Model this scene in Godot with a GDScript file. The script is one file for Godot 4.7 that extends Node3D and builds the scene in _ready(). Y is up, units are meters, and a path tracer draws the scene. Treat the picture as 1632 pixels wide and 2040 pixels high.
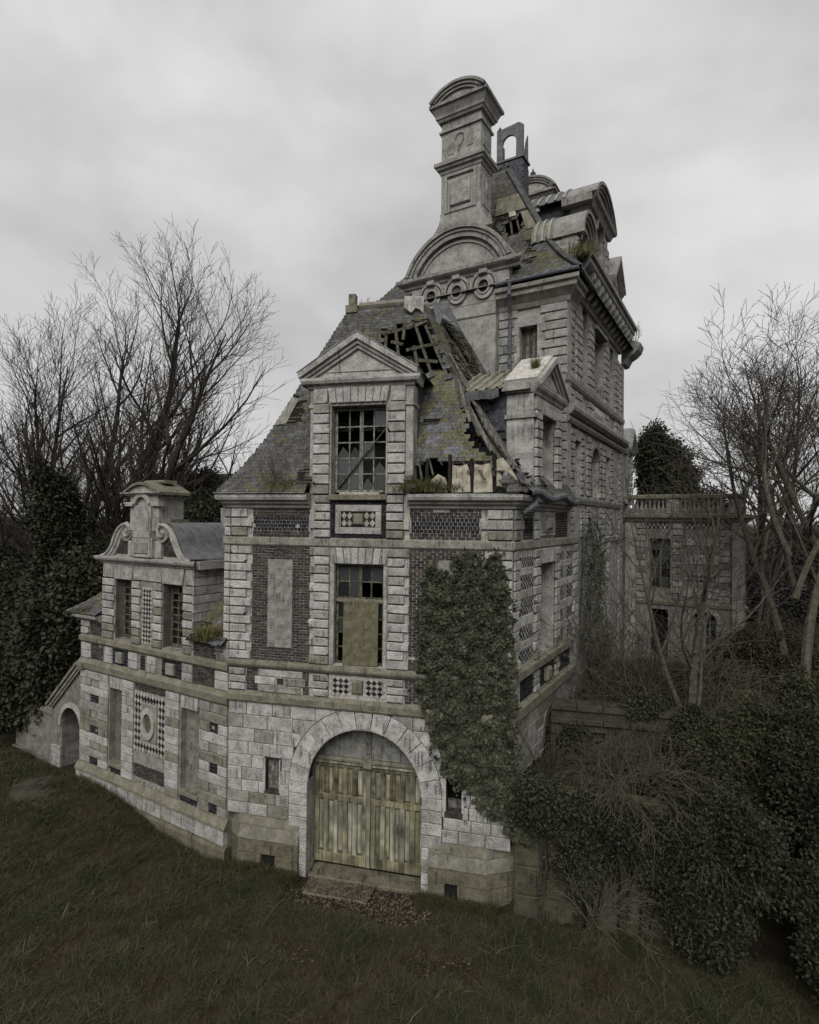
extends Node3D
# An abandoned chateau seen from the air under an overcast winter sky.

const OV := 0.36
const ROOF_PROFILE := [[0.0, 0.0], [0.18, 0.12], [0.35, 0.27], [1.0, 1.0]]

var rng := RandomNumberGenerator.new()
var M := {}
var cache := {}
var chateau: Node3D
var PF: Transform3D
var LW: Transform3D
var PR: Transform3D
var TF: Transform3D
var TR: Transform3D
var RW: Transform3D
var taken := {}

# ------------------------------------------------------------------ mesh building
class MB:
	var v := PackedVector3Array()
	func tri(a: Vector3, b: Vector3, c: Vector3) -> void:
		v.append(a); v.append(b); v.append(c)
	func quad(a: Vector3, b: Vector3, c: Vector3, d: Vector3) -> void:
		v.append(a); v.append(b); v.append(c)
		v.append(a); v.append(c); v.append(d)
	func box(a: Vector3, b: Vector3) -> void:
		var p := [Vector3(a.x, a.y, a.z), Vector3(b.x, a.y, a.z), Vector3(b.x, b.y, a.z), Vector3(a.x, b.y, a.z), Vector3(a.x, a.y, b.z), Vector3(b.x, a.y, b.z), Vector3(b.x, b.y, b.z), Vector3(a.x, b.y, b.z)]
		quad(p[0], p[1], p[2], p[3]); quad(p[5], p[4], p[7], p[6])
		quad(p[4], p[0], p[3], p[7]); quad(p[1], p[5], p[6], p[2])
		quad(p[3], p[2], p[6], p[7]); quad(p[4], p[5], p[1], p[0])
	func bar(a: Vector3, b: Vector3, w: float, h: float, up := Vector3.UP) -> void:
		var d := (b - a).normalized()
		var s := d.cross(up)
		if s.length() < 0.01:
			s = d.cross(Vector3.RIGHT)
		s = s.normalized() * w * 0.5
		var t := s.cross(d).normalized() * h * 0.5
		var p := [a - s - t, a + s - t, a + s + t, a - s + t, b - s - t, b + s - t, b + s + t, b - s + t]
		quad(p[0], p[1], p[2], p[3]); quad(p[5], p[4], p[7], p[6])
		quad(p[4], p[0], p[3], p[7]); quad(p[1], p[5], p[6], p[2])
		quad(p[3], p[2], p[6], p[7]); quad(p[4], p[5], p[1], p[0])
	func tube(pts: Array, rad: Array, sides := 6) -> void:
		var prev := []
		for i in pts.size():
			var d: Vector3 = (pts[mini(i + 1, pts.size() - 1)] - pts[maxi(i - 1, 0)]).normalized()
			var s := d.cross(Vector3(0.31, 0.9, 0.2)).normalized()
			if s.length() < 0.1:
				s = Vector3.RIGHT
			var t := d.cross(s)
			var ring := []
			for k in sides:
				var a := TAU * k / sides
				ring.append(pts[i] + (s * cos(a) + t * sin(a)) * rad[i])
			if i > 0:
				for k in sides:
					var k2 := (k + 1) % sides
					quad(prev[k], prev[k2], ring[k2], ring[k])
			prev = ring
	func poly(pts: PackedVector2Array, z0: float, z1: float, c: float) -> void:
		# an extruded outline whose front edge is chamfered by c
		var ps := pts
		if Geometry2D.is_polygon_clockwise(ps):
			ps = ps.duplicate(); ps.reverse()
		var ins := [ps]
		if c > 0.0:
			ins = Geometry2D.offset_polygon(ps, -c)
		if ins.is_empty():
			ins = [ps]
		var f: PackedVector2Array = ins[0]
		if f.size() != ps.size():
			f = ps
		for k in ps.size():
			# match by nearest: offset_polygon may rotate the start
			pass
		var shift := 0
		var best := 1e9
		for s in ps.size():
			var e := 0.0
			for k in ps.size():
				e += ps[k].distance_squared_to(f[(k + s) % f.size()])
			if e < best:
				best = e; shift = s
		var n := ps.size()
		for k in n:
			var k2 := (k + 1) % n
			var a := ps[k]
			var b := ps[k2]
			var fa := f[(k + shift) % n]
			var fb := f[(k2 + shift) % n]
			quad(Vector3(a.x, a.y, z0), Vector3(b.x, b.y, z0), Vector3(b.x, b.y, z1 - c), Vector3(a.x, a.y, z1 - c))
			if c > 0.0:
				quad(Vector3(a.x, a.y, z1 - c), Vector3(b.x, b.y, z1 - c), Vector3(fb.x, fb.y, z1), Vector3(fa.x, fa.y, z1))
		var t := Geometry2D.triangulate_polygon(f)
		for i in range(0, t.size(), 3):
			tri(Vector3(f[t[i]].x, f[t[i]].y, z1), Vector3(f[t[i + 1]].x, f[t[i + 1]].y, z1), Vector3(f[t[i + 2]].x, f[t[i + 2]].y, z1))
	func mesh() -> ArrayMesh:
		var a := []
		a.resize(Mesh.ARRAY_MAX)
		a[Mesh.ARRAY_VERTEX] = v
		var m := ArrayMesh.new()
		if v.size() > 0:
			m.add_surface_from_arrays(Mesh.PRIMITIVE_TRIANGLES, a)
		return m

func nm(called: String, parent: Node) -> String:
	var key := str(parent.get_instance_id()) + called
	var n: int = taken.get(key, -1) + 1
	taken[key] = n
	return called if n == 0 else "%s_%03d" % [called, n]

func put(called: String, parent: Node3D, mesh: Mesh, mat: Material, xf := Transform3D.IDENTITY) -> MeshInstance3D:
	var o := MeshInstance3D.new()
	o.name = nm(called, parent)
	o.mesh = mesh
	o.material_override = mat
	o.transform = xf
	parent.add_child(o, true)
	return o

func thing(called: String, label: String, category: String, at := Vector3.ZERO, group := "") -> Node3D:
	var o := Node3D.new()
	o.name = nm(called, self)
	o.position = at
	add_child(o, true)
	tag(o, label, category, group)
	return o

func tag(o: Node, label: String, category: String, group := "") -> void:
	o.set_meta("label", label)
	o.set_meta("category", category)
	if group:
		o.set_meta("group", group)

func stuff(called: String, parent: Node3D, mesh: Mesh, mat: Material, xfs: Array, cols: Array) -> MultiMeshInstance3D:
	var mm := MultiMesh.new()
	mm.transform_format = MultiMesh.TRANSFORM_3D
	mm.use_colors = true
	mm.mesh = mesh
	mm.instance_count = xfs.size()
	var buf := PackedFloat32Array()
	buf.resize(xfs.size() * 16)
	for i in xfs.size():
		var t: Transform3D = xfs[i]
		var c: Color = cols[i]
		var k := i * 16
		buf[k] = t.basis.x.x; buf[k + 1] = t.basis.y.x; buf[k + 2] = t.basis.z.x; buf[k + 3] = t.origin.x
		buf[k + 4] = t.basis.x.y; buf[k + 5] = t.basis.y.y; buf[k + 6] = t.basis.z.y; buf[k + 7] = t.origin.y
		buf[k + 8] = t.basis.x.z; buf[k + 9] = t.basis.y.z; buf[k + 10] = t.basis.z.z; buf[k + 11] = t.origin.z
		buf[k + 12] = c.r; buf[k + 13] = c.g; buf[k + 14] = c.b; buf[k + 15] = 1.0
	mm.buffer = buf
	var o := MultiMeshInstance3D.new()
	o.name = nm(called, parent)
	o.multimesh = mm
	o.material_override = mat
	o.set_meta("kind", "stuff")
	parent.add_child(o, true)
	return o

func T(x: float, y: float, z: float) -> Transform3D:
	return Transform3D(Basis.IDENTITY, Vector3(x, y, z))

# a dressed stone: chamfered front edges; meshes of one size are shared
func block_mesh(w: float, h: float, d: float, c: float) -> ArrayMesh:
	var key := "b%.2f_%.2f_%.2f_%.3f" % [w, h, d, c]
	if not cache.has(key):
		var m := MB.new()
		m.poly(PackedVector2Array([Vector2(0, 0), Vector2(w, 0), Vector2(w, h), Vector2(0, h)]), 0.0, d, c)
		cache[key] = m.mesh()
	return cache[key]

func blk(parent: Node3D, called: String, x0: float, y0: float, x1: float, y1: float, z0: float, z1: float, mat = null, c := 0.014) -> MeshInstance3D:
	var w := snappedf(x1 - x0, 0.01)
	var h := snappedf(y1 - y0, 0.01)
	if mat == null:
		mat = stone()
	return put(called, parent, block_mesh(w, h, snappedf(z1 - z0 + rng.randf_range(-0.004, 0.006), 0.005), c), mat, T(x0, y0, z0))

var weathered := false

func stone() -> Material:
	var k := rng.randf()
	if weathered: k = 0.3 + k * 0.85
	if k > 1.02: return M.plinth_b
	return M.stone_a if k < 0.34 else M.stone_b if k < 0.7 else M.stone_c if k < 0.92 else M.stone_d

func pblk(parent: Node3D, called: String, pts: Array, z0: float, z1: float, mat = null, c := 0.014) -> MeshInstance3D:
	var m := MB.new()
	m.poly(PackedVector2Array(pts), z0, z1, c)
	return put(called, parent, m.mesh(), mat if mat != null else stone())

# wall slab with rectangular holes, from z -t to 0
func wall(called: String, frame: Transform3D, rects: Array, holes: Array, mat: Material, t := 0.45) -> MeshInstance3D:
	var m := MB.new()
	for r in rects:
		var xs := [r[0], r[2]]
		var ys := [r[1], r[3]]
		for h in holes:
			for k in [h[0], h[2]]:
				if k > r[0] and k < r[2]: xs.append(k)
			for k in [h[1], h[3]]:
				if k > r[1] and k < r[3]: ys.append(k)
		xs.sort(); ys.sort()
		for i in xs.size() - 1:
			for j in ys.size() - 1:
				if xs[i + 1] - xs[i] < 0.001 or ys[j + 1] - ys[j] < 0.001: continue
				var c := Vector2((xs[i] + xs[i + 1]) / 2, (ys[j] + ys[j + 1]) / 2)
				var inside := false
				for h in holes:
					if c.x > h[0] and c.x < h[2] and c.y > h[1] and c.y < h[3]: inside = true
				if not inside:
					m.box(Vector3(xs[i], ys[j], -t), Vector3(xs[i + 1], ys[j + 1], 0))
	return put(called, chateau, m.mesh(), mat, frame)

# a moulding of profile [[z, y], ...] along x; the ends shift by e per metre of projection (mitre)
func moulding(parent: Node3D, called: String, x0: float, x1: float, prof: Array, e0: float, e1: float, mat: Material, seg := 1.1) -> void:
	var n := maxi(1, int(round((x1 - x0) / seg)))
	for i in n:
		var a := lerpf(x0, x1, float(i) / n)
		var b := lerpf(x0, x1, float(i + 1) / n)
		var m := MB.new()
		var fa := e0 if i == 0 else 0.0
		var fb := e1 if i == n - 1 else 0.0
		var ga := 0.0 if i == 0 else 0.004
		var gb := 0.0 if i == n - 1 else 0.004
		var k := prof.size()
		for j in k - 1:
			var p: Array = prof[j]
			var q: Array = prof[j + 1]
			m.quad(Vector3(a + ga - p[0] * fa, p[1], p[0]), Vector3(b - gb + p[0] * fb, p[1], p[0]), Vector3(b - gb + q[0] * fb, q[1], q[0]), Vector3(a + ga - q[0] * fa, q[1], q[0]))
		var cy: float = (prof[0][1] + prof[k - 1][1]) / 2
		for j in k - 1:
			var p: Array = prof[j]
			var q: Array = prof[j + 1]
			m.tri(Vector3(a + ga, cy, 0), Vector3(a + ga - p[0] * fa, p[1], p[0]), Vector3(a + ga - q[0] * fa, q[1], q[0]))
			m.tri(Vector3(b - gb, cy, 0), Vector3(b - gb + p[0] * fb, p[1], p[0]), Vector3(b - gb + q[0] * fb, q[1], q[0]))
		put(called, parent, m.mesh(), mat)

# courses of quoins, long and short in turn; side 1 grows to +x from x, -1 to -x
func quoins(parent: Node3D, called: String, x: float, side: int, y0: float, y1: float, rows: int, short: float, long: float, z1: float, start := 0) -> void:
	var h := (y1 - y0) / rows
	var bw := minf(short, long) - 0.02
	blk(parent, "joint_bed", x if side > 0 else x - bw, y0, x + bw if side > 0 else x, y1, 0.0, 0.02, M.joint, 0.0)
	for i in rows:
		var w := long if (i + start) % 2 else short
		var a := x if side > 0 else x - w
		var mt: Material = stone()
		if called == "tower_quoin": mt = M.tower_a if rng.randf() < 0.7 else M.tower_b
		elif i == rows - 1 and rng.randf() < 0.6: mt = M.stone_d
		elif i == 0 and rng.randf() < 0.4: mt = M.plinth_b
		if rng.randf() < 0.3:
			var q := [Vector2(a, y0 + i * h + 0.017), Vector2(a + w, y0 + i * h + 0.017), Vector2(a + w, y0 + (i + 1) * h - 0.017), Vector2(a, y0 + (i + 1) * h - 0.017)]
			var cut := rng.randi() % 4
			var e := rng.randf_range(0.03, 0.09)
			var pv: Vector2 = q[(cut + 3) % 4] - q[cut]
			var nv: Vector2 = q[(cut + 1) % 4] - q[cut]
			var c0: Vector2 = q[cut]
			q[cut] = c0 + pv.normalized() * e * rng.randf_range(0.5, 1.3)
			q.insert(cut + 1, c0 + nv.normalized() * e)
			pblk(parent, called, q, 0.0, z1 + 0.02 + rng.randf_range(-0.01, 0.01), mt, 0.02)
			continue
		blk(parent, called, a, y0 + i * h + 0.017, a + w, y0 + (i + 1) * h - 0.017, 0.0, z1 + 0.02, mt, 0.02)

# the same courses as one joined mesh, for far walls
func quoin_strip(m: MB, x: float, w: float, y0: float, y1: float, rows: int, z0: float, z1: float) -> void:
	var h := (y1 - y0) / rows
	for i in rows:
		m.poly(PackedVector2Array([Vector2(x, y0 + i * h + 0.02), Vector2(x + w, y0 + i * h + 0.02), Vector2(x + w, y0 + (i + 1) * h - 0.02), Vector2(x, y0 + (i + 1) * h - 0.02)]), z0, z1, 0.02)

var bricks_left := 300
# running bond inside a rectangle; kind: 0 brown stretchers, 1 black glazed headers
func bricks(parent: Node3D, x0: float, y0: float, x1: float, y1: float, kind: int, holes := [], keep := true, z := 0.0) -> void:
	var ch := 0.078 if kind == 0 else 0.105
	var bw := 0.225 if kind == 0 else 0.118
	var rows := maxi(1, int(round((y1 - y0) / ch)))
	ch = (y1 - y0) / rows
	var xfs := []
	var cols := []
	for r in rows:
		var y := y0 + r * ch
		var x := x0 - (bw * 0.5 if r % 2 else 0.0)
		while x < x1 - 0.02:
			var a := maxf(x, x0)
			var b := minf(x + bw, x1)
			x += bw
			if b - a < 0.04: continue
			var skip := rng.randf() < 0.012
			for h in holes:
				if a < h[2] and b > h[0] and y + ch * 0.5 < h[3] and y + ch * 0.5 > h[1]:
					if a < h[0] - 0.03: b = h[0]
					elif b > h[2] + 0.03: a = h[2]
					else: skip = true
			if skip or b - a < 0.04: continue
			var w := snappedf(b - a - 0.02, 0.01)
			var d := 0.022 + rng.randf_range(-0.006, 0.006)
			var t := rng.randf()
			if keep and bricks_left > 0:
				bricks_left -= 1
				var mt: Material = (M.brick_a if t < 0.4 else M.brick_b if t < 0.75 else M.brick_c) if kind == 0 else (M.glaze_a if t < 0.6 else M.glaze_b)
				put("brick", parent, block_mesh(w, snappedf(ch - 0.02, 0.005), 0.03, 0.005), mt, T(a + 0.01, y + 0.01, z - 0.008 + d - 0.022))
			else:
				xfs.append(Transform3D(Basis.from_scale(Vector3(w, ch - 0.02, d)), Vector3(a + 0.01, y + 0.01, z)))
				var c := Color(0.09, 0.078, 0.071) if t < 0.4 else Color(0.062, 0.057, 0.054) if t < 0.75 else Color(0.125, 0.099, 0.086)
				if kind == 1: c = Color(0.028, 0.028, 0.034) if t < 0.6 else Color(0.05, 0.05, 0.055)
				cols.append(c)
	if xfs.size():
		stuff("brickwork", parent, unit_box(), M.tint, xfs, cols)

func unit_box() -> ArrayMesh:
	if not cache.has("unit"):
		var m := MB.new()
		m.poly(PackedVector2Array([Vector2(0, 0), Vector2(1, 0), Vector2(1, 1), Vector2(0, 1)]), 0.0, 1.0, 0.0)
		cache.unit = m.mesh()
	return cache.unit

# lozenge tiles, dark and pale in turn
func checker(parent: Node3D, x0: float, y0: float, x1: float, y1: float, nx: int, ny: int, z: float, keep: bool, clear := [], dark_only := false) -> void:
	var w := (x1 - x0) / nx
	var h := (y1 - y0) / ny
	var key := "loz%.3f_%.3f" % [w, h]
	if not cache.has(key):
		var m := MB.new()
		m.poly(PackedVector2Array([Vector2(-w * 0.49, 0), Vector2(0, -h * 0.49), Vector2(w * 0.49, 0), Vector2(0, h * 0.49)]), 0.0, 0.022, 0.004)
		cache[key] = m.mesh()
	var xfs := []
	var cols := []
	for j in ny * 2 + 1:
		for i in nx + 1:
			var cx := x0 + i * w + (w * 0.5 if j % 2 else 0.0)
			var cy := y0 + j * h * 0.5
			if cx - w * 0.3 < x0 or cx + w * 0.3 > x1 or cy - h * 0.3 < y0 or cy + h * 0.3 > y1: continue
			var skip := false
			for c in clear:
				if cx > c[0] and cx < c[2] and cy > c[1] and cy < c[3]: skip = true
			if skip: continue
			var dark := j % 2 == 0
			if dark_only and not dark: continue
			if keep:
				put("checker_tile", parent, cache[key], (M.glaze_a if rng.randf() < 0.75 else M.brick_b) if dark else (M.pale if rng.randf() < 0.8 else M.stone_c), T(cx, cy, z))
			else:
				xfs.append(T(cx, cy, z))
				cols.append(Color(0.03, 0.03, 0.033) if dark else Color(0.38, 0.36, 0.32))
	if xfs.size():
		stuff("checkerwork", parent, cache[key], M.tint, xfs, cols)

# flint and stone chequer in upright dashes, as on the side walls
func dashes(parent: Node3D, x0: float, y0: float, x1: float, y1: float, rows: int) -> void:
	var xfs := []
	var cols := []
	var h := (y1 - y0) / rows
	for r in rows:
		var x := x0 + (0.1 if r % 2 else 0.0)
		while x < x1 - 0.05:
			var w := 0.1
			xfs.append(Transform3D(Basis.from_scale(Vector3(w, h - 0.012, 0.02)), Vector3(x, y0 + r * h, 0.0)))
			var k := rng.randf()
			cols.append(Color(0.03, 0.03, 0.034) if k < 0.5 else Color(0.07, 0.06, 0.055))
			if x + 0.2 < x1:
				xfs.append(Transform3D(Basis.from_scale(Vector3(w - 0.01, h - 0.012, 0.016 + 0.008 * rng.randf())), Vector3(x + 0.105, y0 + r * h, 0.0)))
				cols.append(Color(0.52, 0.505, 0.47) if k < 0.8 else Color(0.36, 0.345, 0.32))
			x += 0.2
	stuff("checkerwork", parent, unit_box(), M.tint, xfs, cols)

# a ring or arc of rectangular section about (cx, cy), facing z
func arc(parent: Node3D, called: String, cx: float, cy: float, r0: float, r1: float, a0: float, a1: float, z0: float, z1: float, n: int, mat: Material, sy := 1.0) -> MeshInstance3D:
	var m := MB.new()
	var prev := []
	for i in n + 1:
		var a := lerpf(a0, a1, float(i) / n)
		var c := cos(a)
		var s := sin(a) * sy
		var ring := [Vector3(cx + c * r0, cy + s * r0, z0), Vector3(cx + c * r0, cy + s * r0, z1), Vector3(cx + c * r1, cy + s * r1, z1), Vector3(cx + c * r1, cy + s * r1, z0)]
		if i > 0:
			for k in 4:
				m.quad(prev[k], prev[(k + 1) % 4], ring[(k + 1) % 4], ring[k])
		else:
			m.quad(ring[0], ring[1], ring[2], ring[3])
		if i == n:
			m.quad(ring[0], ring[1], ring[2], ring[3])
		prev = ring
	return put(called, parent, m.mesh(), mat)

# a glazed window: frame mesh as the part, panes as its pieces
func window(frame: Transform3D, called: String, x0: float, y0: float, x1: float, y1: float, z: float, fw: float, leaves: int, cols: int, rows: int, gone: Array, mat: Material, label := "") -> MeshInstance3D:
	var m := MB.new()
	m.box(Vector3(x0, y0, z - 0.05), Vector3(x0 + fw, y1, z)); m.box(Vector3(x1 - fw, y0, z - 0.05), Vector3(x1, y1, z))
	m.box(Vector3(x0 + fw, y0, z - 0.05), Vector3(x1 - fw, y0 + fw, z)); m.box(Vector3(x0 + fw, y1 - fw, z - 0.05), Vector3(x1 - fw, y1, z))
	var xs := []
	var lw := (x1 - x0 - fw * 2) / leaves
	for l in leaves:
		var a := x0 + fw + lw * l
		if l > 0:
			m.box(Vector3(a - fw * 0.7, y0 + fw, z - 0.045), Vector3(a + fw * 0.7, y1 - fw, z + 0.012))
		for c in cols:
			var p := a + lw * c / cols + (fw * 0.7 if c == 0 and l > 0 else 0.018)
			var q := a + lw * (c + 1) / cols - (fw * 0.7 if c == cols - 1 and l < leaves - 1 else 0.018)
			xs.append([p, q])
			if c > 0:
				m.box(Vector3(p - 0.036, y0 + fw, z - 0.04), Vector3(p, y1 - fw, z - 0.006))
	var rh := (y1 - y0 - fw * 2) / rows
	for r in range(1, rows):
		for k in xs:
			m.box(Vector3(k[0], y0 + fw + rh * r - 0.018, z - 0.038), Vector3(k[1], y0 + fw + rh * r + 0.018, z - 0.008))
	var o := put(called, chateau, m.mesh(), mat, frame)
	if label: o.set_meta("label", label)
	for r in rows:
		for i in xs.size():
			var k: Array = xs[i]
			var a := y0 + fw + rh * r + 0.018
			var b := y0 + fw + rh * (r + 1) - 0.018
			var code := 0
			for g in gone:
				if g[0] == i and g[1] == rows - 1 - r: code = g[2]
			if code == 1: continue
			var pm := MB.new()
			if code == 2:
				pm.poly(PackedVector2Array([Vector2(k[0], a), Vector2(k[1], a), Vector2(k[1] - 0.02, a + (b - a) * 0.3), Vector2(lerpf(k[0], k[1], 0.45), a + (b - a) * 0.75), Vector2(k[0], a + (b - a) * 0.2)]), z - 0.028, z - 0.024, 0.0)
			else:
				pm.box(Vector3(k[0], a, z - 0.028), Vector3(k[1], b, z - 0.024))
			put("pane", o, pm.mesh(), M.glass if (i + r) % 3 else M.glass_b)
	return o

# ------------------------------------------------------------------ roofs
func patch(q: Array, uu: float, v: float) -> Vector3:
	var i := 0
	while i < ROOF_PROFILE.size() - 2 and v > ROOF_PROFILE[i + 1][1]:
		i += 1
	var h0: float = ROOF_PROFILE[i][0]
	var g0: float = ROOF_PROFILE[i][1]
	var h1: float = ROOF_PROFILE[i + 1][0]
	var g1: float = ROOF_PROFILE[i + 1][1]
	var h := h0 + (h1 - h0) * (v - g0) / (g1 - g0)
	var e: Vector3 = q[0].lerp(q[1], uu)
	var r: Vector3 = q[2].lerp(q[3], uu)
	var p := e.lerp(r, h)
	p.y = lerpf(e.y, r.y, v)
	return p

func inside(polys: Array, u: float, v: float) -> bool:
	for p in polys:
		if Geometry2D.is_point_in_polygon(Vector2(u, v), p): return true
	return false

# deck boards, rafters and slates of one slope. mask is a function of (u, v) giving moss 0..1
func slope(called: String, q: Array, open: Array, bare: Array, moss: Callable, keep: int, keep_box: Rect2, exposure := 0.125, width := 0.25, rafters := true) -> MeshInstance3D:
	var nu := 44
	var nv := 40
	var deck := MB.new()
	var g := []
	for j in nv + 1:
		var row := []
		for i in nu + 1:
			row.append(patch(q, float(i) / nu, float(j) / nv))
		g.append(row)
	var out := (patch(q, 0.5, 0.6) - patch(q, 0.5, 0.5)).cross(patch(q, 0.6, 0.5) - patch(q, 0.5, 0.5)).normalized()
	if out.y < 0: out = -out
	for j in nv:
		for i in nu:
			var u := (i + 0.5) / nu
			var v := (j + 0.5) / nv
			if inside(open, u, v): continue
			var dn := out * 0.02
			deck.quad(g[j][i], g[j][i + 1], g[j + 1][i + 1], g[j + 1][i])
			deck.quad(g[j][i] - dn, g[j + 1][i] - dn, g[j + 1][i + 1] - dn, g[j][i + 1] - dn)
	var o := put(called, chateau, deck.mesh(), M.deck)
	# rafters below, battens above
	var wid: float = q[0].distance_to(q[1])
	var raf := MB.new()
	for k in (int(wid / 0.55) if rafters else 0):
		var u := (k + 0.5) / int(wid / 0.55)
		for j in 8:
			raf.bar(patch(q, u, j / 8.0) - out * 0.1, patch(q, u, (j + 1) / 8.0) - out * 0.1, 0.07, 0.12, out)
	if open.size() and rafters:
		put("rafter", o, raf.mesh(), M.old_wood)
	var slope_len := 0.0
	for j in nv:
		slope_len += g[j][nu / 2].distance_to(g[j + 1][nu / 2])
	var rows := int(slope_len / exposure)
	var bat := MB.new()
	var xfs := []
	var cols := []
	var key := "slate"
	if not cache.has(key):
		var m := MB.new()
		m.box(Vector3(-0.5, 0, -0.5), Vector3(0.5, 1, 0.5))
		cache[key] = m.mesh()
	var left := keep
	for r in rows:
		var v := (r + 0.5) / rows
		var l := patch(q, 0.0, v)
		var w := l.distance_to(patch(q, 1.0, v))
		var n := maxi(1, int(round(w / width)))
		var run := false
		for i in n + 1:
			var u := (i + (0.5 if r % 2 else 0.0)) / n
			var cw := width
			if u > 1.0: continue
			if u < 0.5 / n:
				u = 0.25 / n; cw = width * 0.5
			elif u > 1.0 - 0.5 / n:
				u = 1.0 - 0.25 / n; cw = width * 0.5
			var jit := Vector2(rng.randf_range(-0.012, 0.012), rng.randf_range(-0.01, 0.01))
			if inside(open, u + jit.x, v + jit.y): continue
			if inside(bare, u + jit.x, v + jit.y):
				if rng.randf() < 0.55:
					var pa := patch(q, maxf(0, u - 0.5 / n), v)
					var pb := patch(q, minf(1, u + 0.5 / n), v)
					bat.bar(pa + out * 0.02, pb + out * 0.02, 0.05, 0.03, out)
				if rng.randf() < 0.86: continue
			var p := patch(q, u, v)
			var e := (patch(q, minf(u + 0.02, 1.0), v) - patch(q, maxf(u - 0.02, 0.0), v)).normalized()
			var d := (patch(q, u, minf(v + 0.02, 1.0)) - patch(q, u, maxf(v - 0.02, 0.0))).normalized()
			var nn := e.cross(d).normalized()
			if nn.dot(out) < 0: nn = -nn
			d = nn.cross(e).normalized()
			if d.y < 0: d = -d
			var slip := rng.randf() < 0.04
			var tilt := 0.05 + rng.randf_range(-0.012, 0.02)
			var turn := rng.randf_range(-0.012, 0.012) + (rng.randf_range(-0.2, 0.2) if slip else 0.0)
			var dd := (d - nn * tilt).normalized().rotated(nn, turn)
			var n2 := e.rotated(nn, turn).cross(dd).normalized()
			if n2.dot(out) < 0: n2 = -n2
			var ln := exposure * 1.35
			var b := Basis(e.rotated(nn, turn) * (cw - 0.008), n2 * 0.013, dd * ln)
			var x := Transform3D(b, p + nn * 0.012 - d * (0.04 if slip else 0.0))
			var ms: float = moss.call(u, v)
			var t := rng.randf()
			var c := Color(0.165, 0.16, 0.145).lerp(Color(0.115, 0.112, 0.104), t)
			var kind := 0 if t < 0.5 else 1
			if rng.randf() < 0.06:
				c = Color(0.19, 0.19, 0.2); kind = 2
			var pn := gnoise.get_noise_2d(p.x * 9.0 + p.z * 4.0, p.y * 8.0)
			if rng.randf() < ms * clampf(0.95 + pn * 3.0, 0.05, 1.35):
				c = Color(0.175, 0.168, 0.095).lerp(Color(0.145, 0.14, 0.09), t); kind = 3 if t < 0.5 else 4
			elif ms > 0.3 and pn < 0.0 and rng.randf() < 0.75:
				c = Color(0.185, 0.185, 0.193); kind = 2
			if left > 0 and keep_box.has_point(Vector2(u, v)):
				left -= 1
				put("slate", o, cache[key], M["slate_%d" % kind], x)
			else:
				xfs.append(x); cols.append(c)
	if xfs.size():
		stuff("slating", o, cache[key], M.tint, xfs, cols)
	if bat.v.size():
		put("batten", o, bat.mesh(), M.old_wood)
	return o

# ------------------------------------------------------------------ materials
func noise_bytes(w: int, h: int, freq: float, oct: int, sd: int, type := FastNoiseLite.TYPE_SIMPLEX_SMOOTH) -> PackedByteArray:
	var n := FastNoiseLite.new()
	n.seed = sd
	n.noise_type = type
	n.frequency = freq
	n.fractal_octaves = oct
	n.fractal_type = FastNoiseLite.FRACTAL_FBM if oct > 1 else FastNoiseLite.FRACTAL_NONE
	var im := n.get_seamless_image(w, h)
	im.convert(Image.FORMAT_L8)
	return im.get_data()

func stretched(w: int, h: int, sw: int, sh: int, freq: float, sd: int) -> PackedByteArray:
	var im := Image.create_from_data(sw, sh, false, Image.FORMAT_L8, noise_bytes(sw, sh, freq, 3, sd))
	im.resize(w, h, Image.INTERPOLATE_CUBIC)
	return im.get_data()

func tex(s: int, rgb: PackedByteArray) -> ImageTexture:
	var im := Image.create_from_data(s, s, false, Image.FORMAT_RGB8, rgb)
	im.generate_mipmaps()
	return ImageTexture.create_from_image(im)

func bump(s: int, l: PackedByteArray, k: float) -> ImageTexture:
	var im := Image.create_from_data(s, s, false, Image.FORMAT_L8, l)
	im.convert(Image.FORMAT_RGBA8)
	im.bump_map_to_normal_map(k)
	return ImageTexture.create_from_image(im)

func mat(col: Color, rough: float, tx: Texture2D = null, nt: Texture2D = null, scale := 0.25, nscale := 1.0) -> StandardMaterial3D:
	var m := StandardMaterial3D.new()
	m.albedo_color = col.linear_to_srgb()
	m.roughness = rough
	m.metallic_specular = 0.25
	if tx:
		m.albedo_texture = tx
	if nt:
		m.normal_enabled = true
		m.normal_texture = nt
		m.normal_scale = nscale
	if tx or nt:
		m.uv1_triplanar = true
		m.uv1_world_triplanar = true
		m.uv1_scale = Vector3.ONE * scale
	return m

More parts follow.
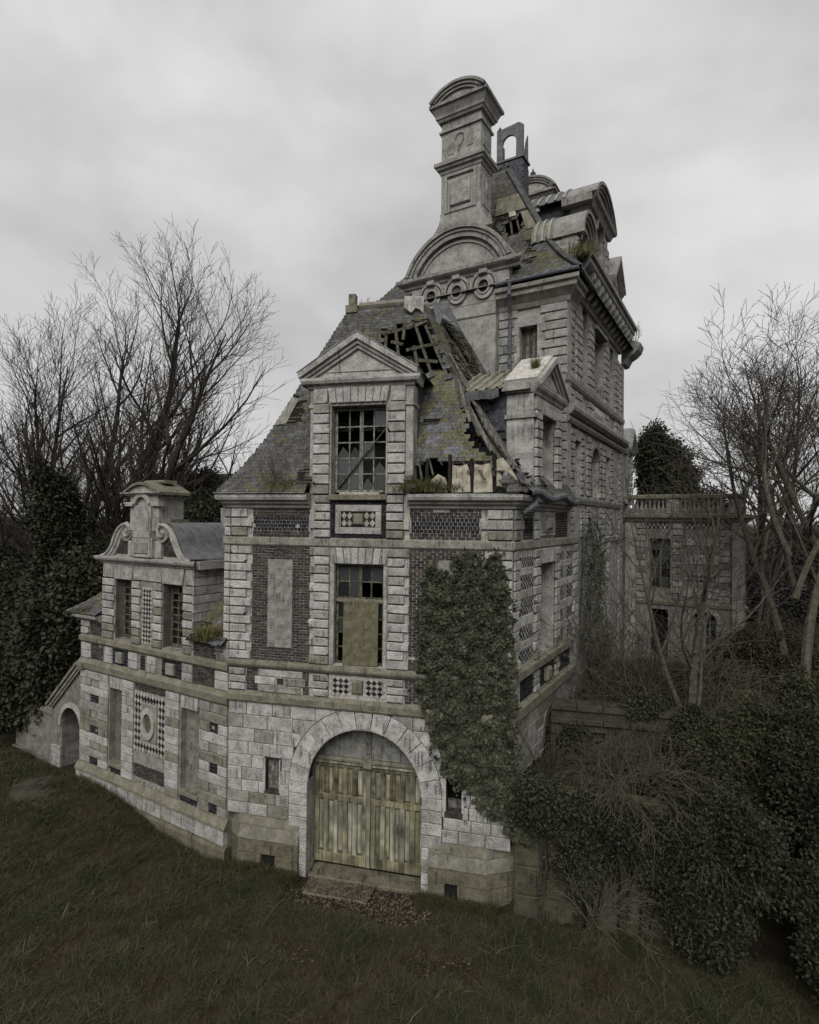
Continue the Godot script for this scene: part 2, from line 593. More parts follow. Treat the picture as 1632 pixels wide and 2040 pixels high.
func materials() -> void:
	var s := 1024
	var fine := noise_bytes(s, s, 0.13, 3, 3)
	var mid := noise_bytes(s, s, 0.02, 4, 5)
	var spots := noise_bytes(s, s, 0.07, 3, 9)
	var big := noise_bytes(s, s, 0.006, 4, 21)
	var drip := stretched(s, s, s, 40, 0.03, 13)
	var a := PackedByteArray()
	a.resize(s * s * 3)
	var b := PackedByteArray()
	b.resize(s * s * 3)
	var hgt := PackedByteArray()
	hgt.resize(s * s)
	for i in s * s:
		var f := fine[i] / 255.0 - 0.5
		var m := mid[i] / 255.0 - 0.5
		var g := big[i] / 255.0 - 0.5
		var d := drip[i] / 255.0
		var sp := spots[i] / 255.0
		var k := 0.74 + f * 0.95 + m * 0.22 + g * 0.24
		if d > 0.62 and g < 0.06: k -= (d - 0.62) * 1.5 * clampf(0.5 - g * 4.0, 0.0, 1.0)
		var gr := clampf((big[s * s - 1 - i] / 255.0 - 0.52) * 2.2, 0.0, 0.35)
		var lich := clampf((sp - 0.6) * 8.0, 0.0, 1.0) * clampf(0.35 + g * 3.5, 0.0, 1.0)
		k = clampf(lerpf(k, 1.0, lich * 0.8), 0.12, 1.0)
		a[i * 3] = int(255 * k * (1.0 - gr * 0.08)); a[i * 3 + 1] = int(253 * k * (1.0 - gr * 0.08)); a[i * 3 + 2] = int(251 * k * (1.0 - gr * 0.16))
		var k2 := clampf(0.72 + f * 0.3 + m * 0.5 + g * 0.4, 0.1, 1.0)
		b[i * 3] = int(255 * k2); b[i * 3 + 1] = int(255 * k2); b[i * 3 + 2] = int(255 * k2)
		hgt[i] = int(clampf(fine[i] * 0.5 + mid[i] * 0.35 + lich * 40.0, 0, 255))
	var stone_t := tex(s, a)
	var rough_t := tex(s, b)
	var stone_n := bump(s, hgt, 5.0)
	# wood grain, upright
	var w := 512
	var gr := stretched(w, w, w, 12, 0.09, 31)
	var gs := stretched(w, w, w, 40, 0.02, 33)
	var wb := noise_bytes(w, w, 0.012, 3, 35)
	var wd := PackedByteArray()
	wd.resize(w * w * 3)
	for i in w * w:
		var k := clampf(0.66 + (gr[i] / 255.0 - 0.5) * 0.36 + (gs[i] / 255.0 - 0.5) * 0.34 + (wb[i] / 255.0 - 0.5) * 0.5, 0.1, 1.0)
		wd[i * 3] = int(255 * k); wd[i * 3 + 1] = int(255 * k); wd[i * 3 + 2] = int(250 * k)
	var wood_t := tex(w, wd)
	var wood_n := bump(w, gr, 3.0)

	M.stone_a = mat(Color(0.6, 0.592, 0.568), 0.95, stone_t, stone_n, 0.27)
	M.stone_b = mat(Color(0.545, 0.537, 0.512), 0.95, stone_t, stone_n, 0.31)
	M.stone_c = mat(Color(0.48, 0.471, 0.447), 0.95, stone_t, stone_n, 0.23)
	M.stone_d = mat(Color(0.385, 0.374, 0.345), 0.95, stone_t, stone_n, 0.35)
	M.tower_a = mat(Color(0.46, 0.452, 0.43), 0.95, stone_t, stone_n, 0.25)
	M.tower_b = mat(Color(0.39, 0.382, 0.362), 0.95, stone_t, stone_n, 0.3)
	M.dark_stone = mat(Color(0.2, 0.195, 0.17), 0.95, stone_t, stone_n, 0.25)
	M.mortar = mat(Color(0.56, 0.54, 0.505), 0.98, stone_t, stone_n, 0.4)
	M.ledge = mat(Color(0.27, 0.258, 0.2), 0.98, stone_t, stone_n, 0.3)
	M.ledge_b = mat(Color(0.36, 0.35, 0.31), 0.98, stone_t, stone_n, 0.3)
	M.plinth = mat(Color(0.19, 0.175, 0.128), 0.98, stone_t, stone_n, 0.3)
	M.plinth_b = mat(Color(0.3, 0.285, 0.24), 0.98, stone_t, stone_n, 0.33)
	M.parapet = mat(Color(0.085, 0.08, 0.062), 0.98, stone_t, stone_n, 0.3)
	M.joint = mat(Color(0.07, 0.066, 0.058), 1.0, rough_t, null, 0.5)
	M.wet_stone = mat(Color(0.12, 0.11, 0.078), 0.98, stone_t, stone_n, 0.3)
	M.stone_c2 = mat(Color(0.47, 0.458, 0.43), 0.95, stone_t, stone_n, 0.28)
	M.mortar_d = mat(Color(0.34, 0.325, 0.295), 0.98, stone_t, stone_n, 0.4)
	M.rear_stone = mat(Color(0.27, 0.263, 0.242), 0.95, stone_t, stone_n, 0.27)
	M.pale = mat(Color(0.55, 0.53, 0.48), 0.9, stone_t, stone_n, 0.5)
	M.plaster = mat(Color(0.6, 0.56, 0.45), 0.95, stone_t, stone_n, 0.6)
	M.brick_a = mat(Color(0.09, 0.078, 0.071), 0.95, rough_t, stone_n, 0.5)
	M.brick_b = mat(Color(0.062, 0.057, 0.054), 0.95, rough_t, stone_n, 0.6)
	M.brick_c = mat(Color(0.125, 0.099, 0.086), 0.95, rough_t, stone_n, 0.55)
	M.glaze_a = mat(Color(0.03, 0.03, 0.037), 0.45, rough_t, null, 0.7)
	M.glaze_b = mat(Color(0.055, 0.05, 0.05), 0.6, rough_t, null, 0.7)
	M.tint = mat(Color(1.25, 1.25, 1.25).clamp(), 0.92, rough_t, stone_n, 0.5, 0.7)
	M.tint.vertex_color_use_as_albedo = true
	var sl := [Color(0.165, 0.16, 0.145), Color(0.125, 0.121, 0.112), Color(0.19, 0.19, 0.197), Color(0.175, 0.168, 0.095), Color(0.15, 0.145, 0.09)]
	for i in 5:
		M["slate_%d" % i] = mat(sl[i] * 1.15, 0.8, rough_t, stone_n, 0.5, 0.7)
	M.slate_edge = mat(Color(0.12, 0.12, 0.118), 0.85, rough_t, stone_n, 0.4)
	M.deck = mat(Color(0.04, 0.037, 0.032), 0.95, wood_t, wood_n, 0.8)
	M.old_wood = mat(Color(0.15, 0.145, 0.11), 0.95, wood_t, wood_n, 1.1)
	M.grey_wood = mat(Color(0.27, 0.26, 0.24), 0.95, wood_t, wood_n, 0.9)
	M.door = mat(Color(0.33, 0.31, 0.2), 0.85, wood_t, wood_n, 0.25)
	M.door_b = mat(Color(0.44, 0.425, 0.335), 0.85, wood_t, wood_n, 0.22)
	M.door_c = mat(Color(0.23, 0.21, 0.14), 0.9, wood_t, wood_n, 0.5)
	M.board = mat(Color(0.19, 0.178, 0.115), 0.9, stone_t, null, 0.5)
	M.lunette = mat(Color(0.27, 0.27, 0.255), 0.9, stone_t, null, 0.5)
	M.frame = mat(Color(0.36, 0.355, 0.32), 0.85, wood_t, null, 1.0)
	M.frame_green = mat(Color(0.19, 0.185, 0.13), 0.85, wood_t, null, 1.0)
	M.zinc = mat(Color(0.44, 0.44, 0.42), 0.6, stone_t, null, 0.4)
	M.zinc_moss = mat(Color(0.33, 0.32, 0.255), 0.8, stone_t, stone_n, 0.4)
	M.lead = mat(Color(0.2, 0.205, 0.215), 0.55, stone_t, null, 0.5)
	M.pipe = mat(Color(0.17, 0.175, 0.19), 0.5, rough_t, null, 0.6)
	M.white = mat(Color(0.74, 0.72, 0.67), 0.9, stone_t, stone_n, 0.8)
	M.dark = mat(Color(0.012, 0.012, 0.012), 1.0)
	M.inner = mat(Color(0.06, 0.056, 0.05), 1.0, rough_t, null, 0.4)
	M.iron = mat(Color(0.05, 0.046, 0.042), 0.7)
	M.render = mat(Color(0.27, 0.26, 0.235), 0.98, stone_t, stone_n, 0.4)
	M.panel = mat(Color(0.36, 0.34, 0.315), 0.95, stone_t, stone_n, 0.5)
	var gl := StandardMaterial3D.new()
	gl.albedo_color = Color(0.3, 0.31, 0.315, 0.36)
	gl.transparency = BaseMaterial3D.TRANSPARENCY_ALPHA
	gl.roughness = 0.12
	M.glass = gl
	var g2 := gl.duplicate()
	g2.albedo_color = Color(0.2, 0.21, 0.215, 0.25)
	M.glass_b = g2
	M.bark = mat(Color(0.062, 0.054, 0.045), 0.95, rough_t, stone_n, 0.8)
	M.bark_pale = mat(Color(0.13, 0.118, 0.09), 0.95, rough_t, stone_n, 0.8)
	M.twig = mat(Color(0.05, 0.043, 0.036), 0.95)
	M.twig_dark = mat(Color(0.062, 0.055, 0.041), 0.95)
	M.twig_pale = mat(Color(0.085, 0.076, 0.055), 0.95)
	var lf := mat(Color(1, 1, 1), 0.6)
	lf.metallic_specular = 0.3
	lf.vertex_color_use_as_albedo = true
	lf.backlight_enabled = true
	lf.backlight = Color(0.08, 0.1, 0.04)
	M.leaf = lf
	var gr2 := mat(Color(1, 1, 1), 0.9)
	gr2.vertex_color_use_as_albedo = true
	M.blade = gr2
	# ground: soil, moss and thatch in patches
	var gsz := 1024
	var g1 := noise_bytes(gsz, gsz, 0.012, 4, 41)
	var gf := noise_bytes(gsz, gsz, 0.2, 3, 43)
	var gd := PackedByteArray()
	gd.resize(gsz * gsz * 3)
	for i in gsz * gsz:
		var t := clampf((g1[i] / 255.0 - 0.35) * 2.5, 0.0, 1.0)
		var f := 0.45 + gf[i] / 255.0 * 0.75
		gd[i * 3] = int(clampf(lerpf(46, 52, t) * f, 0, 255)); gd[i * 3 + 1] = int(clampf(lerpf(40, 50, t) * f, 0, 255)); gd[i * 3 + 2] = int(clampf(lerpf(33, 34, t) * f, 0, 255))
	M.ground = mat(Color(1, 1, 1), 1.0, tex(gsz, gd), bump(gsz, gf, 6.0), 0.2)

# ------------------------------------------------------------------ the scene
func sky_panorama() -> ImageTexture:
	var w := 1024
	var h := 512
	var n := FastNoiseLite.new()
	n.seed = 77
	n.frequency = 2.3
	n.fractal_octaves = 6
	n.fractal_gain = 0.56
	n.fractal_type = FastNoiseLite.FRACTAL_FBM
	var n2 := FastNoiseLite.new()
	n2.seed = 11
	n2.frequency = 0.7
	n2.fractal_octaves = 3
	n2.fractal_type = FastNoiseLite.FRACTAL_FBM
	var im := Image.create(w, h, false, Image.FORMAT_RGB8)
	for y in h:
		var el := (0.5 - (y + 0.5) / h) * PI
		for x in w:
			var az := TAU * x / w
			var d := Vector3(cos(el) * cos(az), sin(el) * 1.5, cos(el) * sin(az))
			var c := n.get_noise_3dv(d * 0.8 + Vector3(n2.get_noise_3dv(d), 0, n2.get_noise_3dv(d + Vector3(5, 0, 0))) * 0.25)
			var k := 0.605 + c * 0.1 + 0.02 * clampf(el, 0.0, 1.0) + n2.get_noise_3dv(d * 1.3) * 0.05
			if el < 0: k = 0.2
			im.set_pixel(x, y, Color(k * 0.998, k * 0.998, k * 1.003))
	return ImageTexture.create_from_image(im)

func _ready() -> void:
	rng.seed = 4711
	seed(4711)
	var cam := Camera3D.new()
	cam.name = "camera"
	cam.fov = 84.64
	cam.far = 1500.0
	cam.near = 0.1
	cam.transform = Transform3D(Basis(Vector3.RIGHT, deg_to_rad(0.8)) * Basis(Vector3.BACK, deg_to_rad(0.6)), Vector3(0, 10.3, 0))
	add_child(cam)
	cam.current = true
	var env := Environment.new()
	env.background_mode = Environment.BG_SKY
	var sky := Sky.new()
	var pano := PanoramaSkyMaterial.new()
	pano.panorama = sky_panorama()
	sky.sky_material = pano
	env.sky = sky
	env.tonemap_mode = Environment.TONE_MAPPER_LINEAR
	env.tonemap_exposure = 1.95
	env.sdfgi_enabled = true
	env.ssao_enabled = true
	env.ssil_enabled = true
	var we := WorldEnvironment.new()
	we.name = "world_environment"
	we.environment = env
	add_child(we)
	var sun := DirectionalLight3D.new()
	sun.name = "overcast_sun"
	sun.light_energy = 0.5
	sun.light_angular_distance = 40.0
	sun.light_color = Color(1.0, 0.995, 0.99)
	sun.shadow_enabled = true
	add_child(sun)
	sun.look_at_from_position(Vector3(-2.5, 12, 13), Vector3.ZERO)

	materials()
	PF = Transform3D(Basis(Vector3.UP, deg_to_rad(-13.4)), Vector3(-5.343, 0, -16.933))
	LW = Transform3D(Basis(Vector3.UP, deg_to_rad(-31.0)), PF.origin)
	PR = Transform3D(Basis(Vector3.UP, deg_to_rad(59.0)), Vector3(2.77, 0, -15.0))
	TF = Transform3D(Basis(Vector3.UP, deg_to_rad(-31.0)), Vector3(5.448, 0, -19.457))
	TR = Transform3D(Basis(Vector3.UP, deg_to_rad(59.0)), TF.origin)
	RW = Transform3D(Basis(Vector3.UP, deg_to_rad(-31.0)), TR * Vector3(11.0, 0, 0))
	ground()
	chateau = thing("abandoned_chateau", "derelict grey stone and brick chateau with steep broken slate roofs", "chateau")
	pavilion_front()
	pavilion_side()
	pavilion_roof()
	left_wing()
	tower()
	rear_wing()
	garden_walls()
	outbuilding()
	plants()

# ------------------------------------------------------------------ corner pavilion, front
const DOOR_X := 4.24
const DOOR_R := 1.69
const SPRING := 2.7

func pavilion_front() -> void:
	var f := wall("front_wall", PF, [[0.0, 4.88, 8.34, 10.95], [2.55, 10.95, 5.55, 14.1]], [[2.4, -0.4, 6.1, 4.45], [3.18, 6.15, 4.86, 9.02], [3.15, 11.0, 4.82, 13.56], [1.23, 2.32, 1.67, 3.24], [6.6, 2.41, 7.03, 3.28]], M.mortar)
	var g := wall("base_wall", PF, [[0.0, 1.55, 8.34, 4.88], [0.5, -0.4, 7.68, 1.55]], [[2.4, -0.4, 6.1, 4.45], [1.23, 2.32, 1.67, 3.24], [6.6, 2.41, 7.03, 3.28]], M.joint)
	g.set_meta("label", "pale ashlar ground storey of the pavilion")
	# spandrels over the round arch
	for sd in [-1, 1]:
		var pts := []
		for i in 13:
			var a: float = PI / 2 + sd * PI / 2 * i / 12.0
			pts.append(Vector2(DOOR_X + cos(a) * (DOOR_R + 0.02), SPRING + sin(a) * (DOOR_R + 0.02)))
		var ex := 2.4 if sd > 0 else 6.1
		pts.append(Vector2(ex, SPRING)); pts.append(Vector2(ex, 4.45)); pts.append(Vector2(DOOR_X, 4.45))
		pblk(g, "arch_spandrel", pts, -0.4, 0.0, M.joint, 0.0)
	for sd in [0, 1]:
		var x0: float = 2.4 if sd == 0 else DOOR_X + DOOR_R
		var x1: float = DOOR_X - DOOR_R if sd == 0 else 6.1
		blk(f, "door_jamb", x0, -0.4, x1, SPRING, -0.6, 0.0, M.stone_c, 0.0)
	arc(f, "arch_soffit", DOOR_X, SPRING, DOOR_R + 0.0, DOOR_R + 0.12, 0, PI, -0.62, -0.4, 24, M.stone_d)
	arc(f, "arch_fillet", DOOR_X, SPRING, DOOR_R - 0.03, DOOR_R + 0.05, 0, PI, -0.02, 0.05, 28, M.stone_c)
	# mouldings
	var s1 := [[0, 9.49], [0.04, 9.5], [0.07, 9.54], [0.07, 9.72], [0.0, 9.76]]
	moulding(f, "string_course", 0, 8.34, s1, 0.155, 0.73, M.ledge_b)
	var s2 := [[0, 5.86], [0.06, 5.88], [0.12, 5.95], [0.14, 6.0], [0.13, 6.07], [0.0, 6.12]]
	moulding(f, "sill_course", 0, 8.34, s2, 0.155, 0.73, M.ledge)
	var s3 := [[0, 4.86], [0.1, 4.88], [0.13, 4.93], [0.14, 5.1], [0.0, 5.19]]
	moulding(f, "string_course", 0, 8.34, s3, 0.155, 0.73, M.ledge)
	var co := [[0, 10.6], [0.08, 10.62], [0.1, 10.68], [0.2, 10.74], [0.22, 10.8], [0.34, 10.84], [0.37, 10.92], [0.37, 10.99], [0.0, 11.03]]
	moulding(f, "cornice", 0.0, 2.55, co, 1.0, 0.0, M.stone_c)
	moulding(f, "cornice", 5.5, 8.34, co, 0.0, 0.73, M.stone_c)
	blk(f, "lead_flashing", -0.4, 11.03, 2.5, 11.05, -0.1, 0.42, M.zinc, 0.0)
	# a return of the corner in the plane of the wing
	var lr := wall("corner_return", LW, [[-0.26, 4.9, 0.0, 10.95]], [], M.mortar, 0.3)
	quoins(lr, "quoin", -0.01, -1, 6.1, 9.5, 13, 0.235, 0.235, 0.05)
	quoins(lr, "quoin", -0.01, -1, 9.76, 10.6, 3, 0.235, 0.235, 0.05)
	moulding(lr, "cornice", -0.3, 0.0, co, 0.0, 0.155, M.stone_c)
	moulding(lr, "string_course", -0.3, 0.0, s1, 0.0, 0.155, M.ledge_b)
	pblk(lr, "bracket", [Vector2(-0.52, 10.6), Vector2(-0.28, 10.6), Vector2(-0.28, 10.0), Vector2(-0.36, 10.02), Vector2(-0.5, 10.2)], -0.2, 0.0, M.stone_c)
	blk(lr, "return_block", -0.5, 9.9, -0.26, 10.6, -0.5, -0.25, M.stone_d)
	var back := MB.new()
	back.box(Vector3(-0.3, 5.5, -4.5), Vector3(0.0, 10.95, -0.3))
	put("pavilion_side_wall", chateau, back.mesh(), M.stone_c, LW)
	var rq := chateau.get_node("pavilion_side_wall")
	var rm := MB.new()
	for k in 14:
		rm.box(Vector3(-0.34, 6.1 + k * 0.26, -0.8 - (0.2 if k % 2 else 0.0)), Vector3(-0.28, 6.33 + k * 0.26, -0.28))
	put("quoin_course", rq, rm.mesh(), M.stone_b)
	# quoins
	quoins(f, "quoin", 0.01, 1, 6.12, 9.49, 13, 0.52, 0.68, 0.055, 1)
	quoins(f, "quoin", 0.01, 1, 9.76, 10.6, 3, 0.52, 0.68, 0.055)
	quoins(f, "quoin", 0.01, 1, 5.2, 5.86, 3, 0.52, 0.55, 0.055)
	quoins(f, "quoin", 3.15, -1, 6.12, 9.49, 13, 0.46, 0.6, 0.06, 1)
	quoins(f, "quoin", 4.9, 1, 6.12, 9.49, 13, 0.47, 0.61, 0.06, 1)
	quoins(f, "quoin", 3.16, -1, 5.2, 5.86, 3, 0.47, 0.6, 0.055)
	quoins(f, "quoin", 4.9, 1, 5.2, 5.86, 3, 0.47, 0.6, 0.055)
	quoins(f, "quoin", 8.33, -1, 9.76, 10.6, 3, 0.66, 0.84, 0.055)
	quoins(f, "quoin", 8.33, -1, 6.12, 9.49, 13, 0.55, 0.8, 0.055)
	# top band pilasters under the dormer
	quoins(f, "quoin", 3.17, -1, 9.76, 11.0, 5, 0.49, 0.49, 0.08)
	quoins(f, "quoin", 4.84, 1, 9.76, 11.0, 5, 0.49, 0.49, 0.08)
	blk(f, "quoin", 2.53, 10.02, 2.68, 10.28, 0, 0.07); blk(f, "quoin", 5.33, 10.02, 5.5, 10.28, 0, 0.07)
	# flat arch over the first-floor window
	var n := 8
	for i in n:
		var a0 := lerpf(3.1, 4.94, float(i) / n)
		var a1 := lerpf(3.1, 4.94, float(i + 1) / n)
		var b0 := lerpf(3.2, 4.84, float(i) / n)
		var b1 := lerpf(3.2, 4.84, float(i + 1) / n)
		pblk(f, "voussoir", [Vector2(b0 + 0.01, 9.03), Vector2(b1 - 0.01, 9.03), Vector2(a1 - 0.01, 9.48), Vector2(a0 + 0.01, 9.48)], 0.0, 0.05 + 0.02 * (i % 2))
		var c0 := lerpf(3.06, 4.92, float(i) / n)
		var c1 := lerpf(3.06, 4.92, float(i + 1) / n)
		var d0 := lerpf(3.14, 4.84, float(i) / n)
		var d1 := lerpf(3.14, 4.84, float(i + 1) / n)
		pblk(f, "voussoir", [Vector2(d0 + 0.008, 13.62), Vector2(d1 - 0.008, 13.62), Vector2(c1 - 0.008, 14.05), Vector2(c0 + 0.008, 14.05)], 0.1, 0.145, M.stone_b)
	blk(f, "window_surround", 3.16, 6.12, 3.3, 9.03, -0.12, 0.03, M.stone_c); blk(f, "window_surround", 4.76, 6.12, 4.88, 9.03, -0.12, 0.03, M.stone_c)
	# blind panels in the brickwork
	blk(f, "blind_panel", 1.23, 6.52, 2.02, 9.1, 0.0, 0.055, M.panel, 0.01)
	blk(f, "blind_panel", 6.07, 6.52, 6.78, 9.2, 0.0, 0.055, M.panel, 0.01)
	bricks(f, 0.55, 6.12, 3.0, 9.49, 0, [[0, 0, 0.7, 20], [1.23, 6.52, 2.02, 9.1], [2.56, 0, 4, 20]])
	bricks(f, 0.72, 9.94, 2.5, 10.36, 1, [], true)
	bricks(f, 5.55, 9.94, 7.45, 10.36, 1, [], true)
	bricks(f, 5.5, 6.12, 7.6, 9.49, 0, [[6.07, 6.52, 6.78, 9.2]], false)
	bricks(f, 0.7, 9.76, 2.53, 9.94, 0, [], false); bricks(f, 0.7, 10.36, 2.53, 10.6, 0, [], false)
	bricks(f, 5.5, 9.76, 7.5, 9.94, 0, [], false); bricks(f, 5.5, 10.36, 7.5, 10.6, 0, [], false)
	# little frieze between the sill and the string course
	bricks(f, 0.56, 5.2, 2.56, 5.86, 0, [[0.95, 5.2, 2.36, 5.86]], false)
	for r in [[0.95, 5.2, 2.3, 5.4], [0.85, 5.42, 1.5, 5.64], [1.82, 5.42, 2.45, 5.64], [0.95, 5.66, 2.36, 5.85]]:
		blk(f, "frieze_stone", r[0], r[1], r[2], r[3], 0, 0.05)
	blk(f, "vent_frame", 1.5, 5.4, 1.82, 5.66, 0, 0.03, M.stone_c); blk(f, "vent_hole", 1.56, 5.44, 1.76, 5.62, 0.03, 0.036, M.brick_b, 0.0)
	bricks(f, 5.4, 5.2, 7.9, 5.86, 0, [], false)
	# lozenge panels
	checker(f, 3.2, 5.24, 4.86, 5.84, 10, 4, 0.0, true, [[3.86, 5.28, 4.22, 5.8]])
	blk(f, "boss", 3.88, 5.36, 4.2, 5.74, 0, 0.1, M.ledge, 0.04)
	blk(f, "black_panel", 3.18, 9.78, 4.83, 10.84, 0.0, 0.02, M.glaze_b, 0.0)
	bricks(f, 3.19, 10.72, 4.83, 10.82, 1, [], true, 0.02)
	bricks(f, 3.19, 9.79, 3.31, 10.7, 1, [], true, 0.02); bricks(f, 4.7, 9.79, 4.83, 10.7, 1, [], true, 0.02)
	bricks(f, 3.19, 9.77, 4.83, 9.87, 1, [], false, 0.02)
	blk(f, "panel_frame", 3.32, 9.88, 4.69, 10.07, 0.0, 0.07, M.stone_c); blk(f, "panel_frame", 3.32, 10.52, 4.69, 10.71, 0.0, 0.07, M.stone_c)
	blk(f, "panel_frame", 3.32, 10.07, 3.49, 10.52, 0.0, 0.07, M.stone_c); blk(f, "panel_frame", 4.52, 10.07, 4.69, 10.52, 0.0, 0.07, M.stone_c)
	blk(f, "panel_back", 3.49, 10.07, 4.52, 10.52, 0.0, 0.025, M.brick_a, 0.0)
	checker(f, 3.5, 10.08, 4.51, 10.51, 6, 2, 0.022, true, [[3.84, 10.1, 4.18, 10.5]])
	blk(f, "boss", 3.86, 10.14, 4.16, 10.46, 0.02, 0.11, M.ledge, 0.04)
	# rusticated ground storey
	var rows := [4.86, 4.48, 4.08, 3.68, 3.3, 2.93, 2.56, 2.22, 1.9, 1.55]
	var ring := PackedVector2Array()
	for i in 33:
		var a := PI * i / 32.0
		ring.append(Vector2(DOOR_X + cos(a) * 2.26, SPRING + sin(a) * 2.26))
	ring.append(Vector2(DOOR_X - 2.26, -1)); ring.append(Vector2(DOOR_X + 2.26, -1))
	var slits := [[1.2, 2.3, 1.7, 3.27], [6.57, 2.39, 7.06, 3.31]]
	for r in 9:
		var y1: float = rows[r] - 0.009
		var y0: float = rows[r + 1] + 0.009
		var x := 0.01
		while x < 8.3:
			var w := rng.randf_range(0.45, 0.85)
			if 8.34 - x - w < 0.35: w = 8.34 - x
			var a := x + 0.009
			var b := x + w - 0.009
			x += w
			var pieces := [[a, b]]
			for s in slits:
				if y0 < s[3] - 0.05 and y1 > s[1] + 0.05:
					var nx := []
					for p in pieces:
						if p[1] < s[0] or p[0] > s[2]: nx.append(p)
						else:
							if s[0] - p[0] > 0.06: nx.append([p[0], s[0]])
							if p[1] - s[2] > 0.06: nx.append([s[2], p[1]])
					pieces = nx
			for p in pieces:
				var rect := PackedVector2Array([Vector2(p[0], y0), Vector2(p[1], y0), Vector2(p[1], y1), Vector2(p[0], y1)])
				for poly in Geometry2D.clip_polygons(rect, ring):
					if poly.size() < 3 or Geometry2D.is_polygon_clockwise(poly): continue
					var area := 0.0
					for k in poly.size():
						area += poly[k].cross(poly[(k + 1) % poly.size()])
					if absf(area) < 0.03: continue
					pblk(g, "ashlar_block", Array(poly), 0.0, 0.045 + rng.randf_range(-0.006, 0.008), (M.stone_c if rng.randf() < 0.5 else M.stone_d if rng.randf() < 0.6 else M.plinth_b) if r > 6 else M.stone_b if rng.randf() < 0.45 else M.stone_c if rng.randf() < 0.55 else M.stone_a if rng.randf() < 0.7 else M.stone_d, 0.012)
	var nv := 13
	for i in nv:
		var a0 := PI * i / nv + 0.006
		var a1 := PI * (i + 1) / nv - 0.006
		var key := i == nv / 2
		var ro := 2.24
		var pts := []
		for k in 4:
			var a := lerpf(a0, a1, k / 3.0)
			pts.append(Vector2(DOOR_X + cos(a) * DOOR_R, SPRING + sin(a) * DOOR_R))
		for k in 4:
			var a := lerpf(a1, a0, k / 3.0)
			pts.append(Vector2(DOOR_X + cos(a) * ro, minf(SPRING + sin(a) * ro, 4.85)))
		pblk(g, "voussoir", pts, 0.0, 0.07 if key else 0.055, M.stone_a if i % 3 else M.stone_b, 0.012)
	for sd in [0, 1]:
		var y := -0.35
		while y < SPRING - 0.05:
			var h := minf(0.34, SPRING - y)
			var x0: float = DOOR_X - 2.25 if sd == 0 else DOOR_X + DOOR_R
			blk(g, "jamb_block", x0, y + 0.009, x0 + 0.56, y + h - 0.009, 0.0, 0.06)
			y += h
	for s in [[1.23, 2.32, 1.67, 3.24], [6.6, 2.41, 7.03, 3.28]]:
		pblk(f, "slit_frame", [Vector2(s[0] - 0.08, s[1] - 0.04), Vector2(s[0], s[1]), Vector2(s[0], s[3]), Vector2(s[0] - 0.04, s[3])], -0.1, 0.05, M.stone_a, 0.006)
		pblk(f, "slit_frame", [Vector2(s[2], s[1]), Vector2(s[2] + 0.06, s[1] - 0.04), Vector2(s[2] + 0.03, s[3]), Vector2(s[2], s[3])], -0.1, 0.05, M.stone_a, 0.006)
	blk(f, "slit_board", 1.23, 2.32, 1.67, 3.24, -0.3, -0.17, M.grey_wood, 0.0)
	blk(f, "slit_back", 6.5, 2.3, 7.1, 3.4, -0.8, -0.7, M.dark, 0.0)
	blk(f, "slit_board", 6.62, 2.41, 7.02, 2.62, -0.3, -0.2, M.grey_wood, 0.0)
	# stepped plinth with sloping corners
	var pl := [[1.29, 1.55, 0.09, M.ledge], [0.92, 1.28, 0.15, M.plinth_b], [0.54, 0.91, 0.16, M.plinth], [0.14, 0.53, 0.17, M.plinth], [-0.4, 0.13, 0.18, M.plinth]]
	for k in pl.size():
		var p: Array = pl[k]
		for sd in [0, 1]:
			var m := MB.new()
			var z: float = p[2]
			var xa: float = 0.45 if sd == 0 else DOOR_X + 1.9
			var xb: float = DOOR_X - 1.9 if sd == 0 else 7.7
			var vents := [[1.18, 1.63], [6.6, 6.95]]
			var vv: Array = vents[sd]
			var spans := [[xa, xb]]
			if k >= 3: spans = [[xa, vv[0]], [vv[1], xb]]
			for sp in spans:
				var lead: float = z - (0.06 if k < 2 else 0.0)
				var q := [Vector3(sp[0], p[0], z), Vector3(sp[1], p[0], z), Vector3(sp[1], p[1] - 0.015, lead), Vector3(sp[0], p[1] - 0.015, lead)]
				m.quad(q[0], q[1], q[2], q[3])
				m.quad(q[3], q[2], Vector3(sp[1], p[1], 0), Vector3(sp[0], p[1], 0))
				m.quad(q[0], q[1], Vector3(sp[1], p[0], 0), Vector3(sp[0], p[0], 0))
				m.quad(Vector3(sp[0], p[0], 0), q[0], q[3], Vector3(sp[0], p[1], 0)); m.quad(Vector3(sp[1], p[0], 0), q[1], q[2], Vector3(sp[1], p[1], 0))
			# canted corner facet
			var ex := xa if sd == 0 else xb
			var o: float = -0.42 if sd == 0 else 0.75
			var zz: float = z - 0.3 if sd == 0 else z - 0.42
			var lead2: float = 0.06 if k < 2 else 0.0
			m.quad(Vector3(ex, p[0], z), Vector3(ex + o, p[0], zz), Vector3(ex + o, p[1] - 0.015, zz - lead2), Vector3(ex, p[1] - 0.015, z - lead2))
			m.quad(Vector3(ex, p[1] - 0.015, z - lead2), Vector3(ex + o, p[1] - 0.015, zz - lead2), Vector3(ex + o, p[1], -0.8), Vector3(ex, p[1], 0))
			m.quad(Vector3(ex + o, p[0], zz), Vector3(ex + o * 1.05, p[0], -1.5), Vector3(ex + o * 1.05, p[1] - 0.015, -1.5), Vector3(ex + o, p[1] - 0.015, zz - lead2))
			m.quad(Vector3(ex, p[0], z), Vector3(ex + o, p[0], zz), Vector3(ex + o, p[0], -0.8), Vector3(ex, p[0], 0))
			put("plinth_block", f, m.mesh(), p[3])
	for vv in [[1.18, 1.63], [6.6, 6.95]]:
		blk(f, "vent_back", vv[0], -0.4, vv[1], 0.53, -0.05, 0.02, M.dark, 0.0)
	carriage_door()
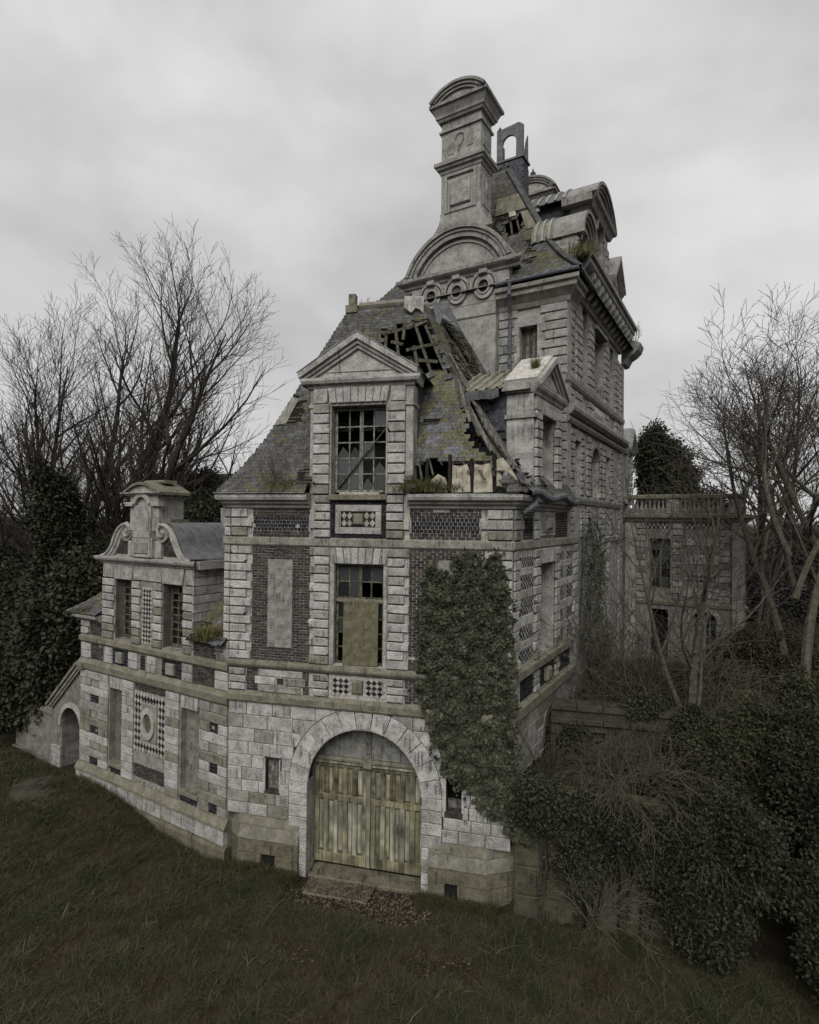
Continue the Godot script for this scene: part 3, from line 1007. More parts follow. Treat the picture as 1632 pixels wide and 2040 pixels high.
	# first-floor window, half boarded
	window(PF, "window", 3.3, 7.9 + 0.1, 4.76, 9.02, -0.16, 0.07, 2, 2, 2, [[3, 1, 1], [2, 1, 1]], M.frame_green, "upper light of the boarded first-floor window")
	window(PF, "window", 3.3, 6.14, 4.76, 7.94, -0.16, 0.07, 1, 4, 4, [[0, 3, 1], [0, 2, 1], [3, 2, 1], [3, 3, 1], [3, 1, 1]], M.frame_green, "lower light of the boarded first-floor window")
	blk(f, "transom", 3.28, 7.92, 4.78, 8.02, -0.2, -0.09, M.ledge, 0.01)
	var bd := put("window_board", chateau, block_mesh(1.04, 1.78, 0.02, 0.003), M.board, PF * Transform3D(Basis(Vector3.BACK, deg_to_rad(0.8)) * Basis(Vector3.RIGHT, deg_to_rad(-4.0)), Vector3(3.58, 6.16, 0.02)))
	bd.set_meta("label", "mossy wooden sheet leaning in the first-floor window")
	dormer_front(f)

func carriage_door() -> void:
	var d := Node3D.new()
	d.name = "carriage_door"
	d.transform = PF
	chateau.add_child(d, true)
	d.set_meta("label", "arched double carriage door of mossy panelled wood")
	var z := -0.52
	var x0 := DOOR_X - DOOR_R
	var x1 := DOOR_X + DOOR_R
	var y0 := 0.2
	blk(d, "door_back", x0 - 0.05, y0, x1 + 0.05, 3.2, z - 0.08, z - 0.02, M.door_c, 0.0)
	var half := DOOR_R
	for sd in [0, 1]:
		var a: float = x0 + 0.03 if sd == 0 else DOOR_X + 0.07
		var b: float = DOOR_X - 0.07 if sd == 0 else x1 - 0.03
		blk(d, "door_rail", a, y0, b, y0 + 0.3, z - 0.02, z + 0.03, M.door)
		blk(d, "door_rail", a, 2.02, b, 2.2, z - 0.02, z + 0.03, M.door)
		blk(d, "door_rail", a, 3.0, b, 3.12, z - 0.02, z + 0.03, M.door_c)
		var n := 5
		for i in n + 1:
			var x := lerpf(a, b - 0.12, float(i) / n)
			blk(d, "door_stile", x, y0 + 0.3, x + 0.13, 2.02, z - 0.02, z + 0.025, M.door_b if rng.randf() < 0.6 else M.door, 0.008)
			blk(d, "door_stile", x, 2.2, x + 0.13, 3.0, z - 0.02, z + 0.025, M.door if rng.randf() < 0.6 else M.door_c, 0.008)
			if i < n:
				var x2 := lerpf(a, b - 0.12, float(i + 1) / n)
				blk(d, "door_panel", x + 0.145, y0 + 0.36, x2 - 0.02, 1.97, z - 0.03, z - 0.005, M.door_b if rng.randf() < 0.5 else M.door, 0.02)
				blk(d, "door_panel", x + 0.145, 2.25, x2 - 0.02, 2.94, z - 0.03, z + 0.0, M.door_b if rng.randf() < 0.4 else M.door, 0.012)
	blk(d, "meeting_stile", DOOR_X - 0.07, y0, DOOR_X + 0.06, 3.12, z - 0.02, z + 0.06, M.door_b, 0.02)
	blk(d, "transom", x0, 3.12, x1, 3.22, z - 0.05, z + 0.1, M.door_b, 0.02)
	blk(d, "transom", x0 + 0.02, 3.22, x1 - 0.02, 3.34, z - 0.05, z + 0.16, M.ledge, 0.03)
	blk(d, "transom_block", DOOR_X - 0.14, 3.1, DOOR_X + 0.14, 3.36, z - 0.05, z + 0.19, M.ledge, 0.03)
	blk(d, "lunette_post", DOOR_X - 0.08, 3.36, DOOR_X + 0.08, 4.42, z - 0.05, z + 0.05, M.dark_stone, 0.01)
	var xs := [x0, x0 + 0.78, DOOR_X - 0.08, DOOR_X + 0.08, DOOR_X + 0.95, x1]
	for i in 5:
		if i == 2: continue
		var pts := [Vector2(xs[i] + 0.008, 3.34), Vector2(xs[i + 1] - 0.008, 3.34)]
		for k in 9:
			var x := lerpf(xs[i + 1] - 0.008, xs[i] + 0.008, k / 8.0)
			var dx := x - DOOR_X
			pts.append(Vector2(x, maxf(3.36, SPRING + sqrt(maxf(0.0, (DOOR_R + 0.05) * (DOOR_R + 0.05) - dx * dx)))))
		pblk(d, "lunette_panel", pts, z - 0.06, z - 0.0 + 0.01 * (i % 2), M.lunette, 0.0)

func pediment(parent: Node3D, xc: float, half: float, y0: float, rise: float, z0: float, over: float, back: float, mt: Material, tym: Material) -> void:
	# raking cornice of three stepped bands over a tympanum
	var bands := [[0.0, 0.16, over], [0.16, 0.26, over - 0.09], [0.26, 0.36, over - 0.16]]
	for sd in [-1, 1]:
		for b in bands:
			var l := sqrt(half * half + rise * rise)
			var nx := rise / l
			var ny := half / l
			var p0 := Vector2(xc + sd * half, y0)
			var p1 := Vector2(xc, y0 + rise)
			var off0 := Vector2(-sd * nx, -ny)
			var t0: float = b[0]
			var t1: float = b[1]
			var a := Vector2(xc + sd * (half - t0 * 0.2), y0 - t0 * 0.95)
			var c := Vector2(xc + sd * (half - t1 * 0.2), y0 - t1 * 0.95)
			pblk(parent, "raking_cornice", [a, Vector2(xc, y0 + rise - t0 / ny), Vector2(xc, y0 + rise - t1 / ny), c] if sd > 0 else [Vector2(xc, y0 + rise - t0 / ny), a, c, Vector2(xc, y0 + rise - t1 / ny)], back, z0 + b[2], mt, 0.0)
	pblk(parent, "tympanum", [Vector2(xc - half + 0.1, y0 - 0.3), Vector2(xc + half - 0.1, y0 - 0.3), Vector2(xc, y0 + rise - 0.2)], back, z0, tym, 0.0)
	pblk(parent, "tympanum_panel", [Vector2(xc - half * 0.55, y0 + 0.02), Vector2(xc + half * 0.55, y0 + 0.02), Vector2(xc, y0 + rise - 0.55)], z0, z0 + 0.03, tym, 0.01)

func dormer_front(f: Node3D) -> void:
	var xc := 3.98
	quoins(f, "quoin", 3.12, -1, 11.0, 13.62, 9, 0.5, 0.5, 0.1)
	quoins(f, "quoin", 4.86, 1, 11.0, 13.62, 9, 0.5, 0.5, 0.1)
	blk(f, "quoin", 2.62, 13.63, 3.05, 14.05, 0, 0.1, M.stone_b); blk(f, "quoin", 4.94, 13.63, 5.36, 14.05, 0, 0.1, M.stone_b)
	blk(f, "window_surround", 3.12, 11.0, 3.17, 13.6, -0.3, 0.06, M.stone_c); blk(f, "window_surround", 4.8, 11.0, 4.86, 13.6, -0.3, 0.06, M.stone_c)
	blk(f, "lintel", 3.12, 13.54, 4.86, 13.62, -0.3, 0.07, M.stone_c)
	blk(f, "window_sill", 3.14, 10.84, 4.86, 11.0, -0.4, 0.16, M.ledge, 0.02)
	# side pilasters of the dormer
	for sd in [-1, 1]:
		var x: float = 2.5 if sd < 0 else 5.36
		blk(f, "pilaster", x, 11.0, x + 0.12 + (0.1 if sd > 0 else 0.0), 13.5, -0.5, 0.02, M.stone_c)
		blk(f, "capital", x - 0.04, 13.5, x + 0.26, 13.6, -0.55, 0.06, M.stone_c)
		blk(f, "pilaster", x, 13.6, x + 0.22, 14.08, -0.5, 0.0, M.stone_c)
	var co := [[0, 14.05], [0.06, 14.07], [0.08, 14.14], [0.2, 14.18], [0.24, 14.26], [0.24, 14.34], [0.0, 14.37]]
	moulding(f, "cornice", 2.5, 5.56, co, 1.0, 1.0, M.stone_b, 4.0)
	pediment(f, xc - 0.02, 1.78, 14.5, 1.1, 0.02, 0.24, -0.8, M.stone_b, M.stone_b)
	# lead on the pediment
	for sd in [-1, 1]:
		var m := MB.new()
		m.bar(Vector3(xc - 0.02 + sd * 1.8, 14.515, -0.28), Vector3(xc - 0.02, 15.625, -0.28), 1.12, 0.02, Vector3(0, 1, 0))
		put("lead_capping", f, m.mesh(), M.zinc)
	# slate-hung cheeks and a little roof running back to the big slope
	var ck := MB.new()
	ck.box(Vector3(2.55, 11.0, -3.0), Vector3(2.62, 14.2, -0.45)); ck.box(Vector3(5.46, 11.0, -3.0), Vector3(5.53, 14.2, -0.45))
	ck.quad(Vector3(2.1, 14.4, -0.3), Vector3(xc, 15.55, -0.3), Vector3(xc, 15.55, -2.6), Vector3(2.1, 14.4, -2.6))
	ck.quad(Vector3(5.85, 14.4, -0.3), Vector3(xc, 15.55, -0.3), Vector3(xc, 15.55, -2.6), Vector3(5.85, 14.4, -2.6))
	put("dormer_cheek", f, ck.mesh(), M.slate_edge)
	var xfs := []
	var cols := []
	for r in 25:
		for i in 8:
			var z := -0.5 - i * 0.22 - (0.11 if r % 2 else 0.0)
			xfs.append(Transform3D(Basis(Vector3(0, 0, 0.215), Vector3(0.014, 0, 0), Vector3(-0.006, 0.15, 0)), Vector3(5.54, 11.05 + r * 0.126, z)))
			cols.append(Color(0.1, 0.1, 0.1).lerp(Color(0.14, 0.145, 0.16), rng.randf()))
	stuff("slating", f, cache.get("slate", unit_box()), M.tint, xfs, cols)
	var wn := window(PF, "window", 3.18, 11.08, 4.8, 13.52, -0.24, 0.075, 2, 2, 5, [[0, 0, 1], [1, 0, 1], [2, 0, 1], [0, 1, 1], [1, 1, 1], [2, 1, 1], [3, 1, 1], [0, 2, 2], [1, 2, 2], [3, 2, 1], [2, 3, 1], [3, 3, 2], [2, 4, 2]], M.frame, "broken casement window in the front dormer")
	var bar := MB.new()
	bar.bar(Vector3(3.3, 11.2, -0.2), Vector3(4.78, 12.95, -0.17), 0.05, 0.03)
	put("fallen_glazing_bar", wn, bar.mesh(), M.old_wood)
	blk(f, "broken_sill", 3.4, 11.0, 4.6, 11.07, -0.2, -0.02, M.plaster, 0.01)

# ------------------------------------------------------------------ corner pavilion, right side
func pavilion_side() -> void:
	var f := wall("side_wall", PR, [[0.0, 2.6, 6.55, 9.7], [0.0, 9.7, 5.3, 10.95], [1.45, 10.95, 4.15, 14.1]], [[2.15, 6.3, 3.72, 9.3], [2.1, 11.2, 3.55, 13.5], [2.7, 2.6, 4.3, 4.4]], M.stone_c)
	var s1 := [[0, 9.49], [0.04, 9.5], [0.07, 9.54], [0.07, 9.72], [0.0, 9.76]]
	moulding(f, "string_course", 0, 6.6, s1, 0.73, 0.0, M.ledge_b)
	moulding(f, "sill_course", 0, 5.7, [[0, 5.9], [0.06, 5.92], [0.14, 6.0], [0.14, 6.2], [0.0, 6.25]], 0.73, 0.0, M.ledge)
	moulding(f, "string_course", 0, 6.2, [[0, 4.86], [0.1, 4.88], [0.14, 4.95], [0.15, 5.22], [0.0, 5.3]], 0.73, 0.0, M.ledge)
	var co := [[0, 10.6], [0.08, 10.62], [0.1, 10.68], [0.2, 10.74], [0.22, 10.8], [0.34, 10.84], [0.37, 10.92], [0.37, 10.99], [0.0, 11.03]]
	moulding(f, "cornice", 0, 5.2, co, 0.73, 0.0, M.stone_c)
	quoins(f, "quoin", 0.01, 1, 9.76, 10.6, 3, 0.5, 0.68, 0.055)
	quoins(f, "quoin", 0.01, 1, 6.25, 9.49, 12, 0.45, 0.3, 0.05)
	quoins(f, "quoin", 2.14, -1, 6.25, 9.49, 12, 0.38, 0.5, 0.07)
	quoins(f, "quoin", 3.73, 1, 6.25, 9.49, 12, 0.38, 0.46, 0.07)
	quoins(f, "quoin", 6.54, -1, 6.25, 9.49, 12, 0.5, 0.62, 0.06)
	quoins(f, "quoin", 2.14, -1, 5.3, 5.9, 3, 0.4, 0.5, 0.06)
	quoins(f, "quoin", 3.73, 1, 5.3, 5.9, 3, 0.4, 0.5, 0.06)
	for i in 5:
		pblk(f, "voussoir", [Vector2(lerpf(2.16, 3.72, i / 5.0), 9.02), Vector2(lerpf(2.16, 3.72, (i + 1) / 5.0) - 0.02, 9.02), Vector2(lerpf(2.0, 3.86, (i + 1) / 5.0) - 0.02, 9.48), Vector2(lerpf(2.0, 3.86, i / 5.0), 9.48)], 0, 0.06)
	for y in [[9.02, 9.3, 3], [8.4, 8.75, 4], [7.68, 8.12, 5], [6.98, 7.34, 4], [6.36, 6.7, 4]]:
		dashes(f, 0.5, y[0], 1.62, y[1], y[2])
		dashes(f, 4.25, y[0], 4.75, y[1], y[2])
		dashes(f, 5.25, y[0], 5.9, y[1], y[2])
	for y in [[8.78, 9.0], [8.14, 8.38], [7.36, 7.66], [6.72, 6.96]]:
		blk(f, "plain_band", 0.48, y[0], 1.62, y[1], 0, 0.03)
		blk(f, "plain_band", 4.2, y[0], 5.95, y[1], 0, 0.03)
	bricks(f, 0.75, 9.78, 1.6, 10.58, 0, [], false)
	bricks(f, 0.85, 9.95, 1.5, 10.4, 1, [], false, 0.02)
	quoins(f, "quoin", 2.05, -1, 9.76, 10.6, 3, 0.38, 0.38, 0.06)
	blk(f, "panel_frame", 2.1, 9.85, 3.65, 10.58, 0, 0.06, M.stone_c); blk(f, "carved_panel", 2.25, 9.95, 3.5, 10.5, 0.06, 0.085, M.ledge_b, 0.02)
	blk(f, "carved_boss", 2.6, 10.05, 3.15, 10.4, 0.085, 0.17, M.stone_d, 0.06)
	bricks(f, 3.75, 9.78, 5.2, 10.58, 0, [], false)
	bricks(f, 0.6, 5.32, 1.7, 5.88, 1, [], false)
	bricks(f, 2.15, 5.32, 3.72, 5.88, 1, [], false); blk(f, "boss", 2.7, 5.42, 3.15, 5.8, 0.02, 0.16, M.ledge, 0.06)
	bricks(f, 4.2, 5.32, 5.6, 5.88, 1, [], false)
	# bricked-up window deep in its reveal
	var rb := MB.new()
	rb.box(Vector3(2.1, 6.2, -0.6), Vector3(3.8, 9.4, -0.42))
	put("window_infill", f, rb.mesh(), M.dark_stone)
	bricks(f, 2.2, 6.3, 3.0, 9.3, 0, [], false, -0.42)
	blk(f, "window_frame", 3.0, 6.3, 3.06, 9.3, -0.42, -0.3, M.frame, 0.0)
	# base
	var x := 0.0
	for r in 6:
		x = 0.0
		while x < 6.0:
			var w := minf(rng.randf_range(0.5, 0.9), 6.05 - x)
			if w < 0.1: break
			if r < 5 and x + w > 2.7 and x < 4.3:
				if x < 2.5: blk(f, "ashlar_block", x, 2.65 + r * 0.365, 2.68, 3.0 + r * 0.365, 0, 0.03)
				x = 4.32; continue
			blk(f, "ashlar_block", x + 0.01, 2.65 + r * 0.365, x + w - 0.01, 3.0 + r * 0.365, 0, 0.03, M.plinth_b if rng.randf() < 0.4 else M.stone_d)
			x += w
	dashes(f, 0.3, 3.6, 1.6, 4.1, 5)
	arc(f, "basement_arch", 3.5, 3.55, 0.8, 1.05, 0, PI, -0.3, 0.05, 16, M.stone_d)
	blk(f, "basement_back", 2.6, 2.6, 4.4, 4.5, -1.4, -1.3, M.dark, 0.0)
	# dormer
	quoins(f, "quoin", 2.08, -1, 11.05, 13.55, 9, 0.55, 0.55, 0.12)
	quoins(f, "quoin", 3.58, 1, 11.05, 13.55, 9, 0.5, 0.5, 0.12)
	blk(f, "window_sill", 2.05, 11.05, 3.6, 11.22, -0.3, 0.14, M.stone_c)
	for i in 7:
		pblk(f, "voussoir", [Vector2(lerpf(2.1, 3.56, i / 7.0), 13.5), Vector2(lerpf(2.1, 3.56, (i + 1) / 7.0) - 0.015, 13.5), Vector2(lerpf(1.95, 3.7, (i + 1) / 7.0) - 0.015, 13.95), Vector2(lerpf(1.95, 3.7, i / 7.0), 13.95)], 0.0, 0.12, M.stone_b)
	blk(f, "quoin", 1.5, 13.56, 1.98, 13.95, 0, 0.12, M.stone_b); blk(f, "quoin", 3.68, 13.56, 4.1, 13.95, 0, 0.12, M.stone_b)
	blk(f, "dormer_side", 1.4, 11.0, 1.5, 14.0, -0.75, 0.06, M.stone_b)
	blk(f, "capital", 1.34, 13.3, 1.55, 13.42, -0.8, 0.15, M.stone_c)
	moulding(f, "cornice", 1.45, 4.12, [[0, 13.95], [0.14, 13.97], [0.17, 14.06], [0.24, 14.12], [0.27, 14.2], [0.27, 14.28], [0.0, 14.32]], 1.0, 1.0, M.stone_c, 3.0)
	blk(f, "cornice_return", 1.2, 14.1, 1.5, 14.3, -0.85, 0.0, M.stone_c)
	pediment(f, 2.8, 1.5, 14.38, 0.98, 0.1, 0.24, -0.8, M.stone_b, M.stone_b)
	var cap := MB.new()
	for sd in [-1, 1]:
		cap.bar(Vector3(2.8 + sd * 1.5, 14.4, -0.3), Vector3(2.8, 15.4, -0.3), 1.0, 0.07, Vector3(0, 1, 0))
	put("pediment_capping", f, cap.mesh(), M.white)
	var rf := MB.new()
	var xfs := []
	rf.quad(Vector3(1.0, 14.15, -0.8), Vector3(2.8, 15.1, -0.8), Vector3(2.8, 15.1, -2.6), Vector3(1.0, 14.15, -2.6))
	rf.quad(Vector3(4.6, 14.15, -0.8), Vector3(2.8, 15.1, -0.8), Vector3(2.8, 15.1, -2.6), Vector3(4.6, 14.15, -2.6))
	put("zinc_roof", f, rf.mesh(), M.zinc_moss)
	for k in 6:
		var rib := MB.new()
		rib.tube([Vector3(1.0, 14.17, -0.9 - k * 0.33), Vector3(2.8, 15.14, -0.9 - k * 0.33)], [0.05, 0.05], 6)
		put("roof_rib", f, rib.mesh(), M.zinc_moss)
	var fl := MB.new()
	for k in 6:
		fl.quad(Vector3(0.98, 14.16, -0.85 - k * 0.3), Vector3(0.98, 14.16, -1.15 - k * 0.3), Vector3(1.02, 13.86 + rng.randf_range(-0.05, 0.07), -1.15 - k * 0.3), Vector3(1.02, 13.86 + rng.randf_range(-0.05, 0.07), -0.85 - k * 0.3))
	put("torn_flashing", f, fl.mesh(), M.lead)
	var ck := MB.new()
	ck.box(Vector3(1.44, 11.0, -3.2), Vector3(1.5, 14.1, -0.7)); ck.box(Vector3(4.1, 11.0, -2.6), Vector3(4.16, 14.1, 0.0))
	put("dormer_cheek", f, ck.mesh(), M.deck)
	xfs = []
	var cols := []
	for r in 24:
		for i in 11:
			var z := -0.8 - i * 0.22 - (0.11 if r % 2 else 0.0)
			if rng.randf() < 0.06 + (0.35 if r > 9 and r < 15 else 0.0): continue
			xfs.append(Transform3D(Basis(Vector3(0, 0, 0.21), Vector3(-0.02, 0, 0), Vector3(0.008, 0.165, rng.randf_range(-0.01, 0.01))), Vector3(1.425, 11.1 + r * 0.126, z)))
			cols.append(Color(0.085, 0.085, 0.09).lerp(Color(0.125, 0.128, 0.14), rng.randf()))
	stuff("slating", f, cache.get("slate", unit_box()), M.tint, xfs, cols)
	window(PR, "window", 2.12, 11.22, 3.55, 13.5, -0.45, 0.08, 2, 1, 5, [[0, 2, 1], [1, 1, 1]], M.frame, "tall casement in the side dormer")

# ------------------------------------------------------------------ pavilion roof
func pavilion_roof() -> void:
	var n1 := PF * Vector3(-OV, 11.06, OV)
	var n2 := PF * Vector3(8.34 + OV * 0.73, 11.06, OV)
	var a := PF * Vector3(2.6, 17.55, -3.0)
	var b := PF * Vector3(5.1, 17.55, -3.0)
	var b2 := PR * Vector3(5.2, 17.55, -4.0)
	var e2 := PR * Vector3(5.2, 11.06, OV)
	var bl := LW * Vector3(-0.6, 11.06, -6.0)
	var open := [PackedVector2Array([Vector2(0.5, 0.83), Vector2(0.53, 0.77), Vector2(0.48, 0.74), Vector2(0.7, 0.63), Vector2(0.82, 0.57), Vector2(0.9, 0.6), Vector2(0.985, 0.57), Vector2(0.96, 0.72), Vector2(0.985, 0.85), Vector2(0.88, 0.87), Vector2(0.8, 0.84), Vector2(0.66, 0.87)]),
		PackedVector2Array([Vector2(0.69, 0.13), Vector2(0.78, 0.145), Vector2(0.87, 0.13), Vector2(0.97, 0.155), Vector2(0.96, -0.1), Vector2(0.66, -0.1)]),
		PackedVector2Array([Vector2(1.05, 0.5), Vector2(0.985, 0.44), Vector2(0.955, 0.34), Vector2(0.93, 0.24), Vector2(0.94, 0.17), Vector2(1.05, 0.13)]),
		PackedVector2Array([Vector2(0.312, -0.1), Vector2(0.664, -0.1), Vector2(0.64, 0.3), Vector2(0.33, 0.3)])]
	var bare := [PackedVector2Array([Vector2(-0.05, 0.48), Vector2(0.06, 0.5), Vector2(0.14, 0.38), Vector2(0.13, 0.33), Vector2(-0.02, 0.33)]),
		PackedVector2Array([Vector2(0.25, 0.115), Vector2(0.35, 0.115), Vector2(0.36, 0.03), Vector2(0.26, 0.035)]),
		PackedVector2Array([Vector2(0.5, 0.74), Vector2(0.58, 0.86), Vector2(0.8, 0.9), Vector2(1.0, 0.88), Vector2(1.0, 0.8), Vector2(0.8, 0.84), Vector2(0.6, 0.8)]),
		PackedVector2Array([Vector2(0.74, 0.33), Vector2(0.82, 0.34), Vector2(0.81, 0.315), Vector2(0.73, 0.31)])]
	var moss := func(u: float, v: float) -> float:
		return (0.6 if v > 0.13 and v < 0.62 and u > 0.66 else 0.3 if v > 0.8 and u > 0.3 else 0.07) * (0.35 if sin(u * 23.0 + v * 17.0) > 0.55 else 1.0)
	var q := [n1, n2, a, b]
	var o := slope("front_roof", q, open, bare, moss, 300, Rect2(0.66, 0.1, 0.4, 0.5), 0.125, 0.25, false)
	# plaster left between the feet of the rafters
	var xs := [5.98, 6.62, 7.22, 7.84]
	var tops := [0.5, 0.78, 0.8, 0.95]
	for i in 4:
		var x0: float = xs[i] + 0.04
		var x1: float = x0 + 0.52
		var tp: float = tops[i]
		var y0 := 11.06
		var pts := [Vector2(x0, y0), Vector2(x1, y0 + 0.02), Vector2(x1 - 0.02, y0 + tp * 0.7), Vector2(x1 - 0.1, y0 + tp), Vector2(x0 + 0.2, y0 + tp - 0.05), Vector2(x0 + 0.02, y0 + tp - 0.02)]
		if i == 0: pts = [Vector2(x0, y0), Vector2(x1, y0), Vector2(x1 - 0.05, y0 + 0.4), Vector2(x0 + 0.25, y0 + 0.52), Vector2(x0 + 0.06, y0 + 0.36)]
		if i == 3: pts = [Vector2(x0, y0 + 0.18), Vector2(x1 + 0.1, y0 + 0.04), Vector2(x1 + 0.12, y0 + 0.2), Vector2(x1 - 0.1, y0 + 0.6), Vector2(x0 + 0.16, y0 + tp), Vector2(x0, y0 + 0.9)]
		var m := MB.new()
		m.poly(PackedVector2Array(pts), -0.16, -0.08, 0.015)
		put("plaster_infill", o, m.mesh(), M.plaster, PF)
		var stud := MB.new()
		stud.box(Vector3(x0 - 0.11, 11.03, -0.2), Vector3(x0 - 0.02, 12.0 + 0.12 * (i % 2), -0.1))
		put("stud", o, stud.mesh(), M.deck, PF)
	# broken rafter feet and battens hanging in the holes
	for k in 7:
		var u: float = 0.71 + k * 0.04
		var m := MB.new()
		m.bar(patch(q, u, 0.15), patch(q, u + rng.randf_range(-0.004, 0.004), rng.randf_range(0.05, 0.12)), 0.05, 0.04, PF.basis.z)
		put("broken_lath", o, m.mesh(), M.old_wood)
	for k in [[0.52, 0.82, 0.8, 0.85], [0.72, 0.715, 0.99, 0.745], [0.8, 0.655, 0.93, 0.64], [0.6, 0.77, 0.7, 0.75]]:
		var m := MB.new()
		m.bar(patch(q, k[0], k[1]) + PF.basis.z * 0.05, patch(q, k[2], k[3]) + PF.basis.z * 0.05, 0.1, 0.07, PF.basis.z)
		put("broken_lath", o, m.mesh(), M.old_wood)
	for k in [[0.55, 0.7, 0.545, 0.86], [0.66, 0.6, 0.64, 0.87], [0.78, 0.56, 0.785, 0.74], [0.86, 0.57, 0.845, 0.87], [0.955, 0.56, 0.94, 0.86], [0.7, 0.78, 0.75, 0.88]]:
		var m := MB.new()
		m.bar(patch(q, k[0], k[1]) - PF.basis.z * 0.03, patch(q, k[2], k[3]) - PF.basis.z * rng.randf_range(-0.05, 0.1), 0.09, 0.09, PF.basis.z)
		put("rafter", o, m.mesh(), M.old_wood)
	for k in 16:
		var u := rng.randf_range(0.5, 0.99)
		var v: float = [0.56, 0.87, 0.62][k % 3] + rng.randf_range(-0.02, 0.02)
		put("fallen_slate", o, cache["slate"], M.slate_1 if k % 2 else M.slate_0, Transform3D(Basis(PF.basis.z, rng.randf_range(-0.9, 0.9)) * PF.basis * Basis(Vector3.RIGHT, 0.9 + rng.randf_range(-0.3, 0.3)) * Basis.from_scale(Vector3(0.24, 0.012, 0.26)), patch(q, u, v) + PF.basis.z * 0.05))
	for k in 5:
		var hb := MB.new()
		var v0 := 0.1 + k * 0.07
		hb.bar(patch(q, 1.0 - 0.012 * k, v0) + Vector3(0.02, 0.07, 0.05), patch(q, 0.99, v0 + 0.2 + 0.03 * (k % 2)) + Vector3(0.02 * k, 0.07, 0.03), 0.1, 0.035, PF.basis.z)
		put("hip_board", o, hb.mesh(), M.grey_wood if k % 2 else M.old_wood)
	# plaster on the left hip
	var hp := MB.new()
	hp.quad(patch(q, 0.0, 0.33), patch(q, 0.06, 0.34), patch(q, 0.05, 0.47), patch(q, 0.0, 0.48))
	put("plaster_hip", o, hp.mesh(), M.ledge_b, T(0, 0.03, 0.03))
	# side slope, half stripped
	var open2 := [PackedVector2Array([Vector2(0.015, 0.5), Vector2(0.1, 0.44), Vector2(0.3, 0.27), Vector2(0.34, 0.1), Vector2(0.1, 0.07), Vector2(0.02, 0.12)]), PackedVector2Array([Vector2(0.3, 0.86), Vector2(0.42, 0.94), Vector2(0.55, 0.74), Vector2(0.44, 0.66)])]
	var bare2 := [PackedVector2Array([Vector2(0.08, 0.66), Vector2(0.36, 0.97), Vector2(0.75, 1.0), Vector2(0.9, 0.88), Vector2(0.66, 0.63), Vector2(0.2, 0.5)])]
	var moss2 := func(u: float, v: float) -> float: return 0.55 if v > 0.3 else 0.2
	var q2 := [n2, e2, b, b2]
	var o2 := slope("side_roof", q2, open2, bare2, moss2, 0, Rect2(), 0.125, 0.25)
	for k in 14:
		var m := MB.new()
		var v := 0.12 + k * 0.03
		m.bar(patch(q2, 0.05 + rng.randf() * 0.04, v + 0.18) + Vector3(0.05, 0.05, 0.05), patch(q2, 0.1 + rng.randf() * 0.1, v - 0.1) + Vector3(0.08, 0.06, 0.08), 0.07, 0.05)
		put("fallen_batten", o2, m.mesh(), M.grey_wood)
	# loose slates slid down into the gutter
	for k in 26:
		var u := rng.randf_range(-0.02, 0.5)
		var p := patch(q2, u, rng.randf_range(0.02, 0.16))
		var bs := Basis(Vector3(rng.randf_range(-1, 1), 1, rng.randf_range(-1, 1)).normalized(), rng.randf() * TAU) * Basis.from_scale(Vector3(0.24, 0.012, 0.32))
		put("fallen_slate", o2, cache["slate"], M.slate_2 if k % 3 == 0 else M.slate_0, Transform3D(Basis(PR.basis.x, rng.randf_range(0.4, 0.9)) * bs, p + Vector3(0.06, 0.06, 0.05)))
	# other slopes
	var none := func(_u: float, _v: float) -> float: return 0.1
	slope("left_roof", [bl, n1, a + PF.basis.z * -0.6, a], [], [], none, 0, Rect2(), 0.16, 0.3)
	var bk := MB.new()
	bk.quad(bl, e2, b2, a + PF.basis.z * -0.6)
	bk.tri(a, b, b2); bk.tri(a, b2, a + PF.basis.z * -0.6)
	put("back_roof", chateau, bk.mesh(), M.slate_edge)
	# ridge lead with a stub of masonry, and torn sheets
	var rd := MB.new()
	rd.tube([a + Vector3(0.35, 0.04, 0.07), b + Vector3(-0.1, 0.04, 0)], [0.13, 0.13], 8)
	put("ridge_lead", chateau, rd.mesh(), M.zinc_moss)
	var st := MB.new()
	st.box(Vector3(-0.12, -0.15, -0.12), Vector3(0.12, 0.36, 0.12)); st.box(Vector3(-0.2, -0.3, -0.2), Vector3(0.22, -0.05, 0.2))
	put("ridge_stub", chateau, st.mesh(), M.ledge, Transform3D(PF.basis, a + Vector3(0.1, 0.1, 0.0)))
	var ts := MB.new()
	for k in 5:
		var x := -0.55 + k * 0.13
		ts.quad(b + Vector3(x, 0.18, 0.12), b + Vector3(x + 0.13, 0.18, 0.1), b + Vector3(x + 0.1, -0.35 - 0.1 * sin(k * 2.0), 0.28), b + Vector3(x - 0.02, -0.35 - 0.1 * sin(k * 2.0 - 2.0), 0.3 - 0.04 * (k % 2)))
	put("torn_lead", chateau, ts.mesh(), M.zinc)
	var t2 := MB.new()
	var c0 := patch(q2, 0.18, 0.97) + Vector3(0.1, 0.1, 0.1)
	t2.tri(c0 + Vector3(-0.1, 0.25, 0), c0 + Vector3(0.45, 0.3, -0.2), c0 + Vector3(0.1, -0.75, 0.15)); t2.tri(c0 + Vector3(0.45, 0.3, -0.2), c0 + Vector3(0.95, -0.6, -0.3), c0 + Vector3(0.3, -0.2, 0.05))
	put("torn_lead", chateau, t2.mesh(), M.lead)
	# buckled gutter over the side cornice
	var gp := []
	var gr := []
	for k in 15:
		gp.append(PR * Vector3(0.1 + k * 0.36, 11.04 + 0.08 * sin(k * 0.9) - 0.004 * k, 0.4 + 0.03 * sin(k * 1.7)))
		gr.append(0.1 + 0.02 * (k % 2))
	var gu := MB.new()
	gu.tube(gp, gr, 8)
	put("gutter", chateau, gu.mesh(), M.pipe)
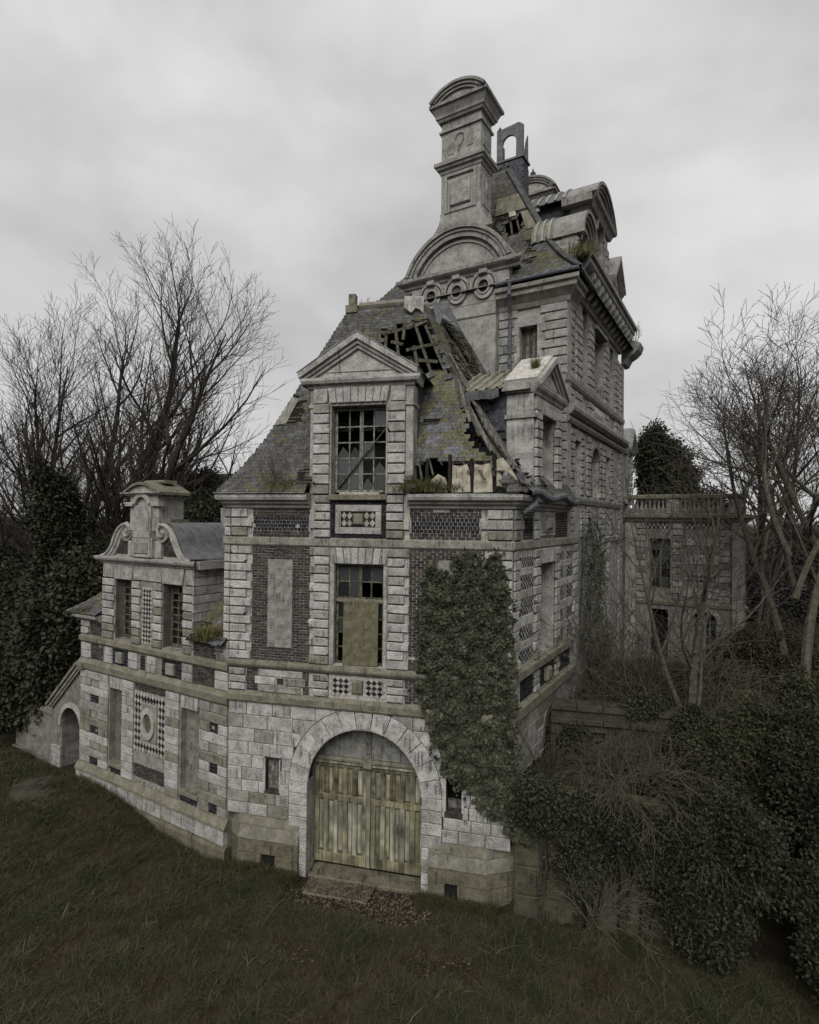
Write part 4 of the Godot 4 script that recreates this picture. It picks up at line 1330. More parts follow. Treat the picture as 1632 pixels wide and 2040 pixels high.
	var ho := MB.new()
	ho.tube([PR * Vector3(0.55, 11.0, 0.45), PR * Vector3(0.55, 10.75, 0.42), PR * Vector3(0.2, 10.5, 0.2)], [0.09, 0.1, 0.05], 8)
	put("gutter_outlet", chateau, ho.mesh(), M.pipe)
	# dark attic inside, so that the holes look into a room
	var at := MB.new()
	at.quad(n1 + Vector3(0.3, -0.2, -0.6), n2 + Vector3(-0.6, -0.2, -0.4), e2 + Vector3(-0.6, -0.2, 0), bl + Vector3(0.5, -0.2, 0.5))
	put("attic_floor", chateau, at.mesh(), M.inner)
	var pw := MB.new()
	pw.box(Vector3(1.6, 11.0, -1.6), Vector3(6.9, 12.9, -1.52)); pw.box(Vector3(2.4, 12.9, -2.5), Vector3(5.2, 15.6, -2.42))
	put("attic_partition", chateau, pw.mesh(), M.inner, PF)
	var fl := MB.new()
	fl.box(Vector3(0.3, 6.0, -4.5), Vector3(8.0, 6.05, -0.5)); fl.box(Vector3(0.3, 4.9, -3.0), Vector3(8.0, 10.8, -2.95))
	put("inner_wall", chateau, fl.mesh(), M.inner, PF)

# ------------------------------------------------------------------ left wing
func left_wing() -> void:
	weathered = true
	var gx := -4.15
	var f := wall("wing_wall", LW, [[-7.95, -0.3, 0.0, 6.55], [-6.6, 6.55, -1.65, 8.75]], [[-5.87, 6.0, -4.85, 8.1], [-3.2, 6.0, -2.15, 8.1], [-6.1, 1.62, -5.35, 4.4], [-2.2, 1.62, -1.3, 4.4]], M.mortar_d, 0.7)
	blk(f, "recess_back", -6.2, 1.5, -5.2, 4.5, -0.5, -0.22, M.dark_stone, 0.0); blk(f, "recess_back", -2.3, 1.5, -1.2, 4.5, -0.5, -0.2, M.render, 0.0)
	for sd in [-6.1, -2.2]:
		blk(f, "recess_sill", sd, 1.5, sd + (0.75 if sd < -4 else 0.9), 1.64, -0.22, 0.06, M.ledge)
		bricks(f, sd, 1.3, sd + 0.85, 1.5, 1, [], false)
		for i in 4:
			pblk(f, "voussoir", [Vector2(sd + i * 0.2 + 0.03, 4.25), Vector2(sd + i * 0.2 + 0.2, 4.25), Vector2(sd + i * 0.21 + 0.2, 4.66), Vector2(sd + i * 0.21 + 0.02, 4.66)], -0.1, 0.05)
	moulding(f, "string_course", -7.98, 0, [[0, 4.66], [0.08, 4.68], [0.12, 4.74], [0.14, 4.95], [0.0, 5.1]], 0.0, 0.155, M.ledge)
	moulding(f, "sill_course", -7.95, 0, [[0, 5.66], [0.06, 5.68], [0.12, 5.75], [0.12, 5.9], [0.0, 5.97]], 0.0, 0.155, M.ledge)
	moulding(f, "plinth_ledge", -7.95, 0.05, [[0, 1.0], [0.2, 1.02], [0.2, 1.1], [0.06, 1.28], [0.0, 1.3]], 0.0, 0.155, M.ledge)
	var x := -7.95
	while x < 0.0:
		var w := minf(rng.randf_range(0.4, 0.62), -x)
		if w < 0.1: break
		blk(f, "plinth_block", x + 0.01, 0.55, x + w - 0.01, 1.0, 0, 0.16, M.stone_c if rng.randf() < 0.6 else M.stone_d)
		x += w
	moulding(f, "plinth_base", -7.0, 0.1, [[0, -0.3], [0.24, -0.3], [0.24, 0.45], [0.18, 0.54], [0.0, 0.55]], 0.0, 0.155, M.plinth, 0.8)
	# piers of banded masonry
	for c in [[-7.9, -6.15, 12], [-5.3, -4.66, 12], [-2.92, -2.26, 12], [-1.25, -0.03, 11]]:
		var h: float = (4.66 - 1.3) / c[2]
		for i in c[2]:
			var y: float = 1.3 + i * h
			var wide: bool = c[1] - c[0] > 1.0
			if wide and i % 2 == 0:
				blk(f, "pier_block", c[0], y + 0.012, c[0] + (c[1] - c[0]) * 0.36, y + h - 0.012, 0, 0.06)
				blk(f, "pier_block", c[0] + (c[1] - c[0]) * 0.68, y + 0.012, c[1], y + h - 0.012, 0, 0.06)
				if i % 4 == 0: bricks(f, c[0] + (c[1] - c[0]) * 0.37, y, c[0] + (c[1] - c[0]) * 0.67, y + h, 1, [], false)
				else: blk(f, "pier_block", c[0] + (c[1] - c[0]) * 0.38, y + 0.012, c[0] + (c[1] - c[0]) * 0.66, y + h - 0.012, 0, 0.03, M.panel)
			else:
				blk(f, "pier_block", c[0], y + 0.012, c[1], y + h - 0.012, 0, 0.07, M.plinth_b if wide and c[0] > -2 and i % 4 == 1 else null)
	# oculus in a chequered frame
	checker(f, -4.68, 2.35, -2.92, 4.42, 11, 9, 0.0, true, [[-4.25, 2.75, -3.35, 4.1]])
	blk(f, "oculus_stone", -4.2, 2.8, -3.4, 4.05, 0, 0.05, M.ledge_b)
	arc(f, "oculus_frame", -3.8, 3.42, 0.22, 0.36, 0, TAU, 0.03, 0.12, 24, M.stone_c, 1.5)
	arc(f, "oculus_hole", -3.8, 3.42, 0.0, 0.22, 0, TAU, 0.03, 0.055, 24, M.plinth, 1.5)
	blk(f, "rough_panel", -4.64, 1.95, -2.94, 2.35, 0, 0.02, M.panel, 0.0)
	bricks(f, -4.64, 1.5, -2.94, 1.95, 0, [], false)
	checker(f, -4.64, 1.3, -2.94, 1.5, 8, 1, 0.0, false)
	bricks(f, -4.64, 4.42, -2.94, 4.64, 0, [], false)
	# frieze between the courses
	for c in [[-7.9, -7.3], [-6.45, -5.95], [-5.0, -4.5], [-3.95, -3.5], [-2.15, -1.65], [-0.6, -0.02]]:
		for i in 2:
			blk(f, "frieze_stone", c[0], 5.11 + i * 0.28, c[1], 5.37 + i * 0.28, 0, 0.06)
	bricks(f, -7.3, 5.1, -6.45, 5.66, 0, [], false)
	bricks(f, -5.95, 5.1, -5.0, 5.66, 1, [], false); bricks(f, -3.2, 5.1, -2.15, 5.66, 1, [], false)
	bricks(f, -1.65, 5.1, -0.6, 5.66, 0, [], false); bricks(f, -4.35, 5.12, -4.1, 5.62, 1, [], false)
	blk(f, "boss", -5.65, 5.2, -5.3, 5.56, 0.02, 0.12, M.ledge_b); blk(f, "boss", -2.9, 5.2, -2.5, 5.56, 0.02, 0.12, M.ledge_b)
	# side bays at eaves level
	bricks(f, -7.4, 5.97, -6.62, 6.5, 0, [], false); quoins(f, "quoin", -7.93, 1, 5.97, 6.5, 2, 0.45, 0.55, 0.05)
	bricks(f, -1.6, 5.97, -0.6, 6.5, 0, [], false); quoins(f, "quoin", -0.02, -1, 5.97, 6.5, 2, 0.5, 0.6, 0.05)
	moulding(f, "eaves_cornice", -8.1, -6.6, [[0, 6.45], [0.1, 6.48], [0.22, 6.6], [0.3, 6.62], [0.3, 6.72], [0.0, 6.75]], 0.0, 0.0, M.stone_d)
	# gable storey
	quoins(f, "quoin", -6.58, 1, 5.97, 8.12, 8, 0.62, 0.7, 0.06); quoins(f, "quoin", -4.84, 1, 5.97, 8.12, 8, 0.5, 0.42, 0.06)
	quoins(f, "quoin", -3.22, -1, 5.97, 8.12, 8, 0.5, 0.42, 0.06); quoins(f, "quoin", -1.67, -1, 5.97, 8.12, 8, 0.45, 0.48, 0.06)
	checker(f, -4.33, 5.99, -3.75, 7.95, 4, 13, 0.0, true)
	blk(f, "gable_frieze", -6.58, 8.15, -6.0, 8.64, 0, 0.06, M.stone_c2); blk(f, "gable_frieze", -4.78, 8.15, -3.28, 8.64, 0, 0.06, M.stone_c2); blk(f, "gable_frieze", -2.02, 8.15, -1.67, 8.64, 0, 0.06, M.stone_c2)
	for c in [-5.36, -2.68]:
		for i in 5:
			pblk(f, "voussoir", [Vector2(c - 0.5 + i * 0.2, 8.12), Vector2(c - 0.31 + i * 0.2, 8.12), Vector2(c - 0.39 + i * 0.24, 8.64), Vector2(c - 0.62 + i * 0.24, 8.64)], 0, 0.07, M.stone_c2)
	moulding(f, "cornice", -6.62, -1.63, [[0, 8.64], [0.08, 8.66], [0.12, 8.72], [0.22, 8.78], [0.25, 8.84], [0.25, 8.9], [0.0, 8.93]], 1.0, 1.0, M.stone_c)
	# right flank of the gable block
	for i in 11:
		var sm := MB.new()
		sm.box(Vector3(-1.68, 5.6 + i * 0.28 + 0.015, -3.5), Vector3(-1.615, 5.6 + (i + 1) * 0.28 - 0.015, 0.06))
		put("flank_course", f, sm.mesh(), stone())
	var fl := MB.new()
	fl.box(Vector3(-1.74, 5.0, -3.5), Vector3(-1.66, 8.8, -0.1)); fl.box(Vector3(-1.7, 8.66, -3.5), Vector3(-1.42, 8.92, 0.0))
	put("gable_flank", f, fl.mesh(), M.stone_c2)
	blk(f, "gable_flank", -6.6, 5.0, -6.5, 8.8, -3.5, -0.1, M.stone_c2, 0.0)
	# curved gable with scrolls
	var half := [[2.5, 8.93], [2.3, 8.97], [2.12, 9.06], [1.97, 9.2], [1.84, 9.38], [1.74, 9.58], [1.6, 9.79], [1.42, 9.96], [1.2, 10.06], [0.95, 10.08]]
	var gp := []
	for h in half: gp.append(Vector2(gx + h[0], h[1]))
	half.reverse()
	for h in half: gp.append(Vector2(gx - h[0], h[1]))
	half.reverse()
	pblk(f, "gable", gp, -0.35, 0.0, M.stone_c, 0.0)
	for sd in [-1, 1]:
		for k in 3:
			var m := MB.new()
			var pts := []
			var rad := []
			for h in half:
				pts.append(Vector3(gx + sd * (h[0] - 0.05 - k * 0.11), h[1] - 0.03 - k * 0.04, 0.12 - k * 0.05)); rad.append(0.07)
			m.tube(pts, rad, 6)
			put("gable_moulding", f, m.mesh(), M.stone_c if k % 2 else M.stone_c2)
		var sp := []
		var sr := []
		for k in 26:
			var a := k * 0.42
			var r := 0.3 * exp(-0.11 * k)
			sp.append(Vector3(gx + sd * (0.98 - r * sin(a) * 1.0), 9.78 + r * cos(a), 0.13)); sr.append(0.075 * exp(-0.05 * k))
		var sc := MB.new()
		sc.tube(sp, sr, 6)
		put("scroll", f, sc.mesh(), M.stone_c)
		var cy := MB.new()
		for k in 14:
			var a0 := TAU * k / 14
			var a1 := TAU * (k + 1) / 14
			cy.quad(Vector3(gx + sd * 0.98 + cos(a0) * 0.32, 9.78 + sin(a0) * 0.32, -0.4), Vector3(gx + sd * 0.98 + cos(a1) * 0.32, 9.78 + sin(a1) * 0.32, -0.4), Vector3(gx + sd * 0.98 + cos(a1) * 0.32, 9.78 + sin(a1) * 0.32, 0.12), Vector3(gx + sd * 0.98 + cos(a0) * 0.32, 9.78 + sin(a0) * 0.32, 0.12))
			cy.tri(Vector3(gx + sd * 0.98, 9.78, 0.1), Vector3(gx + sd * 0.98 + cos(a0) * 0.32, 9.78 + sin(a0) * 0.32, 0.1), Vector3(gx + sd * 0.98 + cos(a1) * 0.32, 9.78 + sin(a1) * 0.32, 0.1))
		put("scroll", f, cy.mesh(), M.stone_d)
		var bk := [Vector2(gx + sd * 1.72, 9.02), Vector2(gx + sd * 0.95, 9.02), Vector2(gx + sd * 0.95, 9.5), Vector2(gx + sd * 1.15, 9.62), Vector2(gx + sd * 1.42, 9.4)]
		pblk(f, "gable_panel", bk, 0.0, 0.03, M.brick_c, 0.0)
		for r in 8:
			var wd := lerpf(1.66, 1.25, r / 7.0)
			bricks(f, minf(gx + sd * 0.97, gx + sd * wd), 9.04 + r * 0.07, maxf(gx + sd * 0.97, gx + sd * wd), 9.105 + r * 0.07, 0, [], false, 0.03)
		blk(f, "gable_pilaster", gx + sd * 0.74 - 0.17, 8.95, gx + sd * 0.74 + 0.17, 9.5, 0, 0.1, M.stone_c2)
	blk(f, "pedestal", gx - 0.56, 8.95, gx + 0.56, 9.6, 0, 0.2, M.stone_c); blk(f, "pedestal_panel", gx - 0.36, 9.08, gx + 0.36, 9.46, 0.2, 0.24, M.ledge_b)
	blk(f, "pedestal_base", gx - 0.48, 9.6, gx + 0.48, 9.82, 0, 0.22, M.stone_c)
	blk(f, "chimney", gx - 0.78, 9.82, gx + 0.78, 11.0, -0.85, 0.12, M.stone_c2)
	blk(f, "chimney_base", gx - 0.9, 10.0, gx + 0.92, 10.24, -0.95, -0.2, M.ledge, 0.03)
	blk(f, "tablet", gx - 0.45, 9.82, gx + 0.45, 10.7, 0.12, 0.17, M.stone_c)
	arc(f, "tablet_arch", gx, 10.62, 0.36, 0.5, 0.3, PI - 0.3, 0.12, 0.24, 12, M.stone_c2)
	arc(f, "tablet_scroll", gx + 0.16, 10.2, 0.2, 0.25, -1.4, 1.5, 0.17, 0.21, 10, M.stone_d, 2.0)
	blk(f, "chimney_band", gx - 0.9, 10.66, gx - 0.5, 10.8, 0, 0.24, M.stone_c); blk(f, "chimney_band", gx + 0.5, 10.66, gx + 0.9, 10.8, 0, 0.24, M.stone_c)
	moulding(f, "cornice", gx - 0.8, gx + 0.8, [[0.1, 11.0], [0.2, 11.03], [0.3, 11.1], [0.3, 11.14], [0.1, 11.15]], 1.0, 1.0, M.stone_c, 3.0)
	# segmental cap
	var cap := []
	for k in 13:
		var t := k / 12.0 * 2.0 - 1.0
		cap.append(Vector2(gx + t * 1.0, 11.14 + 0.34 * cos(t * PI / 2)))
	var cp: Array = cap.duplicate()
	for k in 13:
		cp.append(cap[12 - k] - Vector2(0, 0.09))
	pblk(f, "chimney_cap", cp, -0.95, 0.3, M.ledge, 0.0)
	var inn := [Vector2(gx - 0.88, 11.14), Vector2(gx + 0.88, 11.14)]
	for k in 9:
		var t := 1.0 - k / 8.0 * 2.0
		inn.append(Vector2(gx + t * 0.84, 11.145 + 0.28 * cos(t * PI / 2)))
	pblk(f, "cap_tympanum", inn, -0.9, 0.2, M.stone_c2, 0.0)
	blk(f, "cap_crest", gx - 0.5, 11.44, gx + 0.6, 11.56, -0.7, -0.2, M.ledge, 0.03)
	# swept lead roof behind the gable
	var ro := MB.new()
	var hs := []
	for k in half.size() - 1:
		for t in 4:
			var pa: Array = half[maxi(k - 1, 0)]
			var pd: Array = half[mini(k + 2, half.size() - 1)]
			hs.append([cubic_interpolate(half[k][0], half[k + 1][0], pa[0], pd[0], t / 4.0), cubic_interpolate(half[k][1], half[k + 1][1], pa[1], pd[1], t / 4.0)])
	hs.append(half[half.size() - 1])
	for k in hs.size() - 1:
		for sd in [-1, 1]:
			var a := Vector3(gx + sd * (hs[k][0] + 0.1), hs[k][1] + 0.05, 0.14)
			var b := Vector3(gx + sd * (hs[k + 1][0] + 0.1), hs[k + 1][1] + 0.05, 0.14)
			ro.quad(a, b, b - Vector3(0, 0, 3.6), a - Vector3(0, 0, 3.6))
	put("gable_roof", f, ro.mesh(), M.lead)
	# slate slopes to either side of the gable block
	var none := func(_u: float, _v: float) -> float: return 0.5
	var e0 := LW * Vector3(-1.7, 6.5, 0.3)
	var e1 := LW * Vector3(-0.05, 6.5, 0.3)
	slope("wing_roof", [e0, e1, LW * Vector3(-1.7, 9.4, -2.4), LW * Vector3(-0.1, 9.4, -2.4)], [], [PackedVector2Array([Vector2(0.0, 0.0), Vector2(0.4, 0.0), Vector2(0.3, 0.2), Vector2(0.0, 0.15)])], none, 0, Rect2(), 0.16, 0.26)
	var lone := func(_u: float, _v: float) -> float: return 0.15
	slope("wing_roof", [LW * Vector3(-8.6, 6.75, 0.3), LW * Vector3(-6.6, 6.75, 0.3), LW * Vector3(-6.9, 9.0, -2.6), LW * Vector3(-6.6, 9.0, -2.6)], [], [], lone, 0, Rect2(), 0.16, 0.26)
	var bx := MB.new()
	bx.box(Vector3(-7.95, -0.2, -4.0), Vector3(-7.6, 6.6, -0.5)); bx.box(Vector3(-6.6, 6.0, -3.6), Vector3(-1.7, 8.9, -3.4))
	put("wing_side_wall", chateau, bx.mesh(), M.stone_d, LW)
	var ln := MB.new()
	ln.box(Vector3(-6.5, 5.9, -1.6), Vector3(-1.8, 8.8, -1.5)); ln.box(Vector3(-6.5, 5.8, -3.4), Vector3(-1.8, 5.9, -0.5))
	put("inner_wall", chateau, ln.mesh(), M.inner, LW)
	# collapsed sheet roof behind, between the gable and the pavilion
	var sh := MB.new()
	for k in 9:
		var a0 := PI * (0.12 + 0.76 * k / 9.0)
		var a1 := PI * (0.12 + 0.76 * (k + 1) / 9.0)
		sh.quad(Vector3(-0.6 + cos(a0) * 1.2, 9.1 + sin(a0) * 0.9, -1.8), Vector3(-0.6 + cos(a1) * 1.2, 9.1 + sin(a1) * 0.9, -1.8), Vector3(-0.6 + cos(a1) * 1.2, 9.1 + sin(a1) * 0.9, -2.9), Vector3(-0.6 + cos(a0) * 1.2, 9.1 + sin(a0) * 0.9, -2.9))
	put("curved_sheet_roof", chateau, sh.mesh(), M.zinc, LW)
	for k in 4:
		var pl := MB.new()
		pl.bar(Vector3(-2.1 + k * 0.2, 9.15 + k * 0.05, -1.5 - k * 0.2), Vector3(-0.1, 9.3 - k * 0.16, -1.2 - k * 0.15), 0.12, 0.03)
		put("fallen_plank", chateau, pl.mesh(), M.grey_wood if k % 2 else M.zinc, LW)
	var gone := []
	for i in 3:
		for r in 8:
			if (i * 7 + r * 5) % 4 != 0: gone.append([i, r, 1])
	window(LW, "window", -5.87, 6.02, -4.86, 8.1, -0.3, 0.08, 1, 3, 8, gone, M.frame_green, "left window of the wing with many panes gone")
	window(LW, "window", -3.2, 6.02, -2.16, 8.1, -0.3, 0.08, 1, 3, 8, gone, M.frame_green, "right window of the wing with many panes gone")
	var rv := MB.new()
	for c in [[-5.87, -4.85], [-3.2, -2.15]]:
		rv.box(Vector3(c[0] - 0.05, 6.0, -0.68), Vector3(c[0], 8.1, -0.02)); rv.box(Vector3(c[1], 6.0, -0.68), Vector3(c[1] + 0.05, 8.1, -0.02))
	put("window_reveal", f, rv.mesh(), M.stone_d)
	weathered = false

# ------------------------------------------------------------------ tower
func tower() -> void:
	var f := wall("tower_front_wall", TF, [[-8.4, 9.0, 0.0, 18.1]], [[-1.75, 15.9, -1.1, 17.32]], M.tower_a)
	# right corner, with its little window
	quoins(f, "tower_quoin", -0.03, -1, 15.45, 18.0, 8, 0.78, 0.95, 0.05)
	quoins(f, "tower_quoin", -2.55, 1, 15.45, 18.0, 8, 0.55, 0.7, 0.05)
	quoins(f, "tower_quoin", -0.03, -1, 11.2, 15.0, 12, 0.78, 0.95, 0.05)
	quoins(f, "tower_quoin", -8.37, 1, 15.45, 18.0, 8, 0.78, 0.95, 0.05)
	blk(f, "window_surround", -1.98, 15.75, -1.76, 17.5, 0, 0.05, M.tower_a); blk(f, "window_surround", -1.1, 15.75, -0.9, 17.5, 0, 0.05, M.tower_a); blk(f, "lintel", -1.98, 17.32, -0.9, 17.56, 0, 0.055, M.tower_a)
	var sh := put("window_shutter", chateau, block_mesh(0.65, 1.42, 0.03, 0.0), M.old_wood, TF * T(-1.75, 15.9, -0.3))
	for k in 5:
		var sb := MB.new()
		sb.box(Vector3(0.02 + k * 0.128, 0.02, 0.03), Vector3(0.02 + k * 0.128 + 0.11, 1.4, 0.045))
		put("slat", sh, sb.mesh(), M.grey_wood if k % 2 else M.old_wood)
	moulding(f, "string_course", -8.4, 0.0, [[0, 15.15], [0.06, 15.17], [0.1, 15.24], [0.1, 15.4], [0, 15.45]], 0.0, 1.0, M.tower_b)
	var co := [[0, 17.95], [0.08, 17.98], [0.12, 18.08], [0.14, 18.14], [0.3, 18.3], [0.4, 18.38], [0.4, 18.52], [0.5, 18.58], [0.5, 18.72], [0.0, 18.8]]
	moulding(f, "cornice", -2.55, 0.0, co, 0.0, 1.0, M.ledge_b)
	moulding(f, "cornice", -8.4, -6.3, co, 1.0, 0.0, M.ledge_b)
	# tooled panels on the front
	for r in [[-3.9, 16.9, -2.8, 17.4], [-3.4, 17.5, -2.7, 17.85], [-2.6, 16.4, -2.1, 17.2]]:
		blk(f, "tooled_panel", r[0], r[1], r[2], r[3], 0, 0.03, M.tower_b, 0.01)
	# gutter and downpipe
	var gu := MB.new()
	gu.tube([Vector3(-2.5, 18.86, 0.52), Vector3(0.5, 18.86, 0.52)], [0.07, 0.07], 8)
	put("gutter", f, gu.mesh(), M.pipe)
	var gu2 := MB.new()
	gu2.tube([Vector3(0.52, 18.86, 0.5), Vector3(0.52, 18.84, -1.6)], [0.07, 0.07], 8)
	put("gutter", f, gu2.mesh(), M.pipe)
	var dp := MB.new()
	dp.tube([Vector3(-1.95, 18.8, 0.58), Vector3(-1.96, 18.4, 0.56), Vector3(-2.06, 17.85, 0.2), Vector3(-2.08, 17.5, 0.15), Vector3(-2.08, 14.8, 0.15)], [0.06, 0.07, 0.06, 0.07, 0.06], 8)
	put("downpipe", f, dp.mesh(), M.pipe)
	# chimney breast under its round gable
	var bx := -4.12
	put("chimney_breast", chateau, block_mesh(3.1, 9.0, 0.36, 0.0), M.tower_a, TF * T(bx - 1.55, 9.4, -0.05))
	put("chimney_breast", chateau, block_mesh(4.1, 1.3, 0.36, 0.0), M.tower_a, TF * T(bx - 2.05, 18.42, -0.05))
	var bo := TF
	var d := Node3D.new()
	d.name = "chimney"
	d.transform = TF
	chateau.add_child(d, true)
	d.set_meta("label", "tall front chimney stack on a round-gabled breast")
	var z := 0.31
	moulding(d, "cornice", bx - 2.05, bx + 2.05, [[z, 19.45], [z + 0.06, 19.48], [z + 0.1, 19.56], [z + 0.22, 19.64], [z + 0.28, 19.7], [z + 0.28, 19.82], [z, 19.86]], 1.0, 1.0, M.tower_b, 2.0)
	for sd in [0, 1]:
		var rm := MB.new()
		var xx: float = bx + 2.05 if sd else bx - 2.33
		rm.box(Vector3(xx, 19.66, -1.0), Vector3(xx + 0.28, 19.84, z + 0.27))
		put("cornice_return", d, rm.mesh(), M.tower_b)
	# oval windows with keystones and a looping drip mould
	for i in 3:
		var ox := bx - 1.1 + i * 1.1
		arc(d, "oculus_ring", ox, 18.98, 0.26, 0.4, 0, TAU, z - 0.02, z + 0.1, 24, M.tower_a, 1.15)
		arc(d, "oculus_rim", ox, 18.98, 0.2, 0.27, 0, TAU, z - 0.02, z + 0.14, 24, M.tower_b, 1.15)
		arc(d, "oculus_light", ox, 18.98, 0.0, 0.2, 0, TAU, z - 0.02, z + 0.015, 20, M.inner if i != 1 else M.tower_b, 1.15)
		var gm := MB.new()
		for k in 3:
			gm.box(Vector3(ox - 0.14 + k * 0.13, 18.8, z + 0.015), Vector3(ox - 0.12 + k * 0.13, 19.16, z + 0.03)); gm.box(Vector3(ox - 0.18, 18.85 + k * 0.12, z + 0.015), Vector3(ox + 0.18, 18.865 + k * 0.12, z + 0.03))
		put("oculus_grille", d, gm.mesh(), M.frame)
		arc(d, "drip_mould", ox, 18.98, 0.46, 0.56, 0.1, PI - 0.1, z - 0.02, z + 0.13, 16, M.tower_b, 1.05)
		blk(d, "keystone", ox - 0.16, 19.4, ox + 0.16, 19.58, z, z + 0.24, M.tower_a, 0.03)
	for i in 4:
		var ox := bx - 1.65 + i * 1.1
		blk(d, "drip_mould", ox - 0.1 - (0.2 if i == 0 else 0.0), 18.94, ox + 0.1 + (0.2 if i == 3 else 0.0), 19.04, z, z + 0.12, M.tower_b)
	moulding(d, "string_course", bx - 1.55, bx + 1.55, [[z, 17.9], [z + 0.04, 17.92], [z + 0.04, 17.98], [z, 18.0]], 0, 0, M.tower_b, 2.0)
	# round gable: nested arches
	var rise := 1.62
	var half := 2.22
	var rr := (half * half + rise * rise) / (2 * rise)
	var cy := 19.84 + rise - rr
	var ang := asin(half / rr)
	if rise > half: ang = PI - ang
	for k in [[0.0, 0.13, 0.3], [0.13, 0.24, 0.22], [0.24, 0.42, 0.16], [0.52, 0.6, 0.05]]:
		var am := acos(clampf((19.86 - cy) / (rr - k[1]), -1, 1))
		arc(d, "gable_arch", bx, cy, rr - k[1], rr - k[0], PI / 2 - am, PI / 2 + am, -0.9, z + k[2], 36, M.tower_b if k[0] != 0.13 else M.tower_a)
	var gp := []
	for k in 25:
		var a: float = PI / 2 - ang + 2 * ang * k / 24.0
		gp.append(Vector2(bx + cos(a) * (rr - 0.3), cy + sin(a) * (rr - 0.3)))
	pblk(d, "gable_field", gp, -0.9, z + 0.0, M.tower_a, 0.0)
	# flared foot and panelled shaft
	var st := []
	for k in 9:
		var t := k / 8.0
		st.append(Vector2(bx + 0.86 + 0.5 * pow(1 - t, 2.5), 21.35 + 0.9 * t))
	for k in 9:
		var t := 1.0 - k / 8.0
		st.append(Vector2(bx - 0.86 - 0.5 * pow(1 - t, 2.5), 21.35 + 0.9 * t))
	pblk(d, "flared_foot", st, -0.85, 0.2, M.tower_a, 0.0)
	blk(d, "shaft", bx - 0.84, 22.0, bx + 0.84, 26.2, -0.82, 0.16, M.tower_a, 0.01)
	blk(d, "panel_frame", bx - 0.68, 22.2, bx - 0.56, 23.72, 0.16, 0.25, M.tower_a, 0.02); blk(d, "panel_frame", bx + 0.56, 22.2, bx + 0.68, 23.72, 0.16, 0.25, M.tower_a, 0.02)
	blk(d, "panel_frame", bx - 0.56, 22.2, bx + 0.56, 22.32, 0.16, 0.25, M.tower_a, 0.02); blk(d, "panel_frame", bx - 0.56, 23.6, bx + 0.56, 23.72, 0.16, 0.25, M.tower_a, 0.02)
	blk(d, "shaft_panel", bx - 0.43, 22.46, bx + 0.43, 23.46, 0.16, 0.25, M.tower_a, 0.03)
	arc(d, "side_boss", bx, 0, 0, 0.01, 0, 1, 0, 0.01, 2, M.tower_b)
	d.get_child(d.get_child_count() - 1).free()
	for y in [[22.3, 23.7], [24.6, 25.5]]:
		var sm := MB.new()
		sm.box(Vector3(bx + 0.84, y[0], -0.65), Vector3(bx + 0.87, y[1], -0.02))
		put("side_panel", d, sm.mesh(), M.tower_b)
	var cb := MB.new()
	for k in 16:
		var a0 := TAU * k / 16
		var a1 := TAU * (k + 1) / 16
		cb.tri(Vector3(bx + 0.93, 23.0, -0.33), Vector3(bx + 0.88, 23.0 + cos(a0) * 0.3, -0.33 + sin(a0) * 0.22), Vector3(bx + 0.88, 23.0 + cos(a1) * 0.3, -0.33 + sin(a1) * 0.22))
	put("side_roundel", d, cb.mesh(), M.tower_a)
	var led := [[0.16, 23.78], [0.2, 23.8], [0.22, 23.9], [0.3, 23.95], [0.32, 24.03], [0.38, 24.06], [0.38, 24.2], [0.16, 24.26]]
	band(d, bx - 0.84, bx + 0.84, led, M.tower_b)
	band(d, bx - 0.84, bx + 0.84, [[0.16, 25.4], [0.24, 25.42], [0.24, 25.5], [0.16, 25.56]], M.tower_a)
	band(d, bx - 0.84, bx + 0.84, [[0.16, 25.82], [0.26, 25.84], [0.3, 25.93], [0.34, 25.95], [0.36, 26.06], [0.46, 26.28], [0.54, 26.32], [0.54, 26.44], [0.16, 26.48]], M.tower_b)
	# relief: shallow strips and a hooked stroke
	for k in [[-0.55, 24.5, -0.3, 25.3], [0.25, 24.62, 0.52, 25.3]]:
		blk(d, "shaft_strip", bx + k[0], k[1], bx + k[2], k[3], 0.16, 0.185, M.tower_b, 0.01)
	var hk := MB.new()
	var hp := []
	var hr := []
	for k in 12:
		var a := PI * 1.1 - k * 0.36
		hp.append(Vector3(bx - 0.05 + cos(a) * 0.17, 25.03 + sin(a) * 0.2, 0.17)); hr.append(0.025)
	hp.append(Vector3(bx - 0.12, 24.55, 0.17)); hr.append(0.02)
	hk.tube(hp, hr, 5)
	put("relief_hook", d, hk.mesh(), M.dark_stone)
	chimney_top(d, bx, 26.42, 1.24, 0.58, -1.25, 0.64)
	tower_side()
	tower_roof()

# the segmental head of a stack
func chimney_top(d: Node3D, bx: float, y: float, half: float, rise: float, z0: float, z1: float) -> void:
	var rr := (half * half + rise * rise) / (2 * rise)
	var cy := y + rise - rr
	for k in [[0.0, 0.1, z1], [0.1, 0.2, z1 - 0.06], [0.2, 0.3, z1 - 0.12]]:
		var am := acos(clampf((y - cy) / (rr - k[1]), -1, 1))
		arc(d, "cap_arch", bx, cy, rr - k[1], rr - k[0], PI / 2 - am, PI / 2 + am, z0, k[2], 24, M.tower_b)
	var gp := []
	var am2 := acos(clampf((y - cy) / (rr - 0.25), -1, 1))
	for k in 17:
		var a := PI / 2 - am2 + 2 * am2 * k / 16.0
		gp.append(Vector2(bx + cos(a) * (rr - 0.25), cy + sin(a) * (rr - 0.25)))
	pblk(d, "cap_field", gp, z0 + 0.1, z1 - 0.2, M.tower_a, 0.0)

